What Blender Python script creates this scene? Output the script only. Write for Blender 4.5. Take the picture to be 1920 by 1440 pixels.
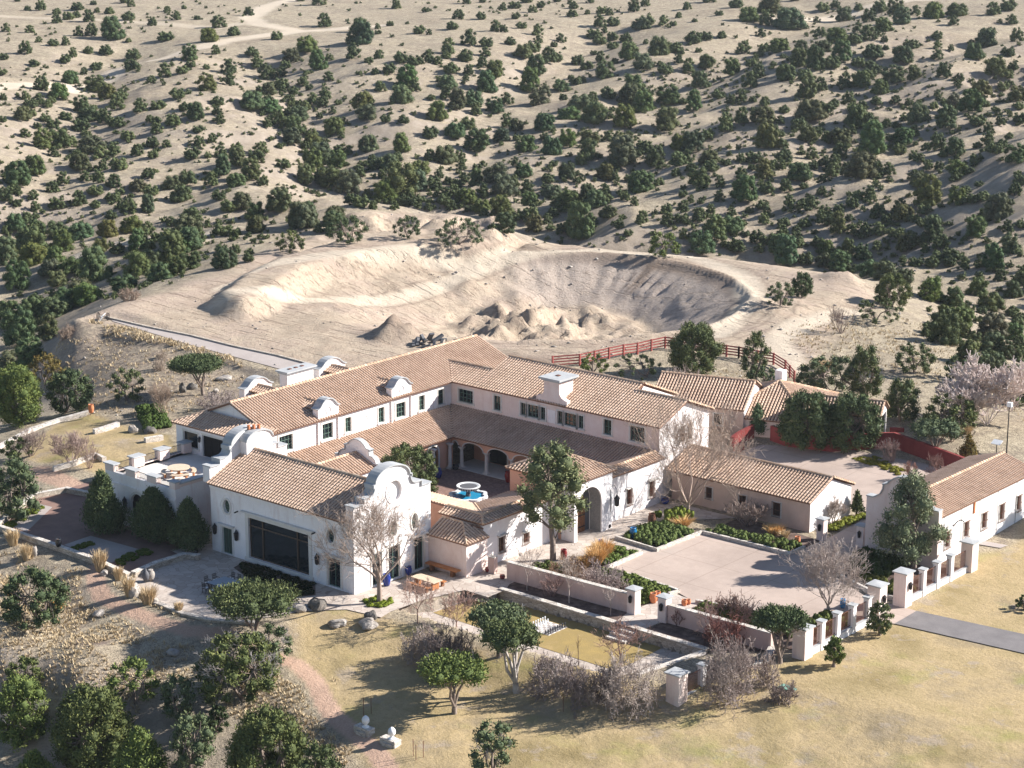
import bpy, bmesh, math, random
import numpy as np
from mathutils import Vector

for o in list(bpy.data.objects):
    bpy.data.objects.remove(o, do_unlink=True)
SC = bpy.context.scene
COL = SC.collection
R = math.radians

# ------------------------------------------------------------------ camera, sky, sun, exposure
FPX, CXP, CYP, YHOR, HCAM = 4011.0, 960.0, 720.0, -345.0, 63.0
PITCH = math.atan((CYP - YHOR) / FPX)
TH = R(40.28985673844912)
CAMX, CAMY = 119.0, -120.0
RXV = (math.cos(TH), math.sin(TH)); FXV = (-math.sin(TH), math.cos(TH))
cd = bpy.data.cameras.new('camera'); cam = bpy.data.objects.new('camera', cd); COL.objects.link(cam)
cd.sensor_width = 36.0; cd.lens = 36.0 * FPX / 1920.0
cd.clip_start = 1.0; cd.clip_end = 6000.0
cam.location = (CAMX, CAMY, HCAM)
cam.rotation_euler = (math.pi / 2 - PITCH, 0, TH)
SC.camera = cam

SUN_EL = R(30.0); SUN_DX, SUN_DY = 0.632, 0.775          # horizontal direction towards the sun
w = bpy.data.worlds.new('World'); SC.world = w; w.use_nodes = True
nt = w.node_tree; nt.nodes.clear()
sky = nt.nodes.new('ShaderNodeTexSky'); sky.sky_type = 'NISHITA'; sky.sun_disc = False
sky.sun_elevation = SUN_EL; sky.sun_rotation = math.atan2(SUN_DX, SUN_DY)
sky.altitude = 1900; sky.air_density = 1.0; sky.dust_density = 1.0
bg = nt.nodes.new('ShaderNodeBackground'); bg.inputs['Strength'].default_value = 0.07
wo = nt.nodes.new('ShaderNodeOutputWorld')
nt.links.new(sky.outputs[0], bg.inputs[0]); nt.links.new(bg.outputs[0], wo.inputs[0])
sd = bpy.data.lights.new('sun', 'SUN'); sd.energy = 5.0; sd.angle = R(0.53); sd.color = (1.0, 0.96, 0.90)
sun = bpy.data.objects.new('sun', sd); COL.objects.link(sun)
sun.rotation_euler = Vector((SUN_DX * math.cos(SUN_EL), SUN_DY * math.cos(SUN_EL), math.sin(SUN_EL))).to_track_quat('Z', 'Y').to_euler()
sun.location = (60, 60, 120)
SC.view_settings.view_transform = 'Standard'; SC.view_settings.look = 'None'
SC.view_settings.exposure = 1.22; SC.view_settings.gamma = 1.0

# ------------------------------------------------------------------ where a line of sight meets a level
def ray(px, py):
    x = (px - CXP) / FPX; y = -(py - CYP) / FPX
    f = math.cos(PITCH) + y * math.sin(PITCH); z = -math.sin(PITCH) + y * math.cos(PITCH)
    return (x * RXV[0] + f * FXV[0], x * RXV[1] + f * FXV[1], z)
def at(px, py, z=0.0):
    d = ray(px, py); t = (z - HCAM) / d[2]
    return (CAMX + d[0] * t, CAMY + d[1] * t)
def depth_of(x, y, z=0.0):
    dx, dy = x - CAMX, y - CAMY
    f = dx * FXV[0] + dy * FXV[1]
    return f * math.cos(PITCH) - (z - HCAM) * math.sin(PITCH)
def project(x, y, z):
    dx, dy = x - CAMX, y - CAMY
    r = dx * RXV[0] + dy * RXV[1]; f = dx * FXV[0] + dy * FXV[1]; h = z - HCAM
    dep = f * math.cos(PITCH) - h * math.sin(PITCH); up = f * math.sin(PITCH) + h * math.cos(PITCH)
    return CXP + FPX * r / dep, CYP - FPX * up / dep, dep

# ------------------------------------------------------------------ materials
MATS = {}
def _nodes(name):
    m = bpy.data.materials.new(name); m.use_nodes = True
    n = m.node_tree; b = n.nodes['Principled BSDF']
    MATS[name] = m
    return m, n, b
def N(n, t, **kw):
    o = n.nodes.new(t)
    for k, v in kw.items():
        if hasattr(o, k): setattr(o, k, v)
    return o
def noise(n, scale, detail=4, rough=0.6, coord=None, dim='3D'):
    t = N(n, 'ShaderNodeTexNoise'); t.inputs['Scale'].default_value = scale
    t.inputs['Detail'].default_value = detail; t.inputs['Roughness'].default_value = rough
    if coord is not None: n.links.new(coord, t.inputs['Vector'])
    return t.outputs['Fac']
def ramp(n, fac, stops):
    r = N(n, 'ShaderNodeValToRGB'); e = r.color_ramp.elements
    while len(e) < len(stops): e.new(0.5)
    for k, (p, c) in enumerate(stops):
        e[k].position = p; e[k].color = (*c, 1) if len(c) == 3 else c
    n.links.new(fac, r.inputs[0])
    return r.outputs[0]
def mixc(n, fac, a, b, mode='MIX'):
    m = N(n, 'ShaderNodeMix'); m.data_type = 'RGBA'; m.blend_type = mode
    if isinstance(fac, (int, float)): m.inputs[0].default_value = fac
    else: n.links.new(fac, m.inputs[0])
    for i, v in ((6, a), (7, b)):
        if isinstance(v, tuple): m.inputs[i].default_value = (*v, 1)
        else: n.links.new(v, m.inputs[i])
    return m.outputs[2]
def mth(n, op, a, b=None, clamp=False):
    m = N(n, 'ShaderNodeMath'); m.operation = op; m.use_clamp = clamp
    for i, v in ((0, a), (1, b)):
        if v is None: continue
        if isinstance(v, (int, float)): m.inputs[i].default_value = v
        else: n.links.new(v, m.inputs[i])
    return m.outputs[0]
def bump(n, b, h, strength=0.4, dist=0.05):
    u = N(n, 'ShaderNodeBump'); u.inputs['Strength'].default_value = strength; u.inputs['Distance'].default_value = dist
    n.links.new(h, u.inputs['Height']); n.links.new(u.outputs[0], b.inputs['Normal'])
def wpos(n):
    return N(n, 'ShaderNodeNewGeometry').outputs['Position']
def mat_var(name, c1, c2, scale=1.5, rough=0.85, c3=None, fine=18.0, bmp=0.25, bd=0.03, spec=0.2):
    """a surface whose colour wanders between two or three tones, with fine grain"""
    m, n, b = _nodes(name); p = wpos(n)
    f = noise(n, scale, 5, 0.65, p)
    stops = [(0.3, c1), (0.7, c2)] if c3 is None else [(0.28, c1), (0.5, c2), (0.72, c3)]
    c = ramp(n, f, stops)
    g = noise(n, fine, 3, 0.7, p)
    c = mixc(n, 0.35, c, ramp(n, g, [(0.3, (0.55,) * 3), (0.7, (1.0,) * 3)]), 'MULTIPLY')
    n.links.new(c, b.inputs['Base Color']); b.inputs['Roughness'].default_value = rough
    b.inputs['Specular IOR Level'].default_value = spec
    bump(n, b, g, bmp, bd)
    return m
def mat_flat(name, c, rough=0.6, metal=0.0, spec=0.3):
    m, n, b = _nodes(name); p = wpos(n)
    f = noise(n, 3.0, 3, 0.6, p)
    k = mixc(n, f, tuple(v * 0.85 for v in c), tuple(min(1, v * 1.12) for v in c))
    n.links.new(k, b.inputs['Base Color']); b.inputs['Roughness'].default_value = rough
    b.inputs['Metallic'].default_value = metal; b.inputs['Specular IOR Level'].default_value = spec
    return m

# lime-washed stucco, with rain streaks and rubbed pink patches
def mat_stucco(name, c1, c2, stain, amt=0.5):
    m, n, b = _nodes(name); p = wpos(n)
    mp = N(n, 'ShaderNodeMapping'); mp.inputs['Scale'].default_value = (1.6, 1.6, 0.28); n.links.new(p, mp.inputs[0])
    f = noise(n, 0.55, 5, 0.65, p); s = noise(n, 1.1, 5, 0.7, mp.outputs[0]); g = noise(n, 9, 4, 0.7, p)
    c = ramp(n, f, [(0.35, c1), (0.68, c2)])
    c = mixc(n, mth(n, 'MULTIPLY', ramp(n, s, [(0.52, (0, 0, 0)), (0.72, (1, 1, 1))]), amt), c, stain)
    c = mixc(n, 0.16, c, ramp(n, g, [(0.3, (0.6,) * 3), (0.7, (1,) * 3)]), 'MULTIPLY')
    n.links.new(c, b.inputs['Base Color']); b.inputs['Roughness'].default_value = 0.92
    b.inputs['Specular IOR Level'].default_value = 0.15
    bump(n, b, g, 0.35, 0.02)
    return m
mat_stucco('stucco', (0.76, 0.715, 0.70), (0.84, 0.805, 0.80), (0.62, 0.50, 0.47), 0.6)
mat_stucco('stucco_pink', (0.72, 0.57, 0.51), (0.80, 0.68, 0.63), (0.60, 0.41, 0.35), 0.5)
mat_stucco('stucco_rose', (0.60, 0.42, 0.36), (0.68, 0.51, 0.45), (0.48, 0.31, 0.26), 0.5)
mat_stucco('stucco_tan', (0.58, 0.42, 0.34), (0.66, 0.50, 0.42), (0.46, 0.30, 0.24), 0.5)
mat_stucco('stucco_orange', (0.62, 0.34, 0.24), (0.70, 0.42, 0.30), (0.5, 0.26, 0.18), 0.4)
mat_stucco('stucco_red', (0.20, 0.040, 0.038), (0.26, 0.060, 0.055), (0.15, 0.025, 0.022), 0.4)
mat_var('cast_stone', (0.62, 0.58, 0.54), (0.74, 0.70, 0.65), 0.9, 0.85)
mat_var('cap_stone', (0.36, 0.37, 0.38), (0.48, 0.48, 0.48), 1.2, 0.8)
mat_flat('dark_metal', (0.03, 0.028, 0.03), 0.5, 0.5)
mat_flat('rust_metal', (0.16, 0.07, 0.045), 0.7, 0.2)
mat_flat('frame_green', (0.10, 0.16, 0.13), 0.5)
mat_flat('frame_brown', (0.10, 0.065, 0.045), 0.5)
mat_flat('red_paint', (0.27, 0.065, 0.055), 0.7)
mat_flat('blue_glaze', (0.02, 0.04, 0.22), 0.2, 0.0, 0.5)
mat_flat('teal_glaze', (0.02, 0.16, 0.36), 0.25, 0.0, 0.5)
mat_flat('red_glaze', (0.22, 0.02, 0.02), 0.25, 0.0, 0.5)
mat_flat('black_glaze', (0.02, 0.02, 0.025), 0.25, 0.0, 0.5)
mat_flat('terracotta', (0.55, 0.20, 0.09), 0.75)
mat_flat('white_paint', (0.80, 0.80, 0.80), 0.5)
mat_flat('green_plastic', (0.17, 0.30, 0.24), 0.6)
mat_flat('curtain', (0.42, 0.44, 0.36), 0.9)
mat_flat('white_stone', (0.66, 0.66, 0.66), 0.6)
mat_flat('grey_stone_dark', (0.10, 0.10, 0.11), 0.7)
mat_flat('table_tile', (0.26, 0.32, 0.38), 0.4)
def mat_glass(name, c=(0.012, 0.018, 0.022), rough=0.06):
    m, n, b = _nodes(name)
    b.inputs['Base Color'].default_value = (*c, 1); b.inputs['Roughness'].default_value = rough
    b.inputs['Specular IOR Level'].default_value = 0.6
    return m
mat_glass('glass'); mat_glass('glass_green', (0.05, 0.075, 0.06), 0.12)
mat_flat('void', (0.012, 0.010, 0.010), 0.9)
mat_var('mosaic', (0.16, 0.16, 0.17), (0.30, 0.29, 0.28), 9.0, 0.8, None, 30)
mat_var('rock', (0.20, 0.175, 0.155), (0.36, 0.32, 0.285), 1.6, 0.95, (0.46, 0.42, 0.38), 9, 0.6, 0.08)
mat_var('rock_dark', (0.07, 0.065, 0.06), (0.15, 0.135, 0.12), 1.6, 0.95, (0.24, 0.21, 0.19), 9, 0.6, 0.08)
def mat_water():
    m, n, b = _nodes('water')
    b.inputs['Base Color'].default_value = (0.02, 0.24, 0.42, 1); b.inputs['Roughness'].default_value = 0.05
    bump(n, b, noise(n, 6, 2, 0.5, wpos(n)), 0.15, 0.02)
mat_water()
def mat_wood(name, c1, c2):
    m, n, b = _nodes(name); p = wpos(n)
    mp = N(n, 'ShaderNodeMapping'); mp.inputs['Scale'].default_value = (0.6, 6, 6); n.links.new(p, mp.inputs[0])
    f = noise(n, 2.5, 5, 0.7, mp.outputs[0])
    n.links.new(ramp(n, f, [(0.35, c1), (0.65, c2)]), b.inputs['Base Color']); b.inputs['Roughness'].default_value = 0.6
mat_wood('wood_door', (0.10, 0.038, 0.016), (0.26, 0.11, 0.045))
mat_wood('wood_orange', (0.30, 0.11, 0.035), (0.46, 0.19, 0.07))
mat_wood('wood_pale', (0.48, 0.36, 0.25), (0.66, 0.54, 0.41))
# clay tiles: one random value per tile drives its tone
def mat_tile(name, cols):
    m, n, b = _nodes(name); p = wpos(n)
    a = N(n, 'ShaderNodeAttribute'); a.attribute_name = 'tint'
    k = len(cols) - 1
    c = ramp(n, a.outputs['Fac'], [(i / k, cc) for i, cc in enumerate(cols)])
    g = noise(n, 7, 4, 0.7, p); l = noise(n, 0.35, 4, 0.6, p)
    c = mixc(n, 0.3, c, ramp(n, g, [(0.3, (0.5,) * 3), (0.7, (1,) * 3)]), 'MULTIPLY')
    c = mixc(n, 0.35, c, ramp(n, l, [(0.38, (0.66, 0.62, 0.60)), (0.55, (1,) * 3)]), 'MULTIPLY')
    n.links.new(c, b.inputs['Base Color']); b.inputs['Roughness'].default_value = 0.85
    b.inputs['Specular IOR Level'].default_value = 0.2
mat_tile('roof_tile', [(0.38, 0.26, 0.185), (0.50, 0.35, 0.255), (0.57, 0.405, 0.30), (0.61, 0.44, 0.33), (0.66, 0.50, 0.39)])
mat_tile('ridge_tile', [(0.46, 0.30, 0.20), (0.57, 0.40, 0.28), (0.65, 0.49, 0.36)])
mat_flat('roof_base', (0.20, 0.105, 0.07), 0.9)

# ------------------------------------------------------------------ mesh collector
class MB:
    def __init__(s):
        s.v = []; s.f = []; s.t = []; s.tint = None
    def add(s, vs, fs, tint=0.5):
        b = len(s.v); s.v.extend(vs); s.f.extend([tuple(i + b for i in f) for f in fs]); s.t.extend([tint] * len(vs))
        return s
    def box(s, x0, x1, y0, y1, z0, z1):
        return s.add([(x0, y0, z0), (x1, y0, z0), (x1, y1, z0), (x0, y1, z0), (x0, y0, z1), (x1, y0, z1), (x1, y1, z1), (x0, y1, z1)],
                     [(0, 3, 2, 1), (4, 5, 6, 7), (0, 1, 5, 4), (1, 2, 6, 5), (2, 3, 7, 6), (3, 0, 4, 7)])
    def hexa(s, lo, hi):
        """two loops with equal counts joined into a solid"""
        n = len(lo)
        return s.add(list(lo) + list(hi), [tuple(reversed(range(n))), tuple(range(n, 2 * n))] +
                     [(i, (i + 1) % n, n + (i + 1) % n, n + i) for i in range(n)])
    def prism(s, poly, z0, z1):
        return s.hexa([(x, y, z0) for x, y in poly], [(x, y, z1) for x, y in poly])
    def bar(s, a, b, w, h=None):
        """square bar between two points"""
        a = Vector(a); b = Vector(b); d = (b - a).normalized(); h = h or w
        up = Vector((0, 0, 1)) if abs(d.z) < 0.95 else Vector((1, 0, 0))
        sd_ = d.cross(up).normalized() * (w / 2); u = sd_.cross(d).normalized() * (h / 2)
        q = [tuple(a + i * sd_ + j * u) for i, j in ((-1, -1), (1, -1), (1, 1), (-1, 1))]
        r = [tuple(b + i * sd_ + j * u) for i, j in ((-1, -1), (1, -1), (1, 1), (-1, 1))]
        return s.hexa(q, r)
    def lathe(s, c, prof, n=20, caps=True):
        """prof: (radius, z) pairs from the bottom up, closed with discs"""
        vs = []; fs = []
        for r, z in prof:
            for k in range(n):
                a = 2 * math.pi * k / n; vs.append((c[0] + r * math.cos(a), c[1] + r * math.sin(a), c[2] + z))
        for i in range(len(prof) - 1):
            for k in range(n):
                fs.append((i * n + k, i * n + (k + 1) % n, (i + 1) * n + (k + 1) % n, (i + 1) * n + k))
        if caps: fs.append(tuple(reversed(range(n)))); fs.append(tuple((len(prof) - 1) * n + k for k in range(n)))
        return s.add(vs, fs)
    def tube(s, pts, rad, n=6):
        vs = []; fs = []; m = len(pts)
        for i, p in enumerate(pts):
            p = Vector(p); d = (Vector(pts[min(i + 1, m - 1)]) - Vector(pts[max(i - 1, 0)])).normalized()
            up = Vector((0, 0, 1)) if abs(d.z) < 0.9 else Vector((1, 0, 0))
            a = d.cross(up).normalized(); b = d.cross(a).normalized(); r = rad[i] if isinstance(rad, (list, tuple)) else rad
            for k in range(n):
                t = 2 * math.pi * k / n; vs.append(tuple(p + (a * math.cos(t) + b * math.sin(t)) * r))
        for i in range(m - 1):
            for k in range(n):
                fs.append((i * n + k, i * n + (k + 1) % n, (i + 1) * n + (k + 1) % n, (i + 1) * n + k))
        fs.append(tuple(range(n))); fs.append(tuple((m - 1) * n + k for k in reversed(range(n))))
        return s.add(vs, fs)
    def build(s, name, mat, parent=None, loc=None, smooth=False):
        me = bpy.data.meshes.new(name)
        o = bpy.data.objects.new(name, me); COL.objects.link(o)
        off = Vector((0, 0, 0))
        if parent is not None:
            o.parent = parent; q = parent
            while q is not None: off += q.location; q = q.parent
        elif loc is not None:
            off = Vector(loc); o.location = off
        V = np.asarray(s.v, dtype=np.float64).reshape(-1, 3) - np.array(off)
        me.from_pydata(V.tolist(), [], s.f)
        at_ = me.attributes.new('tint', 'FLOAT', 'POINT'); at_.data.foreach_set('value', np.asarray(s.t, dtype=np.float32))
        me.materials.append(MATS[mat] if isinstance(mat, str) else mat)
        bm = bmesh.new(); bm.from_mesh(me); bmesh.ops.recalc_face_normals(bm, faces=bm.faces); bm.to_mesh(me); bm.free()
        if smooth:
            for p in me.polygons: p.use_smooth = True
        return o
def tag(o, label=None, cat=None, group=None, kind=None):
    if label: o['label'] = label
    if cat: o['category'] = cat
    if group: o['group'] = group
    if kind: o['kind'] = kind
    return o
def thing(name, label, cat, loc=(0, 0, 0), rz=0.0, group=None):
    o = bpy.data.objects.new(name, None); COL.objects.link(o); o.location = loc; o.rotation_euler = (0, 0, rz)
    o.empty_display_size = 0.5
    return tag(o, label, cat, group)
def copy_tree(o, loc=None, rz=None, sc=None, label=None, group=None, parent=None):
    c = o.copy(); COL.objects.link(c); c.parent = parent
    if loc is not None: c.location = loc
    if rz is not None: c.rotation_euler = (0, 0, rz)
    if sc is not None: c.scale = sc if isinstance(sc, (tuple, list)) else (sc, sc, sc)
    if label: c['label'] = label
    if group: c['group'] = group
    for ch in list(o.children): copy_tree(ch, parent=c)
    return c
def array_mesh(name, V, F, mat, tint=None, smooth=False):
    """fast mesh from numpy arrays; F is (n,3) or (n,4)"""
    me = bpy.data.meshes.new(name); k = F.shape[1]
    me.vertices.add(len(V)); me.vertices.foreach_set('co', np.asarray(V, dtype=np.float32).ravel())
    me.loops.add(F.size); me.loops.foreach_set('vertex_index', F.astype(np.int32).ravel())
    me.polygons.add(len(F)); me.polygons.foreach_set('loop_start', np.arange(0, F.size, k, dtype=np.int32))
    me.polygons.foreach_set('loop_total', np.full(len(F), k, dtype=np.int32))
    if smooth: me.polygons.foreach_set('use_smooth', np.ones(len(F), dtype=bool))
    if tint is not None:
        a = me.attributes.new('tint', 'FLOAT', 'POINT'); a.data.foreach_set('value', np.asarray(tint, dtype=np.float32))
    me.materials.append(MATS[mat] if isinstance(mat, str) else mat)
    me.update(calc_edges=True); return me
# ------------------------------------------------------------------ terrain
def hash2(ix, iy, seed):
    n = (ix.astype(np.int64) * 374761393 + iy.astype(np.int64) * 668265263 + seed * 1442695041) & 0x7fffffff
    n = ((n ^ (n >> 13)) * 1274126177) & 0x7fffffff
    return ((n ^ (n >> 16)) & 0xffff) / 65535.0
def vnoise(x, y, seed=0):
    ix = np.floor(x); iy = np.floor(y); fx = x - ix; fy = y - iy
    fx = fx * fx * (3 - 2 * fx); fy = fy * fy * (3 - 2 * fy)
    a = hash2(ix, iy, seed); b = hash2(ix + 1, iy, seed); c = hash2(ix, iy + 1, seed); d = hash2(ix + 1, iy + 1, seed)
    return a + (b - a) * fx + (c - a) * fy + (a - b - c + d) * fx * fy
def fbm(x, y, seed=0, octv=4, gain=0.5):
    s = 0; a = 1.0; t = 0
    for k in range(octv):
        s = s + a * (vnoise(x * 2 ** k + 17.3 * k, y * 2 ** k - 9.1 * k, seed + k) - 0.5); t += a; a *= gain
    return s / t * 2
def sstep(a, b, x):
    t = np.clip((x - a) / (b - a), 0, 1); return t * t * (3 - 2 * t)
def sd_poly(X, Y, poly):
    """signed distance, negative inside"""
    P = np.array(poly, dtype=float); d = np.full(X.shape, 1e18); inside = np.zeros(X.shape, bool); n = len(P)
    for i in range(n):
        ax, ay = P[i - 1]; bx, by = P[i]; ex, ey = bx - ax, by - ay
        t = np.clip(((X - ax) * ex + (Y - ay) * ey) / (ex * ex + ey * ey + 1e-12), 0, 1)
        d = np.minimum(d, (X - ax - t * ex) ** 2 + (Y - ay - t * ey) ** 2)
        cnd = (ay > Y) != (by > Y)
        with np.errstate(divide='ignore', invalid='ignore'):
            xi = (bx - ax) * (Y - ay) / (by - ay if by != ay else 1e-12) + ax
        inside ^= cnd & (X < xi)
    d = np.sqrt(d); return np.where(inside, -d, d)
def d_line(X, Y, pts):
    d = np.full(X.shape, 1e18)
    for (ax, ay), (bx, by) in zip(pts[:-1], pts[1:]):
        ex, ey = bx - ax, by - ay
        t = np.clip(((X - ax) * ex + (Y - ay) * ey) / (ex * ex + ey * ey + 1e-12), 0, 1)
        d = np.minimum(d, (X - ax - t * ex) ** 2 + (Y - ay - t * ey) ** 2)
    return np.sqrt(d)
def to_rd(X, Y):
    dx, dy = X - CAMX, Y - CAMY
    return dx * RXV[0] + dy * RXV[1], dx * FXV[0] + dy * FXV[1]

CTRL = [  # pixel x, pixel y, ground level seen there
 (1700,1300,-.1),(1900,1400,-.2),(1900,1150,0),(1800,1050,0),(1500,1440,-1.6),(1500,1300,-.5),(1350,1330,-1.3),(1200,1330,-1.7),(1200,1440,-2.4),(900,1440,-3.2),
 (1000,1320,-2.0),(860,1260,-1.7),(760,1200,-1.3),(700,1440,-4),(640,1300,-2.6),(560,1220,-1.9),(660,1160,-1.0),(480,1190,-1.2),(400,1230,-2.0),(330,1150,-.9),(200,1110,-1.1),(100,1180,-1.7),
 (0,1100,-1.8),(0,1250,-2.8),(0,1000,-1.4),(150,1300,-3.4),(300,1290,-3.2),(250,1210,-1.7),(400,1290,-3.2),(300,1400,-6.5),(450,1440,-7),(560,1440,-5),(0,1350,-8),(0,1440,-10),(150,1440,-10),(100,1560,-13),(600,1600,-8),(1200,1600,-4),(1800,1600,-2),
 (0,930,-1.8),(60,900,-1.2),(130,850,-.5),(220,830,-.2),(0,850,-2.5),(70,800,-2.0),(0,780,-7),(60,740,-8),(110,760,-5),(170,770,-1.2),(250,760,-.4),(330,770,0),(0,680,-11),(60,640,-10),(120,640,-3),
 (130,605,.8),(190,640,0),(220,700,-.5),(170,720,-2.5),(350,700,0.2),(450,720,.3),(250,562,1.0),(340,545,1.2),
 (200,530,-6),(200,490,-6),(80,560,-11),(0,600,-12),(0,520,-13),(120,470,-12),(300,455,-5),(330,490,-3),(250,430,-12),(400,480,0),(450,440,-2),(520,425,-1),(600,440,1.5),(640,425,1),
 (545,505,2.6),(620,492,2.7),(700,475,2.8),(780,462,2.8),(850,452,2.5),(540,562,1),(640,550,1),(720,535,1),(800,515,1),(880,492,1.3),(960,470,1.5),
 (430,535,1.3),(500,482,2.0),(600,457,2.3),(700,440,2.6),(700,412,3.0),(760,406,3.3),(830,410,3.2),(900,432,2.6),(940,452,1.8),(640,405,2),
 (400,640,1),(560,640,1),(760,640,1),(1000,455,1.5),(1200,472,1.5),(1400,490,1.2),(1600,525,.8),(1640,560,.3),(1450,640,1),(1200,680,1),(1500,600,1),
 (640,380,-9),(760,385,-11),(900,405,-12),(1000,436,-12),(1200,455,-13),(1400,474,-13),(1600,503,-12),(1700,545,-9),(1760,560,-4),(1850,620,-7),(1920,600,-9),
 (1700,620,0),(1740,660,.3),(1850,660,-2),(1920,700,-3),(1800,740,.8),(1900,780,1),(1920,840,.8),
 (0,440,-12),(100,400,-11),(0,330,-7),(150,350,-9),(300,370,-10),(450,380,-8),(450,330,-6),(560,340,-9),(560,395,-6),
 (0,250,-3),(150,250,-4),(300,270,-5),(400,250,-3),(550,250,-5),(700,300,-9),(850,320,-10),(1000,340,-10),(1000,280,-7),(1200,350,-9),(1300,410,-9),
 (0,150,0),(200,150,-1),(400,150,0),(600,130,1),(700,200,-3),(850,200,-4),(1000,170,-3),(1100,220,-5),(1300,300,-5),(1300,200,-2),(1200,130,0),
 (1500,430,-9),(1500,330,-4),(1500,230,0),(1500,130,3),(1700,450,-9),(1700,350,-3),(1700,250,2),(1700,150,4),(1920,520,-8),(1920,420,-3),(1920,320,2),(1920,220,5),(1920,120,6),
 (0,60,2),(300,60,2),(600,50,2.5),(900,60,3),(1200,50,3),(1500,50,5),(1900,40,7),(0,0,3),(500,0,3.5),(1000,0,4.5),(1500,0,7),(1920,0,9),(0,-80,5),(1000,-80,7),(1920,-80,12),
]
_c = []
for px, py, z in CTRL:
    if z < 0: z *= 0.66
    x, y = at(px, py, z); r, d = to_rd(x, y); _c.append((r / d * 4.0, math.log(d / 100.0) * 2.2, z))
_c = np.array(_c)
def _k(r2): return 0.5 * r2 * np.log(r2 + 1e-9)
_n = len(_c); _A = np.zeros((_n + 3, _n + 3))
_d2 = (_c[:, None, 0] - _c[None, :, 0]) ** 2 + (_c[:, None, 1] - _c[None, :, 1]) ** 2
_A[:_n, :_n] = _k(_d2) + np.eye(_n) * 2e-4
_A[:_n, _n] = 1; _A[:_n, _n + 1:] = _c[:, :2]; _A[_n:, :_n] = _A[:_n, _n:].T
_w = np.linalg.solve(_A, np.concatenate([_c[:, 2], [0, 0, 0]]))
def rbf(r, d):
    u = (r / d * 4.0).ravel(); v = (np.log(d / 100.0) * 2.2).ravel(); out = np.empty(u.shape)
    for s in range(0, len(u), 20000):
        a = u[s:s + 20000]; b = v[s:s + 20000]
        k = _k((a[:, None] - _c[None, :, 0]) ** 2 + (b[:, None] - _c[None, :, 1]) ** 2)
        out[s:s + 20000] = k @ _w[:_n] + _w[_n] + a * _w[_n + 1] + b * _w[_n + 2]
    return np.clip(out, -19, 16).reshape(r.shape)

def pxl(pts, z=0.0): return [at(p[0], p[1], p[2] if len(p) > 2 else z) for p in pts]
PLAT = [(-41, -9), (-28, -9), (-17.5, -9.6), (-11.5, -11.9), (-7, -12.1), (-3.5, -11), (-1, -7), (2.5, -3), (5, -1.6), (5, -.2), (26.5, -.2), (29, 4), (31, 9), (36.4, 12), (48, 10), (75, 10), (75, 50), (45, 58),
        (28, 62), (14, 67), (0, 60), (-10, 56), (-34, 52), (-34, 14), (-42, 8)]
SUNK = [(4.2, .25), (27.2, .25), (30.0, 9.0), (6.2, 9.0), (6.2, 3.2)]
PIT_C = (7.0, 280.0)
GULLY = [([(720,372),(640,320),(590,260),(545,205),(500,150)], 4.0, 14), ([(60,390),(120,290),(180,215),(170,160),(240,120)], 3.5, 14),
         ([(790,375),(880,300),(950,220),(1040,160),(1120,110)], 4.0, 15), ([(1000,395),(1130,300),(1230,220),(1400,140),(1560,90)], 3.5, 16),
         ([(330,370),(400,310),(470,290)], 2.5, 12), ([(1330,440),(1500,360),(1700,290),(1920,240)], 3.5, 13), ([(1480,470),(1650,400),(1800,350),(2000,300)], 3.0, 13),
         ([(1150,420),(1300,340),(1450,270),(1700,190),(1950,130)], 3.0, 14)]
GULLY = [(pxl(p, -5), a, w_) for p, a, w_ in GULLY]
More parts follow.
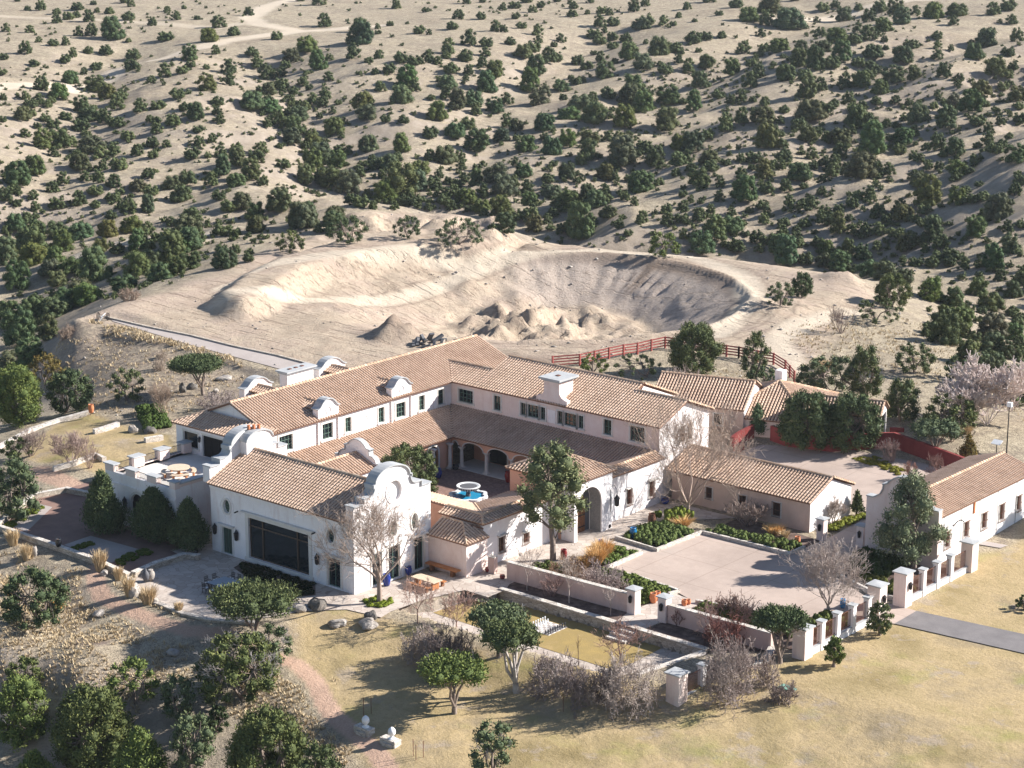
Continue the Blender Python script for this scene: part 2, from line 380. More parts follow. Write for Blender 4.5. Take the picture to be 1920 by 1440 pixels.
def height(X, Y):
    X = np.asarray(X, float); Y = np.asarray(Y, float)
    r, d = to_rd(X, Y); d = np.maximum(d, 60.0)
    z = rbf(r, d)
    sp = sd_poly(X, Y, PLAT)
    far = sstep(300, 340, d)
    for pts, a, w_ in GULLY:
        g = d_line(X, Y, pts) + 4 * fbm(X / 18, Y / 18, 5, 2); z = z - a * np.exp(-(g / w_) ** 2) * far
    # ribs and small washes on the hillsides beyond
    u = X * 0.94 - Y * 0.34; v = X * 0.34 + Y * 0.94
    rib = 1 - np.abs(fbm(u / 26, v / 75, 3, 3)) * 2.2
    wild = sstep(2, 16, sp) * (1 - sstep(520, 640, d))
    rough = sstep(305, 345, d)
    z = z + wild * rough * (rib - 0.45) * (3.0 + 1.8 * sstep(0, 60, r))
    z = z + sstep(1, 8, sp) * fbm(X / 16, Y / 16, 11, 4) * (0.35 + 0.3 * rough)
    z = z + sstep(1, 4, sp) * fbm(X / 1.6, Y / 1.6, 21, 3) * 0.10
    z = z + wild * rough * ((np.abs(fbm(u / 12, v / 30, 23, 4)) - .25) * 1.3 + fbm(X / 3.2, Y / 3.2, 25, 3) * .22)
    # the dug pit and its heaps
    pr, pd = r - PIT_C[0], d - PIT_C[1]
    sdd = sd_poly(X, Y, DIRT); kf = sstep(1.0, -9.0, sdd) * sstep(1, 6, sp); z = z * (1 - kf) + 1.15 * kf
    sb_ = sd_poly(X, Y, BENCH) + fbm(X / 5, Y / 5, 91, 3) * .9; z = z + 2.2 * sstep(4.2, -.8, sb_) * sstep(3, -2, sdd)
    rad = np.where(pr < 0, 37.0, 24.5); e = np.sqrt((pr / rad) ** 2 + (pd / 27.0) ** 2)
    lo = np.where(pr < 0, 0.5 - 0.35 * np.clip(-pr / 30, 0, 1), 0.5)
    dep = 1 - np.clip((e - lo) / (1.0 - lo), 0, 1) ** 0.9
    pit = sstep(1.0, 0.985, e)
    ang = np.arctan2(pd, pr)
    rills = (np.abs(fbm(ang * 25, e * 2.0, 31, 3)) - 0.25) * .95 * np.exp(-((e - 0.8) / 0.16) ** 2) * (pd > -8) * (e < 1)
    z = z - dep * 5.6 * (e < 1.0) - rills * .8 + .35 * np.exp(-((e - 1.015) / .018) ** 2) * (pr > -6)
    inside = np.clip(1.15 - e, 0, 1)
    
    z = z + inside * sstep(17, 6, np.abs(pr + 3)) * sstep(20, 8, np.abs(pd + 3)) * ((1.0 - np.abs(fbm(r / 3.6 + 3, d / 4.6, 41, 4)) * 3.4).clip(-.4, 1) * 1.35 + (np.abs(fbm(r / 1.7, d / 2.0, 43, 2)) * 1.0))
    for hx, hy, a, w_ in ((940, 585, 1.9, 2.8), (905, 605, 1.6, 3.0), (960, 615, 1.5, 2.6), (1000, 600, 1.2, 2.2), (1030, 585, 1.2, 2.4), (1110, 575, 1.1, 3.2), (880, 560, .9, 2.4), (975, 565, 1.2, 2), (1060, 600, 1.0, 2), (930, 628, 1.1, 2.2),
                          (740, 630, 2.0, 2.2), (755, 636, 1.0, 2.0), (718, 640, .7, 1.6), (640, 575, .9, 4), (1440, 580, 1.1, 5), (1590, 528, .9, 2.4), (1565, 522, .7, 2), (990, 670, .9, 3)):
        zz = 1.0 if hx < 860 or hx > 1400 else -3.0
        cx, cy = at(hx, hy, zz); q = ((X - cx) ** 2 + (Y - cy) ** 2) / (w_ * w_)
        q = np.minimum(q, 40); z = z + a * np.exp(-q) * (1 + 0.7 * fbm(X / 1.9, Y / 1.9, 51, 3))
    churn = sstep(6, 0, sd_poly(X, Y, DIRT)) * sstep(3, 9, sp)
    tracks = np.abs(np.sin((d * 0.9 + r * 0.25) / 1.1)) * np.exp(-((e - 1.13) / 0.07) ** 2) * 0.12
    z = z + churn * (fbm(X / 2.6, Y / 2.6, 61, 4) * (0.16 + .22 * (e < .75)) - tracks)
    lump = np.exp(-(d_line(X, Y, BANK) / 9.0) ** 2); z = z + lump * (np.abs(fbm(X / 5.0, Y / 5.0, 81, 4)) * 3.4 - .8)
    # level ground of the estate
    lvl = np.clip((Y - 47) * 0.045, 0, 1.0) * sstep(-32, -20, X) 
    k = sstep(0.0, 6.0, sp)
    z = lvl * (1 - k) + z * k - 0.04 * (1 - k)
    s2 = sd_poly(X, Y, SUNK)
    z = np.where(s2 < 0, -.86, z)
    # flat shelf of the walk above the left slope
    wk = d_line(X, Y, WALK)
    z = z + (1.0 - z) * sstep(3.6, 2.0, wk) * (X < -48)
    return z
DIRT = pxl([(105,606),(190,580),(310,548),(420,500),(560,448),(620,440),(700,400),(760,388),(860,395),(960,440),(1100,446),(1300,472),(1500,500),(1650,530),(1640,560),(1560,602),(1540,640),(1500,690),(1480,672),(1440,664),
            (1350,655),(1240,645),(1050,680),(1000,720),(700,720),(540,685),(380,640),(190,596)], 1.2)
BENCH = pxl([(425, 556), (470, 520), (540, 487), (640, 458), (740, 436), (860, 428), (930, 436), (905, 452), (850, 460), (780, 468), (700, 477), (620, 494), (560, 508), (535, 522), (500, 545), (455, 570)], 2.6)
BANK = pxl([(690, 412), (760, 404), (830, 408), (900, 428)], 3.0)
WALK = pxl([(195, 601), (360, 645), (520, 687), (620, 712)], 1.0)

NS, ND = 460, 1150
sv = np.linspace(-0.44, 0.44, NS); dv = np.exp(np.linspace(math.log(100.0), math.log(1700.0), ND))
Sg, Dg = np.meshgrid(sv, dv); Rg = Sg * Dg
GX = CAMX + Rg * RXV[0] + Dg * FXV[0]; GY = CAMY + Rg * RXV[1] + Dg * FXV[1]
GZ = height(GX, GY)
def gz(x, y):
    """ground level from the grid, bilinear"""
    r, d = to_rd(np.float64(x), np.float64(y)); s = r / d
    i = (s - sv[0]) / (sv[1] - sv[0]); j = (math.log(d) - math.log(100.0)) / (math.log(1700.0) - math.log(100.0)) * (ND - 1)
    i = min(max(i, 0), NS - 1.001); j = min(max(j, 0), ND - 1.001); a, b = int(i), int(j); fi, fj = i - a, j - b
    return float((GZ[b, a] * (1 - fi) + GZ[b, a + 1] * fi) * (1 - fj) + (GZ[b + 1, a] * (1 - fi) + GZ[b + 1, a + 1] * fi) * fj)
def hit(px, py):
    """where the line of sight through a pixel first meets the ground"""
    dx, dy, dz = ray(px, py); t = 105.0; step = 1.2; prev = t
    while t < 1700:
        x, y, z = CAMX + dx * t, CAMY + dy * t, HCAM + dz * t
        if z < gz(x, y):
            lo, hi = prev, t
            for _ in range(12):
                m = (lo + hi) / 2
                if HCAM + dz * m < gz(CAMX + dx * m, CAMY + dy * m): hi = m
                else: lo = m
            x, y = CAMX + dx * hi, CAMY + dy * hi
            return x, y, gz(x, y)
        prev = t; t += step * (1 if t < 420 else 2.5)
    return CAMX + dx * t, CAMY + dy * t, 0.0

V = np.stack([GX.ravel(), GY.ravel(), GZ.ravel()], 1)
idx = np.arange(NS * ND).reshape(ND, NS)
F = np.stack([idx[:-1, :-1].ravel(), idx[:-1, 1:].ravel(), idx[1:, 1:].ravel(), idx[1:, :-1].ravel()], 1)

LAWN_A = pxl([(545,1175,-1.3),(640,1135,-.8),(760,1190,-1.3),(880,1235,-1.5),(1250,1310,-1.4),(1330,1285,-.8),(1500,1236),(1620,1180),(1680,1172),(1700,1142),(1830,1060),(1920,985),(2300,940),(2400,1700,-2),(700,1700,-4),(680,1440,-4),(605,1330,-2.6),(560,1250,-2)])
LAWN_B = pxl([(40,850,-1),(100,790,-.6),(175,772,-.5),(235,800,-.2),(320,822),(330,850),(200,895),(150,880,-.5),(70,870,-1)])
SLOPE_BRUSH = pxl([(110,610,.8),(200,605,1),(300,640,.8),(420,680,.5),(500,720),(420,760),(300,770),(200,770,-.5),(140,700,-3),(110,650,-4)])
PATH1 = pxl([(186,1078,-.9),(180,1105,-1),(192,1130,-1),(235,1155,-1),(300,1185,-1.1),(350,1205,-1.4),(420,1225,-2),(500,1245,-2),(555,1258,-2),(590,1290,-2.3),(607,1335,-2.8),(625,1370,-3.2),(655,1405,-3.6),(700,1445,-4),(740,1500,-4.2)])
PATH0 = pxl([(70,890,-1.2),(110,915,-1.2),(165,935,-.4),(200,945,-.2)])
MULCH = pxl([(110,1250,-3),(170,1245,-3),(215,1255,-3.5),(210,1290,-4.5),(150,1295,-4.5),(120,1280,-4)])
TRK = [pxl([(-60,158),(60,138),(180,116),(280,95),(420,74),(560,60),(640,57),(720,52)], 2), pxl([(560,60),(490,50),(468,38),(500,20),(560,6),(640,-20)], 2), pxl([(-20,30),(200,38),(400,52),(470,42)], 2.3),
       pxl([(1450,25),(1700,12),(1960,8)], 6), pxl([(420,540,1.5),(500,500,3),(600,470,4),(760,440,5),(880,440,5),(1000,470,1.5),(1120,465,1.5),(1300,480,1.3),(1400,520,1.2),(1410,570,1),(1340,630,1)], 2),
       pxl([(420,580),(560,560),(720,535),(860,500),(960,472)], 1.2), pxl([(1480,690),(1460,640),(1500,610),(1600,580)], 1)]
WASH = pxl([(120,500,-6),(215,492,-6),(300,488,-5),(360,478,-3),(400,460,-2)])
n1 = fbm(GX / 6, GY / 6, 71, 3); n2 = fbm(GX / 1.3, GY / 1.3, 72, 3)
mA = np.zeros((ND, NS, 4), np.float32); mA[..., 3] = 1
mA[..., 0] = np.maximum(sstep(1.2, -1.2, sd_poly(GX, GY, LAWN_A) + n1 * 1.5), sstep(.5, -.5, sd_poly(GX, GY, LAWN_B) + n2 * .3))
mA[..., 1] = sstep(2.0, -1.0, sd_poly(GX, GY, DIRT) + n1 * 1.6)
mA[..., 2] = np.maximum(sstep(.9, .65, d_line(GX, GY, PATH1) + n2 * .12), sstep(1.5, 1.1, d_line(GX, GY, PATH0)))
mB = np.zeros((ND, NS, 4), np.float32); mB[..., 3] = 1
tr = np.zeros((ND, NS))
for k, t in enumerate(TRK): tr = np.maximum(tr, sstep(4.6 if k < 4 else 2.6, 2.0 if k < 4 else .9, d_line(GX, GY, t) + n1 * .8) * (0.9 if k != 2 else .5))
tr = np.maximum(tr, sstep(4, 2, d_line(GX, GY, WASH) + n1))
mB[..., 0] = tr
mB[..., 1] = sstep(2.5, -2.5, sd_poly(GX, GY, SLOPE_BRUSH) + n1 * 2)
mB[..., 2] = sstep(.6, -.4, sd_poly(GX, GY, MULCH) + n2)
_r, _d = to_rd(GX, GY); _pr, _pd = _r - PIT_C[0], _d - PIT_C[1]
_e = np.sqrt((_pr / np.where(_pr < 0, 37.0, 24.5)) ** 2 + (_pd / 27.0) ** 2); _an = np.arctan2(_pd, _pr)
mC = np.zeros((ND, NS, 4), np.float32); mC[..., 3] = 1
mC[..., 0] = sstep(.45, .6, _e + n2 * .05) * sstep(1.0, .985, _e) * sstep(-12, -2, _pr) * .9  # right pit wall: graded soil, with part of its shade painted in
mC[..., 1] = np.clip(sstep(.10, .02, np.abs(_e - .97)) * sstep(-1.2, -.4, _an) * sstep(2.2, 1.2, _an) * .8 + sstep(.42, .62, fbm(_an * 22, _e * 2.5, 33, 3)) * sstep(.6, .7, _e) * (_e < 1) * sstep(-5, 5, _pd) * .9 + sstep(.2, .55, np.abs(fbm(_r / 2.2, _d / 3.2, 43, 4))) * sstep(.62, .35, _e) * .6, 0, 1)
mC[..., 1] = np.maximum(mC[..., 1], sum(.55 * sstep(.014, .002, np.abs(_e - q_ + n1 * .012 + fbm(_an * 5, _e * 0, 35, 2) * .02)) for q_ in (1.05, 1.09, 1.15, 1.19, 1.26)) * (_pr > -20))
for _t in TRK[4:]:
    for _o in (1.0, 2.3): mC[..., 1] = np.maximum(mC[..., 1], .5 * sstep(.42, .15, np.abs(d_line(GX, GY, _t) + n1 * .5 - _o)) * sstep(-.3, .2, fbm(GX / 8, GY / 8, 37, 2)))
for _hx, _hy, _w in ((740, 628, 3.2), (985, 672, 2.5), (1010, 676, 2.5), (960, 665, 2)):
    _c0 = at(_hx, _hy, 1.2); mC[..., 1] = np.maximum(mC[..., 1], .85 * np.exp(-((GX - _c0[0]) ** 2 + (GY - _c0[1]) ** 2) / _w ** 2))
def mat_ground():
    m, n, b = _nodes('ground_mat'); p = wpos(n)
    A = N(n, 'ShaderNodeVertexColor'); A.layer_name = 'maskA'; B = N(n, 'ShaderNodeVertexColor'); B.layer_name = 'maskB'
    sa = N(n, 'ShaderNodeSeparateColor'); n.links.new(A.outputs[0], sa.inputs[0]); sb = N(n, 'ShaderNodeSeparateColor'); n.links.new(B.outputs[0], sb.inputs[0])
    big = noise(n, 0.045, 5, 0.6, p); mid = noise(n, 0.35, 5, 0.65, p); fine = noise(n, 2.2, 5, 0.75, p); tiny = noise(n, 7.5, 3, 0.8, p)
    dry = ramp(n, big, [(0.35, (0.34, 0.275, 0.20)), (0.52, (0.44, 0.37, 0.265)), (0.68, (0.33, 0.27, 0.205))])
    dry = mixc(n, ramp(n, mid, [(0.45, (0, 0, 0)), (0.7, (0.85,) * 3)]), dry, (0.25, 0.20, 0.16))
    dry = mixc(n, ramp(n, fine, [(0.50, (0, 0, 0)), (0.66, (1,) * 3)]), dry, (0.46, 0.385, 0.275))
    dry = mixc(n, ramp(n, tiny, [(0.50, (0, 0, 0)), (0.58, (0.85,) * 3)]), dry, (0.13, 0.105, 0.08))
    spk = noise(n, 0.95, 3, 0.6, p); dry = mixc(n, ramp(n, spk, [(0.56, (0, 0, 0)), (0.62, (0.6,) * 3)]), dry, (0.20, 0.165, 0.125)); dry = mixc(n, ramp(n, spk, [(0.36, (0.5,) * 3), (0.43, (0, 0, 0))]), dry, (0.53, 0.45, 0.33))
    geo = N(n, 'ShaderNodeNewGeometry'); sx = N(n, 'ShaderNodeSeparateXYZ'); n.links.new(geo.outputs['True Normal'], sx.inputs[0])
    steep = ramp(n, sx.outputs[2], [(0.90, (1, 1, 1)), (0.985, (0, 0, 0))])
    dry = mixc(n, mth(n, 'MULTIPLY', steep, 0.8), dry, ramp(n, mid, [(0.4, (0.25, 0.205, 0.165)), (0.6, (0.36, 0.30, 0.245))]))  # bare soil on steep slopes, darkened to paint in their partial shade
    brush = ramp(n, fine, [(0.40, (0.13, 0.105, 0.09)), (0.52, (0.27, 0.215, 0.165)), (0.64, (0.42, 0.34, 0.25))])
    c = mixc(n, mth(n, 'MULTIPLY', sb.outputs[1], ramp(n, mid, [(0.35, (0.35,) * 3), (0.6, (1,) * 3)])), dry, brush)
    lawn = ramp(n, noise(n, 0.11, 4, 0.6, p), [(0.33, (0.26, 0.20, 0.10)), (0.43, (0.35, 0.27, 0.145)), (0.53, (0.43, 0.325, 0.185)), (0.62, (0.32, 0.25, 0.155)), (0.72, (0.38, 0.30, 0.21))])
    lawn = mixc(n, ramp(n, noise(n, 0.25, 5, 0.7, p), [(0.57, (0, 0, 0)), (0.63, (0.8,) * 3)]), lawn, (0.36, 0.29, 0.22))
    lawn = mixc(n, ramp(n, noise(n, 0.16, 4, 0.6, p), [(0.56, (0, 0, 0)), (0.72, (0.6,) * 3)]), lawn, (0.26, 0.26, 0.075))
    lawn = mixc(n, ramp(n, fine, [(0.5, (0, 0, 0)), (0.75, (0.65,) * 3)]), lawn, (0.24, 0.18, 0.085))
    lawn = mixc(n, ramp(n, tiny, [(0.5, (0, 0, 0)), (0.7, (0.5,) * 3)]), lawn, (0.19, 0.14, 0.07))
    c = mixc(n, sa.outputs[0], c, lawn)
    dirt = ramp(n, noise(n, 0.09, 5, 0.65, p), [(0.32, (0.35, 0.28, 0.21)), (0.48, (0.44, 0.355, 0.27)), (0.60, (0.41, 0.32, 0.255)), (0.72, (0.48, 0.39, 0.295))])
    dirt = mixc(n, ramp(n, mid, [(0.5, (0, 0, 0)), (0.66, (0.7,) * 3)]), dirt, (0.40, 0.31, 0.235))
    dirt = mixc(n, ramp(n, fine, [(0.55, (0, 0, 0)), (0.66, (0.6,) * 3)]), dirt, (0.31, 0.24, 0.18))
    mp = N(n, 'ShaderNodeMapping'); mp.inputs['Rotation'].default_value = (0, 0, 0.75); mp.inputs['Scale'].default_value = (0.12, 1.5, 1); n.links.new(p, mp.inputs[0])
    st = noise(n, 0.9, 5, 0.7, mp.outputs[0]); groove = ramp(n, st, [(0.56, (0, 0, 0)), (0.66, (1, 1, 1))])
    spd = noise(n, 1.3, 4, 0.7, p); dirt = mixc(n, ramp(n, spd, [(0.55, (0, 0, 0)), (0.62, (0.65,) * 3)]), dirt, (0.30, 0.23, 0.175))
    dirt = mixc(n, mth(n, 'MULTIPLY', groove, 0.6), dirt, (0.32, 0.24, 0.185))
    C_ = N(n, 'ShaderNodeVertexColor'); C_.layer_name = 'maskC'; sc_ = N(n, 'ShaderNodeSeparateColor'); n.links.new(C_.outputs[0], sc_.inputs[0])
    graded_shade = mixc(n, ramp(n, fine, [(0.42, (0, 0, 0)), (0.62, (1,) * 3)]), (0.46, 0.38, 0.32), (0.37, 0.30, 0.25))  # grey of graded earth, also carrying some of the pit wall's shade
    dirt = mixc(n, sc_.outputs[0], dirt, graded_shade); dirt = mixc(n, sc_.outputs[1], dirt, (0.21, 0.16, 0.125))
    c = mixc(n, sa.outputs[1], c, dirt)
    c = mixc(n, sb.outputs[0], c, mixc(n, fine, (0.50, 0.42, 0.33), (0.58, 0.49, 0.385)))
    c = mixc(n, sa.outputs[2], c, ramp(n, tiny, [(0.35, (0.40, 0.26, 0.19)), (0.65, (0.52, 0.36, 0.27))]))
    c = mixc(n, sb.outputs[2], c, ramp(n, fine, [(0.45, (0.14, 0.105, 0.09)), (0.65, (0.25, 0.2, 0.17))]))
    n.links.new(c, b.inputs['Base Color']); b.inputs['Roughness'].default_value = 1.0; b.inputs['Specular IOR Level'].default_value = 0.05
    hh = mth(n, 'SUBTRACT', mth(n, 'ADD', mth(n, 'MULTIPLY', fine, 1.0), mth(n, 'MULTIPLY', tiny, 0.35)), mth(n, 'MULTIPLY', mth(n, 'MULTIPLY', groove, sa.outputs[1]), 1.2))
    hh_ = mth(n, 'ADD', mth(n, 'MULTIPLY', fine, 1.0), mth(n, 'MULTIPLY', tiny, 0.35))
    bump(n, b, mth(n, 'MULTIPLY', hh, mth(n, 'SUBTRACT', 1.0, mth(n, 'MULTIPLY', sa.outputs[0], .55))), 0.7, 0.30)
mat_ground()
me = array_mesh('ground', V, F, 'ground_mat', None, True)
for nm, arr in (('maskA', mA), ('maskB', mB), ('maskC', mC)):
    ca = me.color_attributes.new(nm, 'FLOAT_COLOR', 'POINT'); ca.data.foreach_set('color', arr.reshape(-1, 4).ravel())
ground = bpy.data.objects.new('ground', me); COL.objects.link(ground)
tag(ground, 'dry grass hillsides, lawns and dug bare earth', None, None, 'structure')
# ------------------------------------------------------------------ building helpers
from mathutils.geometry import tessellate_polygon
class Plane:
    """vertical plane: a runs along it, z is up, o points outward"""
    def __init__(s, p0, p1):
        s.p = p0; L = math.hypot(p1[0] - p0[0], p1[1] - p0[1]); s.L = L
        s.d = ((p1[0] - p0[0]) / L, (p1[1] - p0[1]) / L); s.n = (s.d[1], -s.d[0])
    def P(s, a, z, o=0.0):
        return (s.p[0] + s.d[0] * a + s.n[0] * o, s.p[1] + s.d[1] * a + s.n[1] * o, z)
def plate(mb, pl, outline, holes=(), th=0.3, hd=0.18, back=True, o0=0.0):
    """slab with openings; every opening gets reveals hd deep and is closed at the back"""
    loops = [outline] + list(holes)
    flat = [p for l in loops for p in l]
    tris = tessellate_polygon([[Vector((a, z, 0)) for a, z in l] for l in loops])
    mb.add([pl.P(a, z, o0) for a, z in flat], [tuple(t) for t in tris])
    n = len(outline); lo_ = min(a for a, _ in outline); hi_ = max(a for a, _ in outline)
    ins = [(a + .012 if a - lo_ < 1e-4 else a - .012 if hi_ - a < 1e-4 else a, z) for a, z in outline]
    mb.add([pl.P(a, z, o0) for a, z in outline] + [pl.P(a, z, o0 - th) for a, z in ins],
           [(i, (i + 1) % n, n + (i + 1) % n, n + i) for i in range(n)] + ([tuple(range(n, 2 * n))] if back else []))
    for h in holes:
        m = len(h)
        mb.add([pl.P(a, z, o0) for a, z in h] + [pl.P(a, z, o0 - hd) for a, z in h],
               [(i, (i + 1) % m, m + (i + 1) % m, m + i) for i in range(m)])
def rect(a0, a1, z0, z1): return [(a0, z0), (a1, z0), (a1, z1), (a0, z1)]
def arch(a0, a1, z0, zs, rz=None, n=12):
    c = (a0 + a1) / 2; r = (a1 - a0) / 2; rz = rz or r
    return [(a0, z0), (a1, z0)] + [(c + r * math.cos(math.pi * k / n), zs + rz * math.sin(math.pi * k / n)) for k in range(n + 1)]
def ellipse(c, z, ra, rz, n=20): return [(c + ra * math.cos(2 * math.pi * k / n), z + rz * math.sin(2 * math.pi * k / n)) for k in range(n)]
def band(mb, pl, pts, t, o0, o1, closed=False):
    """moulding that follows a profile line: t thick, between outward offsets o0 and o1"""
    m = len(pts); P = [Vector(p) for p in pts]; off = []
    for i in range(m):
        a = P[i - 1] if (i > 0 or closed) else P[i]; b = P[(i + 1) % m] if (i < m - 1 or closed) else P[i]
        d = (b - a); d = d.normalized() if d.length > 1e-6 else Vector((1, 0)); off.append(Vector((-d.y, d.x)) * t)
    for i in range(m if closed else m - 1):
        j = (i + 1) % m
        q = [P[i], P[j], P[j] + off[j], P[i] + off[i]]
        mb.hexa([pl.P(v.x, v.y, o0) for v in q], [pl.P(v.x, v.y, o1) for v in q])
def opening(parent, pl, a0, a1, z0, z1, cols=2, rows=3, trim=0.14, sill=True, frame='frame_green', pane='glass', hd=0.18, name='window', grille=False, hood=False, shape='rect', label=None, surround='cast_stone', bar=0.05):
    """a window or door: cast surround (part) with its pane and sash (sub-parts)"""
    mb = MB(); po = 0.05
    if shape == 'rect':
        mb.hexa([pl.P(a, z, 0) for a, z in rect(a0 - trim, a0, z0, z1 + trim)], [pl.P(a, z, po) for a, z in rect(a0 - trim, a0, z0, z1 + trim)])
        mb.hexa([pl.P(a, z, 0) for a, z in rect(a1, a1 + trim, z0, z1 + trim)], [pl.P(a, z, po) for a, z in rect(a1, a1 + trim, z0, z1 + trim)])
        mb.hexa([pl.P(a, z, 0) for a, z in rect(a0, a1, z1, z1 + trim)], [pl.P(a, z, po) for a, z in rect(a0, a1, z1, z1 + trim)])
        if sill: mb.hexa([pl.P(a, z, 0) for a, z in rect(a0 - trim * 1.3, a1 + trim * 1.3, z0 - trim, z0)], [pl.P(a, z, 0.12) for a, z in rect(a0 - trim * 1.3, a1 + trim * 1.3, z0 - trim, z0)])
        if hood: mb.hexa([pl.P(a, z, 0) for a, z in rect(a0 - trim * 1.9, a1 + trim * 1.9, z1 + trim + .01, z1 + trim + .14)], [pl.P(a, z, 0.28) for a, z in rect(a0 - trim * 1.9, a1 + trim * 1.9, z1 + trim + .01, z1 + trim + .12)])
    elif shape == 'arch':
        zs = z1 - (a1 - a0) / 2; out = arch(a0, a1, z0, zs)[2:]
        band(mb, pl, [(a1, z0)] + out + [(a0, z0)], -trim, 0, po)
    else:
        c, z, ra, rz = (a0 + a1) / 2, (z0 + z1) / 2, (a1 - a0) / 2, (z1 - z0) / 2
        band(mb, pl, ellipse(c, z, ra, rz, 24), -trim, 0, po + .02, True)
    w_ = mb.build(name, surround, parent)
    if label: w_['label'] = label
    g = MB()
    if shape == 'rect': L = rect(a0, a1, z0, z1)
    elif shape == 'arch': L = arch(a0, a1, z0, z1 - (a1 - a0) / 2)
    else: L = ellipse((a0 + a1) / 2, (z0 + z1) / 2, (a1 - a0) / 2, (z1 - z0) / 2)
    g.add([pl.P(a, z, -hd + .012) for a, z in L], [tuple(range(len(L)))]); g.build('pane', pane, w_)
    s = MB()
    for k in range(cols + 1):
        a = a0 + (a1 - a0) * k / cols; wd = bar * (1.3 if k in (0, cols) else 1); zz1 = z1
        if shape == 'arch':
            c, r = (a0 + a1) / 2, (a1 - a0) / 2; zz1 = z1 - r + math.sqrt(max(0.0, r * r - (a - c) ** 2))
        if shape == 'oval': break
        a = min(max(a, a0 + wd / 2), a1 - wd / 2)
        s.hexa([pl.P(x, z, -hd + .02) for x, z in rect(a - wd / 2, a + wd / 2, z0, zz1)], [pl.P(x, z, -hd + .07) for x, z in rect(a - wd / 2, a + wd / 2, z0, zz1)])
    if shape != 'oval':
        for k in range(rows + 1):
            z = z0 + ((z1 if shape == 'rect' else z1 - (a1 - a0) / 2) - z0) * k / rows; wd = bar * (1.3 if k in (0, rows) else .8)
            z = min(max(z, z0 + wd / 2), z1 - wd / 2)
            s.hexa([pl.P(x, q, -hd + .025) for x, q in rect(a0 + .02, a1 - .02, z - wd / 2, z + wd / 2)], [pl.P(x, q, -hd + .065) for x, q in rect(a0 + .02, a1 - .02, z - wd / 2, z + wd / 2)])
    else:
        c, z, ra, rz = (a0 + a1) / 2, (z0 + z1) / 2, (a1 - a0) / 2, (z1 - z0) / 2
        for k in range(1, 4):
            dx = ra * (k / 2 - 1); hh = rz * math.sqrt(1 - (dx / ra) ** 2)
            s.hexa([pl.P(x, q, -hd + .02) for x, q in rect(c + dx - .015, c + dx + .015, z - hh, z + hh)], [pl.P(x, q, -hd + .05) for x, q in rect(c + dx - .015, c + dx + .015, z - hh, z + hh)])
        for k in range(1, 5):
            dz = rz * (k / 2.5 - 1); hh = ra * math.sqrt(1 - (dz / rz) ** 2)
            s.hexa([pl.P(x, q, -hd + .022) for x, q in rect(c - hh, c + hh, z + dz - .015, z + dz + .015)], [pl.P(x, q, -hd + .048) for x, q in rect(c - hh, c + hh, z + dz - .015, z + dz + .015)])
    s.build('sash', frame, w_)
    if grille:
        q = MB(); n = max(4, int((a1 - a0) / 0.13))
        for k in range(n + 1):
            a = a0 + (a1 - a0) * k / n; q.bar(pl.P(a, z0 - .12, .17), pl.P(a, z1 + .12, .17), .022)
        for z in (z0 - .05, (z0 + z1) / 2, z1 + .05):
            q.bar(pl.P(a0 - .04, z, .17), pl.P(a1 + .04, z, .17), .03)
            for a in (a0 - .04, a1 + .04): q.bar(pl.P(a, z, .0), pl.P(a, z, .17), .025)
        q.build('grille', 'rust_metal', w_)
    return w_
rng = random.Random(5)
def tile_field(mb, base, O, a_dir, s_dir, poly, sp=0.34, row=0.43, thick=0.14):
    """barrel tiles laid over a sloping polygon given in (along, up-slope) metres"""
    O = Vector(O); A = Vector(a_dir).normalized(); S = Vector(s_dir).normalized(); Nn = A.cross(S).normalized()
    if Nn.z < 0: Nn = -Nn
    n = len(poly); q = [O + A * a + S * s_ for a, s_ in poly]
    base.hexa([tuple(p - Nn * thick) for p in q], [tuple(p) for p in q])
    amin = min(a for a, _ in poly); amax = max(a for a, _ in poly); cnt = int((amax - amin) / sp)
    off = ((amax - amin) - cnt * sp) / 2; r = sp * 0.36
    for i in range(cnt + 1):
        a = amin + off + i * sp; xs = []
        a_ = min(max(a, amin + .02), amax - .02)
        for k in range(n):
            (a0, s0), (a1, s1) = poly[k - 1], poly[k]
            if (a0 > a_) != (a1 > a_): xs.append(s0 + (s1 - s0) * (a_ - a0) / (a1 - a0))
        xs.sort()
        for lo, hi in zip(xs[::2], xs[1::2]):
            if hi - lo < 0.1: continue
            m = max(1, int(round((hi - lo) / row))); rw = (hi - lo) / m; jit = rng.uniform(-.01, .01)
            for j in range(m):
                s0 = lo + j * rw - 0.03; s1 = lo + (j + 1) * rw; vs = []
                for s_, lift, rr in ((s0, 0.030, r), (s1, 0.0, r * 0.86)):
                    for t in (0, .25, .5, .75, 1):
                        an = math.pi * t
                        vs.append(tuple(O + A * (a + jit + rr * math.cos(an)) + S * s_ + Nn * (lift + 0.008 + rr * 0.85 * math.sin(an))))
                tt = min(1, max(0, rng.gauss(0.55, 0.14)))
                mb.add(vs, [(0, 1, 6, 5), (1, 2, 7, 6), (2, 3, 8, 7), (3, 4, 9, 8), (0, 4, 3, 2, 1)], tt)
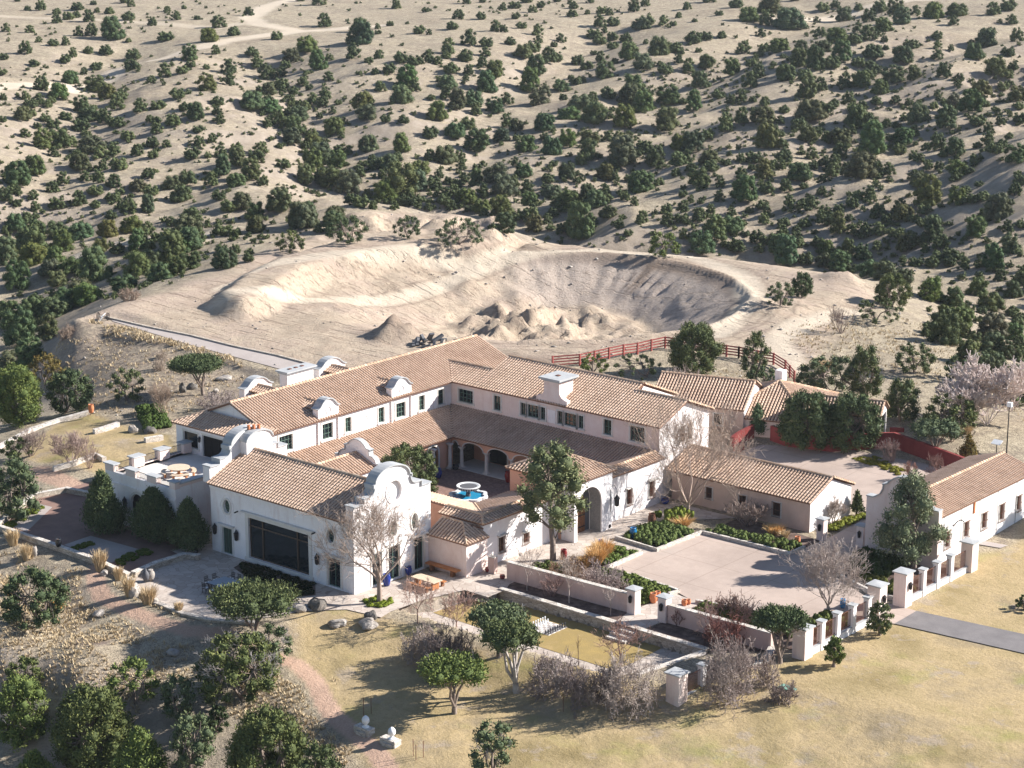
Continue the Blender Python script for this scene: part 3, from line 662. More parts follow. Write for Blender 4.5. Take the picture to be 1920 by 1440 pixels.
def ridge_caps(mb, p0, p1, r=0.15, up=0.03):
    a, b = Vector(p0), Vector(p1); L = (b - a).length; d = (b - a) / L; m = max(1, int(L / .45))
    sd_ = d.cross(Vector((0, 0, 1))).normalized(); u = sd_.cross(d).normalized()
    for j in range(m):
        vs = []
        for t0, rr, lift in ((j / m, r, .035), ((j + 1) / m, r * .88, 0)):
            for t in (0, .25, .5, .75, 1):
                an = math.pi * (t * 1.16 - .08); vs.append(tuple(a + d * L * t0 + sd_ * rr * math.cos(an) + u * (up + lift + rr * math.sin(an))))
        mb.add(vs, [(0, 1, 6, 5), (1, 2, 7, 6), (2, 3, 8, 7), (3, 4, 9, 8), (0, 4, 3, 2, 1), (5, 6, 7, 8, 9)], min(1, max(0, rng.gauss(.5, .25))))
def roof(parent, planes, ridges=(), label=None, name='roof', sp=0.34, row=0.43, thick=0.14, rr=0.15):
    """planes: lists of 3-D corners; the first edge is the eave. Tiles, bed and ridge caps of one roof"""
    mt = MB(); mbb = MB(); mr = MB()
    for pts in planes:
        P = [Vector(p) for p in pts]; O = P[0]; A = (P[1] - P[0]).normalized()
        nn = None
        for k in range(2, len(P)):
            c = A.cross(P[k] - O)
            if c.length > 0.2: nn = c.normalized(); break
        S = nn.cross(A).normalized()
        if S.z < 0: S = -S
        poly = [((p - O).dot(A), (p - O).dot(S)) for p in P]
        tile_field(mt, mbb, O, A, S, poly, sp, row, thick)
    o = mt.build(name, 'roof_tile', parent, None if parent else planes[0][0])
    if label: o['label'] = label
    mbb.build('roof_deck', 'roof_base', o)
    for a, b in ridges: mr = MB(); ridge_caps(mr, a, b, rr); mr.build('ridge_caps', 'ridge_tile', o)
    return o
def wall_run(parent, pts, z0, z1, holes=None, mat='stucco', th=0.3, hd=0.18, closed=False, label=None, name='wall'):
    """walls along a line of points, outward to the right; holes: {edge: [loops]}"""
    mb = MB(); n = len(pts)
    for i in range(n if closed else n - 1):
        pl = Plane(pts[i], pts[(i + 1) % n]); h = (holes or {}).get(i, [])
        plate(mb, pl, rect(0, pl.L, z0, z1), h, th, hd)
    o = mb.build(name, mat, parent)
    if label: o['label'] = label
    return o
def mission_profile(c, base, half=4.7, low=7.6):
    """curved and stepped gable head, left to right along a"""
    L = [(-half, low), (-3.5, low), (-3.5, low + .46), (-2.78, low + .46), (-2.55, low + .52), (-2.34, low + .66), (-2.2, low + .88), (-2.12, low + 1.2), (-2.3, low + 1.2), (-2.3, low + 1.36), (-2.06, low + 1.42)]
    top = [(2.06 * math.cos(math.pi * (1 - k / 16)), low + 1.45 + 1.12 * math.sin(math.pi * k / 16)) for k in range(1, 16)]
    Rr = [(-a, z) for a, z in reversed(L)]
    return [(c - half, base)] + [(c + a, z) for a, z in L] + [(c + a, z) for a, z in top] + [(c + a, z) for a, z in Rr] + [(c + half, base)]
def lantern(parent, pl, a, z, s=1.0):
    mb = MB(); c = pl.P(a, z, .16)
    mb.lathe((c[0], c[1], z), [(.03 * s, -.30 * s), (.10 * s, -.24 * s), (.13 * s, .10 * s), (.15 * s, .14 * s), (.05 * s, .28 * s), (.02 * s, .36 * s)], 6)
    mb.bar(pl.P(a, z + .2 * s, 0), pl.P(a, z + .2 * s, .16), .03 * s)
    o = mb.build('wall_lantern', 'dark_metal', parent); return o

# ------------------------------------------------------------------ the hacienda
H = thing('hacienda', 'large white stucco hacienda with tiled roofs and curved gables round a courtyard', 'mansion', (-9, 20, 0))
# great hall
plS = Plane((-17.6, 0), (0, 0))
W_BIG = rect(4.8, 12.25, .42, 4.1); W_D1 = rect(1.4, 2.65, .08, 2.5); W_D2 = rect(14.5, 16.0, .15, 2.7); O1 = ellipse(2.1, 4.5, .42, .62); O2 = ellipse(14.95, 4.62, .42, .62)
mb = MB(); plate(mb, plS, rect(0, 16.75, -.3, 6.15), [W_BIG, W_D1, W_D2, O1, O2], .35, .22)
mb.hexa([plS.P(a, z, 0) for a, z in rect(0, 16.75, 5.9, 6.12)], [plS.P(a, z, .14) for a, z in rect(0, 16.75, 5.9, 6.12)])
mb.build('wall', 'stucco', H)['label'] = 'tall shaded wall of the great hall'; mb = MB()
plN = Plane((-.85, 9.4), (-17.6, 9.4)); plate(mb, plN, rect(0, 16.75, -.3, 6.15), [], .35)
mb.build('wall', 'stucco', H)
o = opening(H, plS, 4.8, 12.25, .42, 4.1, 1, 1, .38, True, 'frame_brown', 'glass', .22, 'picture_window', False, True, label='huge dark picture window with pale surround', bar=.09)
s = MB()
for a in (6.45, 10.75): s.hexa([plS.P(x, z, -.19) for x, z in rect(a - .05, a + .05, .42, 4.1)], [plS.P(x, z, -.10) for x, z in rect(a - .05, a + .05, .42, 4.1)])
s.hexa([plS.P(x, z, -.185) for x, z in rect(4.8, 12.25, 3.28, 3.38)], [plS.P(x, z, -.11) for x, z in rect(4.8, 12.25, 3.28, 3.38)])
s.build('mullion', 'frame_brown', o)
opening(H, plS, 1.4, 2.65, .08, 2.5, 2, 1, .2, False, 'frame_green', 'glass_green', .22, 'door', False, True)
opening(H, plS, 14.5, 16.0, .15, 2.7, 2, 1, .2, False, 'frame_green', 'glass', .22, 'door', False, True)
opening(H, plS, 1.68, 2.52, 3.88, 5.12, trim=.16, shape='oval', pane='glass_green', hd=.22)
opening(H, plS, 14.53, 15.37, 4.0, 5.24, trim=.16, shape='oval', hd=.22)
for c, z in ((2.1, 4.5), (14.95, 4.62)):
    mb = MB(); fr = ellipse(c, z, .74, .98, 32); fr = [(c + (a - c) * (1 + .1 * math.cos(8 * i * math.pi / 32)), z + (q - z) * (1 + .1 * math.cos(8 * i * math.pi / 32))) for i, (a, q) in enumerate(fr)]
    band(mb, plS, fr, -.08, 0, .035, True); mb.build('plaster_relief', 'stucco', H)
for a, z in ((.56, 2.1), (3.35, 2.1), (13.35, 2.2)): lantern(H, plS, a, z, 1.6)
for a, z in ((3.5, 4.35), (13.05, 4.5)):
    mb = MB(); mb.bar(plS.P(a, z, 0), plS.P(a, z - .04, .42), .09); mb.build('rain_spout', 'dark_metal', H)
roof(H, [[(-17.6, -.35, 6.3), (-.85, -.35, 6.3), (-.85, 4.65, 8.45), (-17.6, 4.65, 8.45)], [(-.85, 9.65, 6.3), (-17.6, 9.65, 6.3), (-17.6, 4.65, 8.45), (-.85, 4.65, 8.45)]],
     [((-17.6, 4.65, 8.45), (-.9, 4.65, 8.45))], 'low gabled tile roof over the great hall')
plE = Plane((0, 0), (0, 10))
E_D = [rect(2.15, 3.35, .15, 2.9), rect(4.15, 5.55, .1, 3.0), rect(7.35, 8.55, .1, 3.0)]
G_O = [ellipse(4.85 + k, 4.62, .40, .72) for k in (0, 2.6)]; G_C = ellipse(4.95, 7.9, .92, .95, 28)
mb = MB(); plate(mb, plE, [(.0, -.3)] + mission_profile(4.75, -.3, 4.75)[1:-1] + [(9.5, -.3)], E_D + G_O + [G_C], .85, .22)
mb.add([plE.P(a, z, -.22) for a, z in G_C], [tuple(range(28))])
mb.build('gable_wall', 'stucco', H)['label'] = 'brilliant white curved front gable with blind round niche'
mb = MB(); band(mb, plE, [(a, z) for a, z in mission_profile(4.75, 0, 4.75)][1:-1], -(-.12), -.97, .16)
mb.build('coping', 'cap_stone', H); mb = MB(); band(mb, plE, ellipse(4.95, 7.9, .92, .95, 28), -.12, 0, .05, True)
mb.build('niche_moulding', 'stucco', H)
for (a0, a1, z0, z1) in ((2.15, 3.35, .15, 2.9), (4.15, 5.55, .1, 3.0), (7.35, 8.55, .1, 3.0)):
    opening(H, plE, a0, a1, z0, z1, 2, 1, .2, False, 'frame_green', 'glass', .22, 'door', False, True)
for k in (0, 2.6): opening(H, plE, 4.45 + k, 5.25 + k, 3.9, 5.34, trim=.14, shape='oval', pane='glass_green', hd=.22)
# west gable with chimney breast
plW = Plane((-17.6, 0), (-17.6, 10))
mb = MB(); plate(mb, plW, [(0, 6.2)] + mission_profile(4.7, 6.2, 4.7, 7.62)[1:-1] + [(9.4, 6.2)], [], .9); mb.build('gable_wall', 'stucco', H)
mb = MB(); band(mb, plW, mission_profile(4.7, 0, 4.7, 7.62)[1:-1], .12, -1.02, .12); mb.build('coping', 'cap_stone', H)
mb = MB(); plC = Plane((-16.75, 3.7), (-16.75, 7.0)); aw = arch(0, 3.1, 7.2, 9.25, .78)
plate(mb, plC, aw, [], 1.9); mb.build('chimney', 'stucco', H)
mb = MB(); band(mb, plC, aw[2:], -.12, -2.0, .12); mb.build('coping', 'cap_stone', H)
for k in range(3):
    mb = MB(); mb.lathe((-17.5 + .25 * k, 4.7 + .38 * k, 10.12), [(.16, 0), (.19, .1), (.13, .34), (.15, .4)], 10); mb.build('chimney_pot', 'terracotta', H)
# small cross roof with its curved parapet
wall_run(H, [(-13.3, 9.4), (-13.3, 16.5)], 0, 4.55)
wall_run(H, [(-18, 16.5), (-18, 9.4)], 0, 4.55)
roof(H, [[(-13.0, 9.45, 4.6), (-13.0, 16.45, 4.6), (-15.65, 16.45, 5.66), (-15.65, 9.45, 5.66)], [(-18.3, 16.45, 4.6), (-18.3, 9.45, 4.6), (-15.65, 9.45, 5.66), (-15.65, 16.45, 5.66)]], [((-15.65, 9.5, 5.66), (-15.65, 16.4, 5.66))])
plG = Plane((-18.7, 16.5), (-12.6, 16.5)); c = 3.05
half = [(-2.95, 4.95), (-2.45, 4.95), (-2.3, 5.3), (-2.0, 5.52), (-1.7, 5.55), (-1.55, 5.6), (-1.5, 6.05), (-1.7, 6.1), (-1.2, 6.2), (-.95, 6.5), (-.55, 6.75), (-.2, 6.85)]
prof = [(c + a, z) for a, z in half] + [(c - a, z) for a, z in reversed(half)]
mb = MB(); plate(mb, plG, [(c - 2.95, 0)] + prof + [(c + 2.95, 0)], [], .4, o0=-.01); mb.build('gable_wall', 'stucco', H)
mb = MB(); band(mb, plG, prof, .09, -.5, .1); mb.build('coping', 'cap_stone', H)

# two-storey wings: ground-floor and upper walls
XW, YW = -22.4, 37.2
pl_l = Plane((XW, 11.8), (XW, YW))
LW = [(12.95, 14.7, 5.1, 6.62), (18.65, 20.05, 5.05, 6.6), (21.75, 22.6, 5.1, 6.58), (26.4, 27.25, 5.05, 6.6), (28.95, 30.3, 5.0, 6.5), (32.3, 33.15, 5.05, 6.6), (35.15, 36.05, 5.05, 6.65)]
mb = MB(); plate(mb, pl_l, rect(0, YW - 11.8, 3.4, 7.1), [rect(a - 11.8, b - 11.8, z0, z1) for a, b, z0, z1 in LW], .35, .2)
mb.build('wall', 'stucco', H)
for i, (a, b, z0, z1) in enumerate(LW):
    opening(H, pl_l, a - 11.8, b - 11.8, z0, z1, (4 if b - a > 1.6 else 3 if b - a > 1.2 else 2), 3, .13 if b - a < 1.2 else .2, True, 'frame_green', 'glass_green' if i in (2, 3) else 'glass', .2)
# plaster relief between windows
def relief(pl, a, z, s=1.0, top=False):
    mb = MB()
    band(mb, pl, ellipse(a, z, .33 * s, .42 * s, 20), -.05, 0, .04, True)
    pts = [(-.75, .95), (-.35, .9), (0, 1.05), (.35, .9), (.75, .95), (.62, .3), (.75, -.35), (.35, -.9), (0, -.75), (-.35, -.9), (-.75, -.35), (-.62, .3)]
    band(mb, pl, [(a + x * s * .75, z + q * s * .8) for x, q in pts], -.04, 0, .03, True)
    mb.build('plaster_relief', 'stucco', H)
relief(pl_l, 24.5 - 11.8, 5.85)
plL2 = Plane((-32.5, 47), (-32.5, 11.8))
wall_run(H, [(XW, 47), (-32.5, 47), (-32.5, 11.8)], -.3, 7.1)
mb = MB(); plg = Plane((-32.9, 11.8), (-22.0, 11.8)); plate(mb, plg, [(.4, 3.8), (10.5, 3.8), (10.5, 7.18), (5.43, 9.22), (.4, 7.18)], [], .3); mb.build('gable_wall', 'stucco', H)
mb = MB(); plg2 = Plane((-22.4, 46.7), (-32.5, 46.7)); plate(mb, plg2, [(0, 7.1), (10.1, 7.1), (5.07, 9.15)], [], .3); mb.build('gable_wall', 'stucco', H)
# dormer fronts over the left wing's windows
def dormer(ya, yb, sgn=1, x=XW, zb=7.12, top=9.05, back=2.6, ridge_z=8.55):
    c = (yb - ya) / 2; hw = c
    pl = Plane((x + .14 * sgn, ya), (x + .14 * sgn, yb)) if sgn > 0 else Plane((x - .14, yb), (x - .14, ya))
    pr = [(-hw, zb - .02), (-hw, top - .85), (-hw * .82, top - .72), (-hw * .66, top - .5), (-hw * .55, top - .3), (-hw * .36, top - .1), (-hw * .15, top)]
    prof = pr[1:] + [(-a, z) for a, z in reversed(pr[1:])]
    mb = MB(); plate(mb, pl, [(c + pr[0][0], pr[0][1])] + [(c + a, z) for a, z in prof] + [(c + hw, zb - .02)], [], .75, o0=.02); mb.build('dormer_gable', 'stucco', H)
    mb = MB(); band(mb, pl, [(c - hw - .12, top - .86)] + [(c + a, z) for a, z in prof] + [(c + hw + .12, top - .86)], .1, -.85, .16); mb.build('coping', 'cap_stone', H)
    ym = (ya + yb) / 2; xf = x - .5 * sgn; z0 = ridge_z
    dz = .42; w = 1.15
    roof(H, [[(xf, ym - w, z0 - dz), (xf - back * sgn, ym - w, z0 - dz), (xf - back * sgn, ym, z0), (xf, ym, z0)], [(xf, ym + w, z0 - dz), (xf - back * sgn, ym + w, z0 - dz), (xf - back * sgn, ym, z0), (xf, ym, z0)]],
         [((xf, ym, z0), (xf - back * sgn, ym, z0))], name='dormer_roof', thick=.08)
    return pl, c
for ya, yb in ((18.0, 20.75), (28.2, 31.05)):
    pl, c = dormer(ya, yb); mb = MB(); band(mb, pl, ellipse(c, 7.95, .3, .3, 20), -.05, .02, .08, True)
    band(mb, pl, [(c + x * .8, 7.95 + q * .62) for x, q in [(-.75, .95), (-.35, .8), (0, 1.0), (.35, .8), (.75, .95), (.62, .3), (.75, -.35), (.35, -.9), (0, -.75), (-.35, -.9), (-.75, -.35), (-.62, .3)]], -.04, .02, .05, True); mb.build('plaster_relief', 'stucco', H)
    for a in (-.04, yb - ya - .06): mb = MB(); mb.hexa([pl.P(x, z, -.139) for x, z in rect(a, a + .1, 4.2, 7.1)], [pl.P(x, z, .02) for x, z in rect(a, a + .1, 4.2, 7.1)]); mb.build('pilaster', 'stucco', H)
dormer(17.2, 20.9, -1, -32.2, 7.12, 9.6, 2.6, 8.9); dormer(27.4, 31.2, -1, -32.2, 7.12, 9.6, 2.6, 8.9)
mb = MB(); mb.box(-32.3, -31.2, 22.6, 26.2, -.3, 9.25); mb.build('chimney', 'stucco', H)['label'] = 'broad white chimney with flat cap'
mb = MB(); mb.box(-32.45, -31.05, 22.45, 26.35, 9.25, 9.42); mb.box(-32.6, -30.9, 22.3, 26.5, 9.42, 9.58); mb.build('chimney_cap', 'cap_stone', H)
for k in range(3):
    mb = MB(); mb.box(-31.9, -31.6, 23.3 + k * .85, 23.65 + k * .85, 9.58, 9.65); mb.build('flue', 'rust_metal', H)
# roofs of the two wings
xe, ze, xr, zr = -22.05, 7.2, -27.47, 9.37
ye, zf, yr, zg = 36.85, 7.25, 42.35, 9.4
roof(H, [[(xe, 11.5, ze), (xe, 37.0, ze), (-25.0, 39.9, 8.38), (-19.0, 39.9, 8.4 - 2.4), (-19, 46.97, 6.0), (xe, 46.97, ze), (xr, 46.97, zr), (xr, 11.5, zr)][:3] + [(-25.0, 39.9, 8.38), (xe, 39.9, ze), (xe, 46.97, ze), (xr, 46.97, zr), (xr, 11.5, zr)],
         [(-32.9, 46.97, ze), (-32.9, 11.5, ze), (xr, 11.5, zr), (xr, 46.97, zr)]],
     [((xr, 11.5, zr), (xr, 46.97, zr))], 'long tile roof of the left two-storey wing')
roof(H, [[(xe, ye, zf), (-19, ye, zf), (-19, 39.9, 8.44), (-25.0, 39.9, 8.44)], [(-19, ye, zf), (4.3, ye, zf), (4.3, 41.25, 8.97), (-1.7, 41.25, 8.97), (-1.7, yr, zg), (-19, yr, zg)],
         [(-1.7, 47.85, zf), (-19, 47.85, zf), (-19, yr, zg), (-1.7, yr, zg)], [(4.3, 45.65, zf), (-1.7, 45.65, zf), (-1.7, 41.25, 8.97), (4.3, 41.25, 8.97)],
         [(-19, 42.9, zf), (-26, 42.9, zf), (-25, 39.9, 8.44), (-19, 39.9, 8.44)]],
     [((-25, 39.9, 8.45), (-19, 39.9, 8.45)), ((-19, yr, zg), (-1.7, yr, zg)), ((-1.7, 41.25, 8.97), (4.3, 41.25, 8.97)), ((-1.7, yr, zg), (-1.7, 47.85, zf)), ((4.3, 41.25, 8.97), (4.3, 45.65, zf))], 'long stepped tile roof of the right two-storey wing')
pl_r = Plane((XW, YW), (4.0, YW))
RW = [(1.0, 2.95, 5.25, 6.62), (5.75, 6.65, 5.2, 6.72), (9.25, 9.95, 5.3, 6.6), (10.15, 11.6, 5.3, 6.6), (11.8, 12.45, 5.3, 6.6), (14.0, 14.65, 5.3, 6.6), (14.85, 16.4, 5.3, 6.6), (16.6, 17.25, 5.3, 6.6), (19.75, 20.7, 5.3, 6.8), (22.95, 24.7, 5.25, 6.78)]
mb = MB(); plate(mb, pl_r, rect(.0, 26.4, 3.4, 7.15), [rect(a, b, z0, z1) for a, b, z0, z1 in RW], .35, .2)
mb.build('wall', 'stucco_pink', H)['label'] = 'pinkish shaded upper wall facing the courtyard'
for (a, b, z0, z1) in RW: opening(H, pl_r, a, b, z0, z1, (4 if b - a > 1.6 else 3 if b - a > 1.2 else 2), 3 if b - a > 1.2 else 2, .16, True, 'frame_green', 'glass', .2)
pl_e = Plane((4.0, YW), (4.0, 45.3))
EW = [rect(3.35, 4.1, 4.9, 6.5), rect(4.55, 5.3, 4.9, 6.5)]
mb = MB(); plate(mb, pl_e, [(0, -.3), (8.1, -.3), (8.1, 7.1), (4.05, 8.82), (0, 7.1)], EW, .3, .2); mb.build('gable_wall', 'stucco', H); mb = MB(); plate(mb, Plane((-1.75, YW), (-1.75, 47.5)), [(3.2, 7.1), (10.3, 7.1), (5.15, 9.2)], [], .3)
mb.build('gable_wall', 'stucco', H)
for a in (3.35, 4.55): opening(H, pl_e, a, a + .75, 4.9, 6.5, 2, 1, .1, True, 'frame_brown', 'curtain', .2)
wall_run(H, [(4.0, 45.3), (-1.7, 45.3)], -.3, 7.1); wall_run(H, [(-1.7, 47.5), (-19, 47.5), (-22.4, 47)], -.3, 7.1)
# chimney over the right wing with scrolled shoulders
plc = Plane((-9.0, 36.98), (-8, 36.98)); hw = .95
sc_ = [(-hw - 1.0, 7.2), (-hw - 1.0, 7.75), (-hw - .72, 7.8), (-hw - .3, 8.0), (-hw - .05, 8.3), (-hw, 8.7), (-hw, 9.5)]
mb = MB(); plate(mb, plc, [(a, z) for a, z in sc_] + [(-a, z) for a, z in reversed(sc_)], [], .55); mb.box(-9.93, -8.07, 37.5, 39.2, 7.4, 9.5)
mb.build('chimney', 'stucco_pink', H)['label'] = 'chimney with scrolled shoulders over the courtyard wall'
mb = MB(); mb.box(-10.15, -7.85, 36.75, 39.4, 9.5, 9.66); mb.box(-10.35, -7.65, 36.55, 39.6, 9.66, 9.86); mb.build('chimney_cap', 'cap_stone', H)
mb = MB(); mb.box(-9.2, -8.8, 37.8, 38.2, 9.86, 9.93); mb.build('flue', 'rust_metal', H)
mb = MB(); band(mb, pl_r, [(11.8, 6.95), (12.7, 6.95), (12.9, 7.2), (13.4, 7.25), (13.9, 7.2), (14.1, 6.95), (15.0, 6.95)], .05, 0, .05); mb.hexa([pl_r.P(x, z, 0) for x, z in rect(12.75, 13.75, 5.2, 6.5)], [pl_r.P(x, z, .04) for x, z in rect(12.75, 13.75, 5.2, 6.5)])
mb.build('plaster_relief', 'stucco', H)

# courtyard arcade
roof(H, [[(-17.8, 9.7, 3.2), (-17.8, 32.3, 3.2), (-22.4, 36.9, 4.75), (-22.4, 9.7, 4.75)]], [], 'sunlit low tile roof over the left arcade')
roof(H, [[(-17.8, 32.3, 3.2), (3.6, 32.3, 3.2), (3.9, 37.2, 4.78), (-22.6, 37.2, 4.78)]], [], 'shaded low tile roof over the right arcade')
pla = Plane((-18.3, 9.4), (-18.3, 32.8))
AD = [arch(19.6 + k, 21.2 + k, .02, 1.9) for k in (-3.4, 0)] + [arch(k, k + 1.6, .02, 1.9) for k in (8.0, 11.4)]
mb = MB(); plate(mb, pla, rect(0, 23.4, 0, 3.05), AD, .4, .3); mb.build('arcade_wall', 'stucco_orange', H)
for k in (16.2, 19.6, 8.0, 11.4): opening(H, pla, k, k + 1.6, .02, 2.7, 2, 1, .22, False, 'dark_metal', 'void', .3, 'arched_door', shape='arch')
plb = Plane((-18.3, 36.0), (4.5, 36.0)); mb = MB()
plate(mb, plb, rect(0, 22.8, 0, 3.6), [], .3); mb.build('arcade_wall', 'stucco_orange', H)
for k in range(4):
    a0 = 2.2 + k * 5.0; opening(H, plb, a0, a0 + 2.2, .1, 2.5, 2, 1, .2, False, 'dark_metal', 'void', .0 - .03, 'door')
cols = [-17.15 + 3.28 * k for k in range(6)]
plv = Plane((-18.3, 32.65), (4, 32.65))
for k in range(-1, 6):
    x0 = cols[k] if k >= 0 else -18.3; x1 = cols[k + 1] if k < 5 else 3.0
    if k == -1: a = arch(x0 + 18.3 + .02, x1 + 18.3 - .22, 0, 2.35, .45)[2:]
    else: a = arch(x0 + 18.3 + .22, x1 + 18.3 - .22, 0, 2.2, .78)[2:]
    mb = MB(); A0 = x0 + 18.3 + .001; A1 = x1 + 18.3 - .001
    plate(mb, plv, [(A1, 3.12), (A0, 3.12), (A0, a[-1][1])] + list(reversed(a)) + [(A1, a[0][1])], [], .38)
    mb.build('arch', 'stucco_orange', H)
    mb = MB(); band(mb, plv, a, .11, -.02 + .001, .05); mb.build('arch_moulding', 'cast_stone', H)
def column(x, y, z1=2.2, r=.19):
    mb = MB(); mb.box(x - .3, x + .3, y - .3, y + .3, .0, .16)
    mb.lathe((x, y, 0), [(.29, .16), (.29, .24), (.23, .3), (r + .01, .38), (r * 1.02, 1.0), (r * .86, z1 - .26), (r * 1.1, z1 - .22), (.27, z1 - .1)], 16)
    mb.box(x - .29, x + .29, y - .24, y + .24, z1 - .1, z1 + .02); mb.build('column', 'cast_stone', H)
for x in cols: column(x, 32.84)
column(-17.85, 29.4, 2.6, .22); column(-17.9, 31.9, 2.6); column(-18.0, 26.0, 2.6, .22)
# gate tower
plF = Plane((5.75, 22.2), (5.75, 27.7)); ga = arch(.46, 4.0, 0, 2.93)
mb = MB(); plate(mb, plF, [(0, 0), (.46, 0)] + list(reversed(ga[2:])) + [(4.0, 0), (5.5, 0), (5.5, 5.5), (0, 5.5)], [], 1.5); mb.build('gate_wall', 'stucco', H)['label'] = 'white front of the gate tower with its tall arch'
wall_run(H, [(4.25, 27.7), (-1.8, 27.7), (-1.8, 22.2), (4.25, 22.2)], 0, 5.5, None, 'stucco_orange')
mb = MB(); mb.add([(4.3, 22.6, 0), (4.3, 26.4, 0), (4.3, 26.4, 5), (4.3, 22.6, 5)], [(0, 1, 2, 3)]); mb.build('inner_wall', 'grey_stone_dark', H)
pld = Plane((4.36, 22.2), (4.36, 27.7)); dd = arch(.5, 3.3, 0, 2.6, 1.4)
mb = MB(); plate(mb, pld, dd, [], .04); 
for k in range(1, 8): mb.hexa([pld.P(a, z, 0) for a, z in rect(.5 + k * .35, .55 + k * .35, .05, 3.1)], [pld.P(a, z, .03) for a, z in rect(.5 + k * .35, .55 + k * .35, .05, 3.1)])
o = mb.build('gate_door', 'wood_door', H)
mb = MB()
for z in (.5, 1.6, 2.6): mb.hexa([pld.P(a, q, .03) for a, q in rect(.6, 3.2, z, z + .1)], [pld.P(a, q, .06) for a, q in rect(.6, 3.2, z, z + .1)])
mb.build('hinge_strap', 'dark_metal', o)
mb = MB(); gl = arch(.47, 3.99, .02, 2.93, 1.76 - .01); plF2 = plF; m_ = gl[1:]
for (a0, z0), (a1, z1) in zip(m_[:-1], m_[1:]): mb.add([plF.P(a0 - .004 * (a0 > 2.2) + .004 * (a0 < 2.2), z0 - .004, -.12), plF.P(a1 - .004 * (a1 > 2.2) + .004 * (a1 < 2.2), z1 - .004, -.12), plF.P(a1 - .004 * (a1 > 2.2) + .004 * (a1 < 2.2), z1 - .004, -1.38), plF.P(a0 - .004 * (a0 > 2.2) + .004 * (a0 < 2.2), z0 - .004, -1.38)], [(0, 1, 2, 3)])
mb.build('arch_lining', 'mosaic', H)['label'] = 'grey pebble-faced lining of the gate arch'
ap = (2.0, 24.95, 7.15); e = [(6.04, 21.9, 5.6), (6.04, 28.0, 5.6), (-2.1, 28.0, 5.6), (-2.1, 21.9, 5.6)]
roof(H, [[e[0], e[1], ap], [e[1], e[2], ap], [e[2], e[3], ap], [e[3], e[0], ap]], [(e[k], ap) for k in range(4)], 'pyramid tile roof of the gate tower', rr=.12)
# corridors either side of the gate
E1 = [(2.05, 2.85, .85, 2.25), (5.4, 6.2, .8, 1.75)]
pw = Plane((3.9, 11.9), (3.9, 22.2)); mb = MB(); plate(mb, pw, rect(0, 10.3, 0, 4.0), [rect(*k) for k in E1], .3, .2)
plate(mb, Plane((0.02, 11.9), (3.9, 11.9)), rect(0, 3.88, 0, 4.0), [], .3); mb.build('wall', 'stucco', H)
for k in E1: opening(H, pw, *k, 2, 1, .1, True, 'frame_brown', 'void', .2, 'window', True, True)
roof(H, [[(-1.0, 11.6, 4.1), (4.2, 11.6, 4.1), (3.15, 12.65, 4.5), (-1.0, 12.65, 4.5)], [(4.2, 11.6, 4.1), (4.2, 21.9, 4.1), (3.15, 21.9, 4.5), (3.15, 12.65, 4.5)],
         [(-1.75, 17.2, 3.3), (-8, 17.2, 3.3), (-8, 12.65, 4.5), (3.15, 12.65, 4.5)], [(-1.75, 21.9, 3.3), (-1.75, 17.2, 3.3), (3.15, 12.65, 4.5), (3.15, 21.9, 4.5)]],
     [((-.8, 12.65, 4.5), (3.15, 12.65, 4.5)), ((3.15, 12.65, 4.5), (3.15, 21.9, 4.5)), ((4.2, 11.6, 4.1), (3.15, 12.65, 4.5)), ((-1.75, 17.2, 3.3), (3.15, 12.65, 4.5))], 'low tile roof of the corridor before the gate')
wall_run(H, [(-1.5, 22.2), (-1.5, 17.0), (-8, 17.0)], 0, 3.25, None, 'stucco_orange')
W2 = [(3.6, 4.4, 1.05, 2.55), (7.05, 7.85, .95, 2.5)]
pq = Plane((4.7, 27.7), (4.7, 36.98)); mb = MB(); plate(mb, pq, rect(0, 9.2, 0, 4.33), [rect(*k) for k in W2], .3, .2); mb.build('wall', 'stucco', H)
for k in W2: opening(H, pq, *k, 2, 1, .1, True, 'frame_brown', 'void', .2, 'window', True, True)
roof(H, [[(5.0, 27.75, 4.45), (5.0, 36.7, 4.45), (3.93, 36.7, 4.88), (3.93, 27.75, 4.88)], [(-.3, 36.6, 3.35), (-.3, 28.05, 3.35), (3.93, 28.05, 4.88), (3.93, 36.6, 4.88)]],
     [((3.93, 28.0, 4.88), (3.93, 36.7, 4.88))], 'narrow tile roof beside the gate tower')
wall_run(H, [(0, 32.2), (0, 28)], 0, 3.4, None, 'stucco_orange')
# corner bay with hipped roof
wall_run(H, [(.02, 9.15), (4.4, 9.15), (4.4, 11.88)], -.2, 3.02, None, 'stucco_pink', label='pinkish wall of the low corner bay')
b0, b1, b2 = (.05, 8.85, 3.08), (4.7, 8.85, 3.08), (4.7, 11.85, 3.08)
roof(H, [[b0, b1, (2.5, 10.9, 4.1), (.05, 10.9, 4.1)], [b1, b2, (4.0, 11.85, 3.42), (2.5, 10.9, 4.1)], [(4.0, 11.88, 3.7), (.05, 11.88, 3.7), (.05, 10.9, 4.1), (2.5, 10.9, 4.1)]], [(b1, (2.5, 10.9, 4.1)), ((.1, 10.9, 4.1), (2.5, 10.9, 4.1))], 'small hipped tile roof over the corner bay', rr=.11)
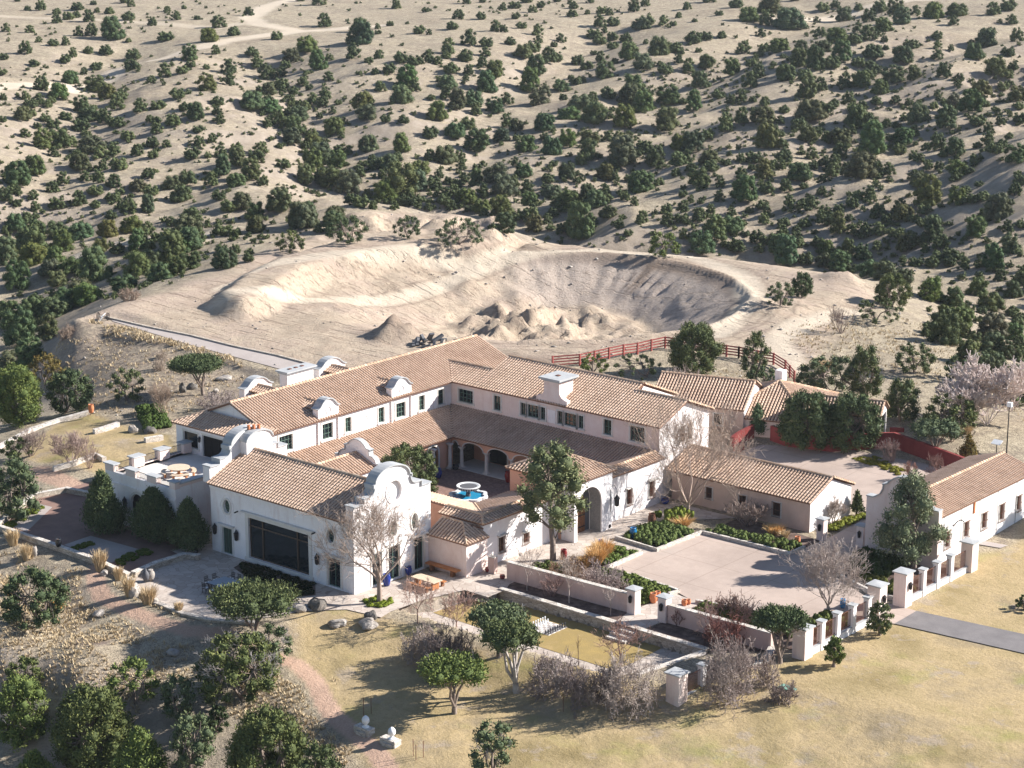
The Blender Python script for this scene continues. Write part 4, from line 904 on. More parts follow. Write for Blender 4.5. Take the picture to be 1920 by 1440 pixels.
# roof-terrace block
plB = Plane((-31.3, -.6), (-21.6, -.6)); bd = arch(3.5, 5.4, .02, 2.45)
mb = MB(); plate(mb, plB, rect(0, 9.7, -.3, 4.9), [bd], .4, .25); plate(mb, Plane((-21.6, -.6), (-21.6, 9.35)), rect(0, 9.95, -.3, 5.0), [], .4); plate(mb, Plane((-31.3, 9.35), (-31.3, -.6)), rect(0, 9.95, -.3, 4.5), [], .4)
mb.hexa([plB.P(a, z, 0) for a, z in rect(0, 9.7, 3.78, 3.95)], [plB.P(a, z, .1) for a, z in rect(0, 9.7, 3.78, 3.95)])
mb.build('wall', 'stucco', H)
opening(H, plB, 3.5, 5.4, .02, 3.4, 2, 1, .24, False, 'dark_metal', 'void', .25, 'arched_door', shape='arch')
lantern(H, plB, 2.75, 2.3, 1.6)
mb = MB(); mb.box(-31.0, -21.9, -.3, 9.4, 4.1, 4.28); mb.build('terrace_floor', 'cast_stone', H)
def pier(x0, x1, y0, y1, z0, z1, mat='stucco_pink', name='parapet_pier', cap=.12):
    mb = MB(); mb.box(x0, x1, y0, y1, z0, z1); o = mb.build(name, mat, H)
    mb = MB(); mb.box(x0 - cap, x1 + cap, y0 - cap, y1 + cap, z1, z1 + .1); mb.build('pier_cap', 'cap_stone', o); return o
for x0, x1 in ((-31.31, -30.05), (-28.4, -27.05), (-25.45, -24.15), (-22.4, -21.59)): pier(x0, x1, -.61, -.05, 4.9, 5.52)
pier(-22.2, -21.59, -.03, 9.0, 5.0, 5.3, cap=.1)
for y0, y1 in ((2.2, 3.4), (5.3, 6.5), (8.2, 9.2)): pier(-31.31, -30.5, y0, y1, 4.5, 5.45)
mb = MB(); mb.box(-31.3, -30.9, -.05, 9.2, 4.28, 4.62); mb.build('parapet', 'stucco_pink', H)
def railing(parent, p0, p1, z0, z1, sp=.14, mat='dark_metal', name='railing', t=.025):
    mb = MB(); a, b = Vector((*p0, 0)), Vector((*p1, 0)); L = (b - a).length; n = max(2, int(L / sp)); dz0 = 0
    for z in (z0 + .06, z1): mb.bar((a.x, a.y, z), (b.x, b.y, z), t * 1.4)
    for k in range(n + 1):
        q = a + (b - a) * k / n; mb.bar((q.x, q.y, z0), (q.x, q.y, z1 + .06), t)
    return mb.build(name, mat, parent)
for x0, x1 in ((-30.05, -28.4), (-27.05, -25.45), (-24.15, -22.4)): railing(H, (x0, -.33), (x1, -.33), 4.9, 5.45)
for y0, y1 in ((.0, 2.2), (3.4, 5.3), (6.5, 8.2)): railing(H, (-30.9, y0), (-30.9, y1), 4.62, 5.35)
plR = Plane((-32.8, 9.35), (-21.6, 9.35))
mb = MB(); plate(mb, plR, rect(0, 11.2, 4.28, 6.95), [rect(1.05, 3.1, 4.85, 6.35), rect(3.75, 6.9, 4.3, 6.4)], .3, .2); plate(mb, Plane((-32.8, 11.8), (-32.8, 9.35)), rect(0, 2.45, -.3, 6.95), [], .3)
mb.build('wall', 'stucco', H)['label'] = 'upper room wall opening on the roof terrace'
opening(H, plR, 1.05, 3.1, 4.85, 6.35, 1, 1, .18, True, 'frame_brown', 'glass', .2)
opening(H, plR, 3.75, 6.9, 4.3, 6.4, 3, 1, .16, False, 'dark_metal', 'void', .2, 'terrace_door')
lantern(H, plR, 3.42, 5.9, 1.0); lantern(H, plR, 7.3, 5.8, 1.0)
roof(H, [[(-33.1, 9.0, 7.03), (-20.9, 9.0, 7.03), (-20.9, 11.45, 8.0), (-30.65, 11.45, 8.0)], [(-33.1, 11.5, 7.03), (-33.1, 9.0, 7.03), (-30.65, 11.45, 8.0)]],
     [((-33.1, 9.0, 7.03), (-30.65, 11.45, 8.0))], 'small tile roof over the terrace room', rr=.1)
# wrought lamp by the gate
mb = MB(); mb.tube([(5.8, 27.45, 3.6), (5.9, 27.5, 4.1), (6.1, 27.6, 4.15), (6.35, 27.65, 3.8), (6.35, 27.65, 3.4)], .03); mb.bar((5.8, 27.45, 1.6), (5.8, 27.45, 3.7), .04)
mb.lathe((6.35, 27.65, 2.3), [(.05, -.1), (.2, 0), (.24, .6), (.3, .66), (.1, .95), (.03, 1.1)], 8); mb.build('gate_lantern', 'dark_metal', H)

# ------------------------------------------------------------------ service wing
S_ = thing('service_wing', 'long single-storey stucco wing with plain tile roof at the back of the motor court', 'outbuilding', (12, 42, 0))
ps = Plane((4.72, 38.4), (20.2, 38.4)); SW = [(3.95, 4.65, .9, 1.95), (7.7, 8.5, .9, 1.95), (11.45, 12.3, .78, 2.05)]
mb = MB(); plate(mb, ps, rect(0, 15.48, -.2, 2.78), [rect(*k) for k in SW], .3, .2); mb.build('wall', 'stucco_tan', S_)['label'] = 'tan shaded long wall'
pe2 = Plane((20.2, 38.4), (20.2, 45.4)); mb = MB(); plate(mb, pe2, [(0, -.2), (7, -.2), (7, 2.78), (3.5, 4.22), (0, 2.78)], [], .3); mb.build('gable_wall', 'stucco', S_)['label'] = 'bright white end gable'
wall_run(S_, [(20.2, 45.4), (4.3, 45.4)], -.2, 2.78)
for k in SW: opening(S_, ps, *k, 1, 1, .12, True, 'frame_brown', 'void', .2, 'window', True)
roof(S_, [[(4.2, 38.05, 2.85), (20.35, 38.05, 2.85), (20.35, 41.9, 4.4), (4.2, 41.9, 4.4)], [(20.35, 45.75, 2.85), (4.2, 45.75, 2.85), (4.2, 41.9, 4.4), (20.35, 41.9, 4.4)]],
     [((4.2, 41.9, 4.4), (20.35, 41.9, 4.4)), ((20.33, 41.9, 4.4), (20.33, 45.75, 2.85))])

# ------------------------------------------------------------------ gate-side long house
B_ = thing('long_house', 'long white stucco house with barred windows beside the lawn at the right', 'house', (30.3, 46, 0))
pb = Plane((33.5, 37.2), (33.5, 55.4)); BW = [(2.05, 2.85, 1.2, 2.7), (5.35, 6.2, 1.3, 2.75), (8.6, 9.5, 1.25, 2.75), (11.9, 12.8, 1.2, 2.75), (15.2, 16.0, 1.3, 2.75)]
mb = MB(); plate(mb, pb, rect(0.01, 18.2, -.2, 4.38), [rect(*k) for k in BW], .3, .2); mb.build('wall', 'stucco', B_)
for k in BW: opening(B_, pb, *k, 2, 1, .1, True, 'frame_brown', 'glass', .2, 'window', True)
wall_run(B_, [(33.5, 55.4), (27.1, 55.4), (27.1, 37.6)], -.2, 4.38)
pgm = Plane((26.3, 37.2), (34.2, 37.2)); c = 4.0
half = [(-3.6, 5.15), (-2.9, 5.15), (-2.6, 5.3), (-2.2, 5.6), (-1.95, 6.1), (-1.9, 6.5), (-2.05, 6.5), (-1.6, 6.6), (-1.3, 6.95), (-.9, 7.25), (-.45, 7.45), (0, 7.5)]
prof = [(c + a, z) for a, z in half] + [(c - a, z) for a, z in reversed(half[:-1])]
mb = MB(); plate(mb, pgm, [(c - 3.6, -.2)] + prof + [(c + 3.6, -.2)], [], .55); mb.build('gable_wall', 'stucco_pink', B_)['label'] = 'curved shaded gable facing the motor court'
mb = MB(); band(mb, pgm, prof, .1, -.66, .12); mb.build('coping', 'cap_stone', B_)
roof(B_, [[(33.8, 37.75, 4.48), (33.8, 55.7, 4.48), (30.3, 55.7, 5.53), (30.3, 37.75, 5.53)], [(26.8, 55.7, 4.48), (26.8, 37.75, 4.48), (30.3, 37.75, 5.53), (30.3, 55.7, 5.53)]], [((30.3, 37.8, 5.53), (30.3, 55.7, 5.53))])
for y in (38.9, 41.9, 45.2, 48.6, 52.2):
    mb = MB(); mb.bar((33.56, y, .1), (33.56, y, 4.35), .03); mb.build('down_conductor', 'dark_metal', B_)
mb = MB(); mb.tube([(33.5, 40.6, 2.9), (33.75, 40.8, 3.35), (34.0, 41.0, 3.5), (34.25, 41.1, 3.35)], .05); mb.build('arm_lamp', 'dark_metal', B_)
mb = MB(); mb.box(33.5, 33.62, 44.1, 44.3, 3.2, 4.3); mb.build('vent', 'terracotta', B_)

# ------------------------------------------------------------------ guest houses at the back
def gabled(name, label, ra, rb, zr, hw, ze, z0, walls, holes_front=None, gh=None, mat='stucco_tan', over=.35, cat='house'):
    """ra, rb ridge ends on plan; front side lies to the right of ra->rb"""
    d = Vector((rb[0] - ra[0], rb[1] - ra[1])).normalized(); nrm = Vector((d.y, -d.x))
    T = thing(name, label, cat, ((ra[0] + rb[0]) / 2, (ra[1] + rb[1]) / 2, z0)); k = (zr - ze) / hw
    def pt(e, s, t, z): b = ra if e == 0 else rb; return (b[0] + nrm.x * s + d.x * t, b[1] + nrm.y * s + d.y * t, z)
    roof(T, [[pt(0, hw, 0, ze), pt(1, hw, 0, ze), pt(1, 0, 0, zr), pt(0, 0, 0, zr)], [pt(1, -hw, 0, ze), pt(0, -hw, 0, ze), pt(0, 0, 0, zr), pt(1, 0, 0, zr)]], [(pt(0, 0, 0, zr), pt(1, 0, 0, zr)), (pt(1, 0, 0, zr), pt(1, -hw, 0, ze))])
    w = hw - over; a = pt(0, w, .15, 0)[:2]; b_ = pt(1, w, -.15, 0)[:2]; c_ = pt(1, -w, -.15, 0)[:2]; e_ = pt(0, -w, .15, 0)[:2]; zt = ze + over * k - .14
    pf = Plane(a, b_); mb = MB(); plate(mb, pf, rect(0, pf.L, z0 - .6, zt), [rect(*h) for h in (holes_front or [])], .3, .2); mb.build('wall', mat, T)
    for h in (holes_front or []): opening(T, pf, *h, 2, 1, .13, True, 'frame_brown', 'glass', .2)
    pg = Plane(b_, c_); mb = MB(); plate(mb, pg, [(0, z0 - .6), (pg.L, z0 - .6), (pg.L, zt), (pg.L / 2, zr - .15), (0, zt)], [rect(*h) for h in (gh or [])], .3, .2); mb.build('gable_wall', 'stucco', T)
    for h in (gh or []): opening(T, pg, *h, 3 if h[1] - h[0] > 1 else 1, 1, .08, False, 'frame_brown', 'glass', .2)
    wall_run(T, [c_, e_, a], z0 - .6, zt, None, mat)
    return T
gabled('guest_house', 'tan guest house with wide barrel-tile roof and two small windows behind the main house', (-12.0, 59.3), (-2.15, 62.6), 5.5, 4.3, 3.4, .6, 1, [(4.2, 5.2, 1.5, 2.7), (6.9, 7.8, 1.5, 2.7)], [(3.2, 3.55, 2.9, 4.0)])
T2 = thing('guest_house', 'hip-roofed guest house with a stubby white chimney behind the conical tree', 'house', (1.2, 62.5, .6))
ua, ub = Vector((.94, .335)), Vector((.335, -.94)); c0 = Vector((-1.4, 66.0))
def _q(a, b, z, k=1.0): p = c0 + ua * a * k + ub * b * k; return (p.x, p.y, z)
cs = [_q(-4.6, 6.8, 2.45), _q(5.0, 6.8, 2.45), _q(5.0, -6.4, 2.45), _q(-4.6, -6.4, 2.45)]; apx = _q(0, 0, 5.0)
roof(T2, [[cs[k], cs[(k + 1) % 4], apx] for k in range(4)], [(cs[k], apx) for k in range(4)])
wall_run(T2, [_q(-4.3, 6.5, 0)[:2], _q(4.7, 6.5, 0)[:2], _q(4.7, -6.1, 0)[:2], _q(-4.3, -6.1, 0)[:2]], 0, 2.35, None, 'stucco_pink', closed=True)
mb = MB(); mb.box(-2.2, -1.3, 66.3, 67.2, 3.6, 6.0); mb.build('chimney', 'stucco', T2)
gabled('guest_house', 'small tiled house end with tall glazed gable above the red wall', (3.6, 63.1), (11.5, 66.0), 5.0, 2.1, 3.8, .8, 1, None, [(.5, 3.0, .9, 3.7)], 'stucco_pink')
# ------------------------------------------------------------------ paving, kerbs, garden walls
def mat_paving(name, cols, cell, joint, jw=0.03, bmp=0.4):
    m, n, b = _nodes(name); p = wpos(n)
    v = N(n, 'ShaderNodeTexVoronoi'); v.feature = 'DISTANCE_TO_EDGE'; v.inputs['Scale'].default_value = cell; n.links.new(p, v.inputs['Vector'])
    v2 = N(n, 'ShaderNodeTexVoronoi'); v2.inputs['Scale'].default_value = cell; n.links.new(p, v2.inputs['Vector'])
    s = N(n, 'ShaderNodeSeparateColor'); n.links.new(v2.outputs['Color'], s.inputs[0])
    c = ramp(n, s.outputs[0], [(0.0, cols[0]), (0.5, cols[1]), (1.0, cols[2])])
    c = mixc(n, 0.35, c, ramp(n, noise(n, 0.5, 5, 0.7, p), [(0.3, (0.6,) * 3), (0.7, (1,) * 3)]), 'MULTIPLY')
    j = ramp(n, v.outputs['Distance'], [(jw * .4, (0, 0, 0)), (jw, (1, 1, 1))])
    n.links.new(mixc(n, j, joint, c), b.inputs['Base Color']); b.inputs['Roughness'].default_value = 0.85; b.inputs['Specular IOR Level'].default_value = 0.2
    bump(n, b, j, bmp, 0.02)
mat_paving('flagstone', [(0.42, 0.35, 0.30), (0.49, 0.42, 0.365), (0.54, 0.47, 0.415)], 1.3, (0.31, 0.25, 0.21))
mat_paving('brick_paving', [(0.20, 0.12, 0.10), (0.25, 0.155, 0.125), (0.30, 0.19, 0.16)], 4.5, (0.15, 0.10, 0.09))
def mat_slab():
    m, n, b = _nodes('court_concrete'); p = wpos(n)
    c = ramp(n, noise(n, 0.12, 5, 0.6, p), [(0.35, (0.38, 0.30, 0.255)), (0.55, (0.46, 0.365, 0.31)), (0.7, (0.42, 0.345, 0.30))])
    c = mixc(n, 0.4, c, ramp(n, noise(n, 1.6, 6, 0.75, p), [(0.3, (0.7,) * 3), (0.7, (1,) * 3)]), 'MULTIPLY')
    br = N(n, 'ShaderNodeTexBrick'); br.offset = 0.0; br.inputs['Scale'].default_value = 1.0; br.inputs['Brick Width'].default_value = 5.2; br.inputs['Row Height'].default_value = 5.2
    br.inputs['Mortar Size'].default_value = 0.035; br.inputs['Color1'].default_value = (1, 1, 1, 1); br.inputs['Color2'].default_value = (1, 1, 1, 1); br.inputs['Mortar'].default_value = (0.74, 0.72, 0.70, 1)
    mp = N(n, 'ShaderNodeMapping'); mp.inputs['Location'].default_value = (1.3, .6, 0); n.links.new(p, mp.inputs[0]); n.links.new(mp.outputs[0], br.inputs['Vector'])
    c = mixc(n, 1.0, c, br.outputs['Color'], 'MULTIPLY')
    n.links.new(c, b.inputs['Base Color']); b.inputs['Roughness'].default_value = 0.85; b.inputs['Specular IOR Level'].default_value = 0.2
mat_slab()
mat_var('asphalt', (0.165, 0.15, 0.15), (0.23, 0.21, 0.205), 0.6, 0.9, None, 12)
mat_var('walk_concrete', (0.36, 0.31, 0.285), (0.43, 0.375, 0.345), 0.4, 0.9, None, 10)
mat_var('gravel_red', (0.22, 0.135, 0.11), (0.29, 0.185, 0.15), 0.8, 0.95, None, 14)
mat_var('soil', (0.055, 0.035, 0.028), (0.13, 0.09, 0.075), 1.2, 1.0, (0.24, 0.18, 0.15), 8)
mat_var('lawn_gold', (0.38, 0.27, 0.10), (0.31, 0.225, 0.09), 0.5, 1.0, (0.44, 0.31, 0.145), 14, 0.5, 0.06)
def mat_rubble(name, c1, c2, c3):
    m, n, b = _nodes(name); p = wpos(n)
    mp = N(n, 'ShaderNodeMapping'); mp.inputs['Scale'].default_value = (1.6, 1.6, 4.2); n.links.new(p, mp.inputs[0])
    v = N(n, 'ShaderNodeTexVoronoi'); v.feature = 'DISTANCE_TO_EDGE'; n.links.new(mp.outputs[0], v.inputs['Vector']); v.inputs['Scale'].default_value = 1.4
    v2 = N(n, 'ShaderNodeTexVoronoi'); n.links.new(mp.outputs[0], v2.inputs['Vector']); v2.inputs['Scale'].default_value = 1.4
    s = N(n, 'ShaderNodeSeparateColor'); n.links.new(v2.outputs['Color'], s.inputs[0])
    c = ramp(n, s.outputs[0], [(0, c1), (.5, c2), (1, c3)]); j = ramp(n, v.outputs['Distance'], [(0.01, (0.45,) * 3), (0.06, (1,) * 3)])
    c = mixc(n, 1.0, c, j, 'MULTIPLY'); c = mixc(n, .3, c, ramp(n, noise(n, 8, 4, .7, p), [(.3, (.5,) * 3), (.7, (1,) * 3)]), 'MULTIPLY')
    n.links.new(c, b.inputs['Base Color']); b.inputs['Roughness'].default_value = 0.95; bump(n, b, j, 0.5, 0.04)
mat_rubble('rubble', (0.36, 0.30, 0.24), (0.46, 0.39, 0.32), (0.54, 0.47, 0.39))
mat_rubble('kerb_rubble', (0.50, 0.44, 0.38), (0.60, 0.54, 0.48), (0.68, 0.62, 0.56))

def sheet(name, poly, mat, z, kind='structure', cat=None, label=None, th=0.0):
    """a paved or planted area: flat polygon (z a number or a function)"""
    f = z if callable(z) else (lambda x, y: z)
    tr = tessellate_polygon([[Vector((x, y, 0)) for x, y in poly]])
    mb = MB(); mb.add([(x, y, f(x, y)) for x, y in poly], [tuple(t) for t in tr])
    if th: mb.add([(x, y, f(x, y)) for x, y in poly] + [(x, y, f(x, y) - th) for x, y in poly], [(i, (i + 1) % len(poly), len(poly) + (i + 1) % len(poly), len(poly) + i) for i in range(len(poly))])
    o = mb.build(name, mat, None, (poly[0][0], poly[0][1], f(*poly[0])))
    for p in o.data.polygons:
        if p.normal.z < -0.5: p.flip()
    return tag(o, label, cat, None, kind)
def path_wall(name, pts, w_, z0, z1, mat, label, cat='wall', cap=None, cap_t=.08, over=.06, group=None):
    """free-standing wall along a line; z0 and z1 numbers or functions"""
    T = thing(name, label, cat, (pts[0][0], pts[0][1], 0), group=group); mb = MB(); mc = MB()
    f0 = z0 if callable(z0) else (lambda x, y: z0); f1 = z1 if callable(z1) else (lambda x, y: z1)
    n = len(pts); L = []; Rr = []; L2 = []; R2 = []
    for i in range(n):
        a = Vector(pts[max(i - 1, 0)]); b = Vector(pts[min(i + 1, n - 1)]); d = (b - a).normalized(); nn = Vector((-d.y, d.x)); p = Vector(pts[i])
        L.append(p + nn * w_ / 2); Rr.append(p - nn * w_ / 2); L2.append(p + nn * (w_ / 2 + over)); R2.append(p - nn * (w_ / 2 + over))
    vs = []
    for i in range(n):
        x, y = pts[i]; vs += [(*L[i], f0(x, y)), (*Rr[i], f0(x, y)), (*Rr[i], f1(x, y)), (*L[i], f1(x, y))]
    fs = [(0, 1, 2, 3), tuple(4 * (n - 1) + k for k in (3, 2, 1, 0))]
    for i in range(n - 1): fs += [(4 * i + k, 4 * i + (k + 1) % 4, 4 * i + 4 + (k + 1) % 4, 4 * i + 4 + k) for k in range(4)]
    mb.add(vs, fs); mb.build('masonry', mat, T)
    if cap:
        vs = []
        for i in range(n):
            x, y = pts[i]; z = f1(x, y) + .002; vs += [(*L2[i], z), (*R2[i], z), (*R2[i], z + cap_t), (*L2[i], z + cap_t)]
        mc.add(vs, fs); mc.build('coping', cap, T)
    return T
# courtyard, patio and entry paving
sheet('patio', [(-17.5, -9.4), (-14, -11.1), (-11, -11.8), (-7.5, -12.0), (-4.7, -11.5), at(500, 1158), at(570, 1146), at(650, 1143), at(715, 1158), (5.0, -.9), (5.2, 3.0), (6.3, 6.8), (8.9, 6.8), (8.9, 9.0), (8.2, 10.4), (8.2, 16.5), (9.4, 18.2), (8.6, 23.8), (12.4, 23.9), (12.6, 25.2), (8, 25.6), (7.6, 31.5), (12.9, 37.5), (2.2, 37.5), (2.2, 10), (-1, 1), (-20, 1), (-20, -2.6), (-17.6, -3.0)], 'flagstone', .02)
sheet('courtyard', [(-18, 10), (3, 10), (3, 32.4), (-18, 32.4)], 'brick_paving', .012)
sheet('arcade_floor', [(-18.2, 32.4), (3.9, 32.4), (3.9, 35.9), (-18.2, 35.9)], 'cast_stone', .05, th=.1)
sheet('gravel_terrace', [(-41.5, -1.2), (-36.8, -8.8), (-17.9, -9.3), (-18.2, -2.9), (-20.4, -2.5), (-20.4, .8), (-42, 8)], 'gravel_red', .008)
sheet('terrace_slab', pxl([(120, 1022), (170, 1005), (267, 1032), (208, 1056)]), 'walk_concrete', .03)
sheet('terrace_slab', [(-40.8, -1.8), (-36.9, -7.6), (-34.2, -7.6), (-38.2, -1.6)], 'walk_concrete', .024)
sheet('motor_court', [(12.3, 18.4), (12.2, 25.0), (12.7, 31.5), (22.2, 32.0), (22.4, 38.5), (21.8, 46.9), (26.9, 46.9), (26.2, 37.0), (28, 30), (33, 27.2), (37.8, 27.1), (37.9, 23.4), (35.4, 22.8), (33.6, 17.6), (22.7, 17.0), (20.4, 17.9)], 'court_concrete', .024)
lv = lambda x, y: max(0, (y - 47) * .045) - .04
sheet('motor_court', [(4.2, 46.9), (26.9, 46.9), (28.2, 56), (24, 60.2), (18.5, 62), (10, 61.5), (2.2, 57.6), (1.2, 53.0), (3.9, 49)], 'court_concrete', lambda x, y: lv(x, y) + .07)
sheet('drive_road', [(37.88, 23.4), (37.78, 27.1), (47, 28.1), (60, 29.6), (80, 31), (80, 27), (60, 25.9), (48.8, 24.4)], 'asphalt', .03)
sheet('garden_path', [(18.9, 11.4), (23.6, 11.9), (23.4, 17.2), (20.3, 17.5)], 'flagstone', .026)
sheet('garden_path', [(20.5, 9.0), (23.1, 9.0), (23.4, 11.9), (19.9, 11.6)], 'flagstone', .022)
sheet('planting_soil', [(7.3, 9.2), (20.5, 9.2), (20.3, 11.5), (7.5, 11.0)], 'soil', .018)
sheet('planting_soil', [(23.3, 9.2), (29.9, 9.1), (33.5, 12), (23.5, 11.9)], 'soil', .018)
sheet('sunken_path', [(4.6, .3), (27.0, .3), (29.6, 8.9), (6.4, 8.9), (6.1, 3.2)], 'flagstone', -.80)
sheet('sunken_lawn', [(6.4, 2.7), (6.9, 8.8), (25.5, 8.9), (25.6, 4.4), (25.3, 2.6), (17.2, 2.6)], 'lawn_gold', -.775)
sheet('flagstones', pxl([(1836, 1013), (1890, 1023), (1876, 1028), (1822, 1019)]), 'walk_concrete', .03)
walk = pxl([(205, 597), (212, 603), (360, 648), (520, 691), (620, 720), (660, 722), (600, 690), (520, 668), (360, 632)], 1.0)
sheet('planting_soil', [(-13.1, -.25), (-4.4, -.25), (-2.4, -2.2), (-3.4, -3.7), (-8.2, -3.6), (-12.7, -2.0)], 'soil', .03)
sheet('walkway', walk, 'walk_concrete', 1.05)
for q, z in (([(198, 596), (280, 615), (360, 631), (440, 651), (520, 668), (610, 692)], 1.0),):
    path_wall('stone_edging', pxl(q, z), .35, .85, 1.22, 'rubble', 'dark line of edging stones along the far side of the upper walkway', 'edging')
# walls of the garden and patio
path_wall('retaining_wall', [(8.4, 8.98), (14, 8.99), (20.55, 9.0)], .45, -1.1, .06, 'rubble', 'long rubble retaining wall between the planting bed and the sunken lawn', 'wall', 'kerb_rubble')
path_wall('retaining_wall', [(23.05, 9.0), (29.6, 9.0)], .45, -1.1, .06, 'rubble', 'short rubble retaining wall right of the garden steps', 'wall', 'kerb_rubble')
path_wall('retaining_wall', [(29.55, 8.7), (28.9, 4.6), (28.3, 1.6)], .4, -1.3, -.05, 'stucco', 'low white wall closing the sunken garden on its right', 'wall', 'kerb_rubble')
path_wall('retaining_wall', [at(722, 1152), (6.2, .15), (14, .15), (27.4, .15)], .4, lambda x, y: -2.4, -.5, 'rubble', 'low stone wall along the outer edge of the sunken garden', 'wall', 'kerb_rubble')
path_wall('terrace_wall', [(-41.6, -1.3), (-37.0, -8.9), (-29.3, -8.85), (-22.8, -9.0), (-17.6, -9.6)], .45, -1.8, .42, 'rubble', 'low stone wall round the gravel terrace at the left', 'wall', 'kerb_rubble', .06, .02)
path_wall('terrace_wall', [(-41.7, -1.0), (-40.9, 2.2), (-36.5, 3.0), (-33.8, 2.4)], .45, -1.2, .45, 'rubble', 'stone wall at the far left corner of the gravel terrace', 'wall', 'kerb_rubble', .06, .02)
path_wall('patio_wall', [(-17.6, -9.55), (-14.1, -11.3), (-11, -12.05), (-7.5, -12.25), (-4.6, -11.75), (-1.5, -9.9)], .4, -1.9, .1, 'rubble', 'curved rubble wall holding up the dining patio', 'wall', 'kerb_rubble', .07, .05)
path_wall('patio_wall', [(-17.4, -9.2), (-17.9, -6.2), (-17.7, -3.2), (-16.4, -2.6)], .45, -.1, .45, 'rubble', 'low stone divider between gravel terrace and dining patio', 'wall', 'kerb_rubble')
path_wall('lawn_wall', pxl([(-30, 835, -.5), (0, 818, -.5), (55, 795, -.5), (110, 780, -.5), (168, 773, -.5)], -.5), .5, lambda x, y: gz(x, y) - .8, lambda x, y: gz(x, y) + .45, 'kerb_rubble', 'long pale stone wall behind the left lawn', 'wall')
path_wall('lawn_wall', pxl([(176, 812), (195, 808), (222, 800)], -.1), .5, lambda x, y: gz(x, y) - .4, lambda x, y: gz(x, y) + .5, 'kerb_rubble', 'short pale stone wall in the middle of the left lawn', 'wall')
path_wall('lawn_wall', pxl([(272, 835), (305, 829)], -.1), .5, lambda x, y: gz(x, y) - .4, lambda x, y: gz(x, y) + .5, 'kerb_rubble', 'short pale stone wall at the right end of the left lawn', 'wall')
path_wall('lawn_wall', pxl([(100, 878), (140, 872), (180, 860), (196, 868)], -.2), .5, lambda x, y: gz(x, y) - .4, lambda x, y: gz(x, y) + .5, 'kerb_rubble', 'curved pale stone wall in front of the left lawn', 'wall')
def steps(name, label, x0, x1, y0, y1, z0, z1, n, axis='y'):
    mb = MB()
    for k in range(n):
        zt = z1 - (z1 - z0) * (k + 1) / (n + 1); d = (y1 - y0) / n
        mb.box(x0, x1, y0 + .002 * k, y1 - k * d, z0 - .1 if k == n - 1 else zt - (z1 - z0) / (n + 1) - .02, zt) if False else mb.box(x0 + .001 * k, x1 - .001 * k, y1 - (k + 1) * d, y1 - k * d, z0 - .1, zt)
    return tag(mb.build(name, 'kerb_rubble', None, ((x0 + x1) / 2, y0, z0)), label, 'steps')
steps('garden_steps', 'stone steps down to the sunken lawn left of the retaining wall', 6.3, 8.15, 7.2, 8.8, -.80, .02, 3)
steps('garden_steps', 'stone steps down to the sunken lawn between the two retaining walls', 20.8, 22.8, 7.4, 9.0, -.80, .02, 3)
path_wall('garden_wall', [(7.3, 11.25), (19.9, 11.75)], .38, -.1, 1.55, 'stucco_rose', 'long pink garden wall behind the bed with young trees', 'wall', 'kerb_rubble', .08, .05)
path_wall('garden_wall', [(23.8, 11.9), (33.6, 12.1)], .38, -.1, 1.5, 'stucco_rose', 'pink garden wall right of the lantern piers', 'wall', 'kerb_rubble', .08, .05)
path_wall('garden_wall', [(4.95, 11.55), (5.6, 11.62)], .5, -.05, 1.45, 'stucco_rose', 'short pink wall stub beside the low corner bay', 'wall', 'kerb_rubble', .08, .05)
def gate_pier(x, y, w_, h, label, z0=0.0, lamp=None, group=None, mat='stucco_pink', name='gate_pier', cat='pier'):
    T = thing(name, label, cat, (x, y, z0), group=group)
    mb = MB(); mb.box(x - w_ / 2, x + w_ / 2, y - w_ / 2, y + w_ / 2, z0 - .4, z0 + h); mb.build('shaft', mat, T)
    mb = MB(); o = w_ / 2 + .13; mb.hexa([(x - o, y - o, z0 + h), (x + o, y - o, z0 + h), (x + o, y + o, z0 + h), (x - o, y + o, z0 + h)], [(x - o, y - o, z0 + h + .1), (x + o, y - o, z0 + h + .1), (x + o, y + o, z0 + h + .1), (x - o, y + o, z0 + h + .1)])
    mb.hexa([(x - o * .96, y - o * .96, z0 + h + .1), (x + o * .96, y - o * .96, z0 + h + .1), (x + o * .96, y + o * .96, z0 + h + .1), (x - o * .96, y + o * .96, z0 + h + .1)], [(x - .06, y - .06, z0 + h + .15), (x + .06, y - .06, z0 + h + .15), (x + .06, y + .06, z0 + h + .15), (x - .06, y + .06, z0 + h + .15)])
    mb.build('cap', 'cap_stone', T)
    if lamp:
        pl = Plane((x + w_ / 2, y - w_ / 2), (x + w_ / 2, y + w_ / 2)) if lamp == 'x' else Plane((x - w_ / 2, y - w_ / 2), (x + w_ / 2, y - w_ / 2))
        c = pl.P(w_ / 2, 0, .12); mb = MB(); mb.lathe((c[0], c[1], z0 + h * .62), [(.05, -.3), (.14, -.22), (.17, .16), (.2, .2), (.05, .38)], 6); mb.build('lantern', 'dark_metal', T)
    return T
gate_pier(20.35, 11.75, .8, 2.1, 'white garden gate pier with wall lantern, left of the flagstone path', lamp='y')
gate_pier(23.35, 11.9, .8, 2.1, 'white garden gate pier with wall lantern, right of the flagstone path', lamp='y')
gate_pier(22.2, 37.3, .7, 2.0, 'lantern pier at the end of the service wing', lamp='y')
gate_pier(25.9, 38.0, .7, 2.0, 'lantern pier beside the shaded curved gable', lamp='y')
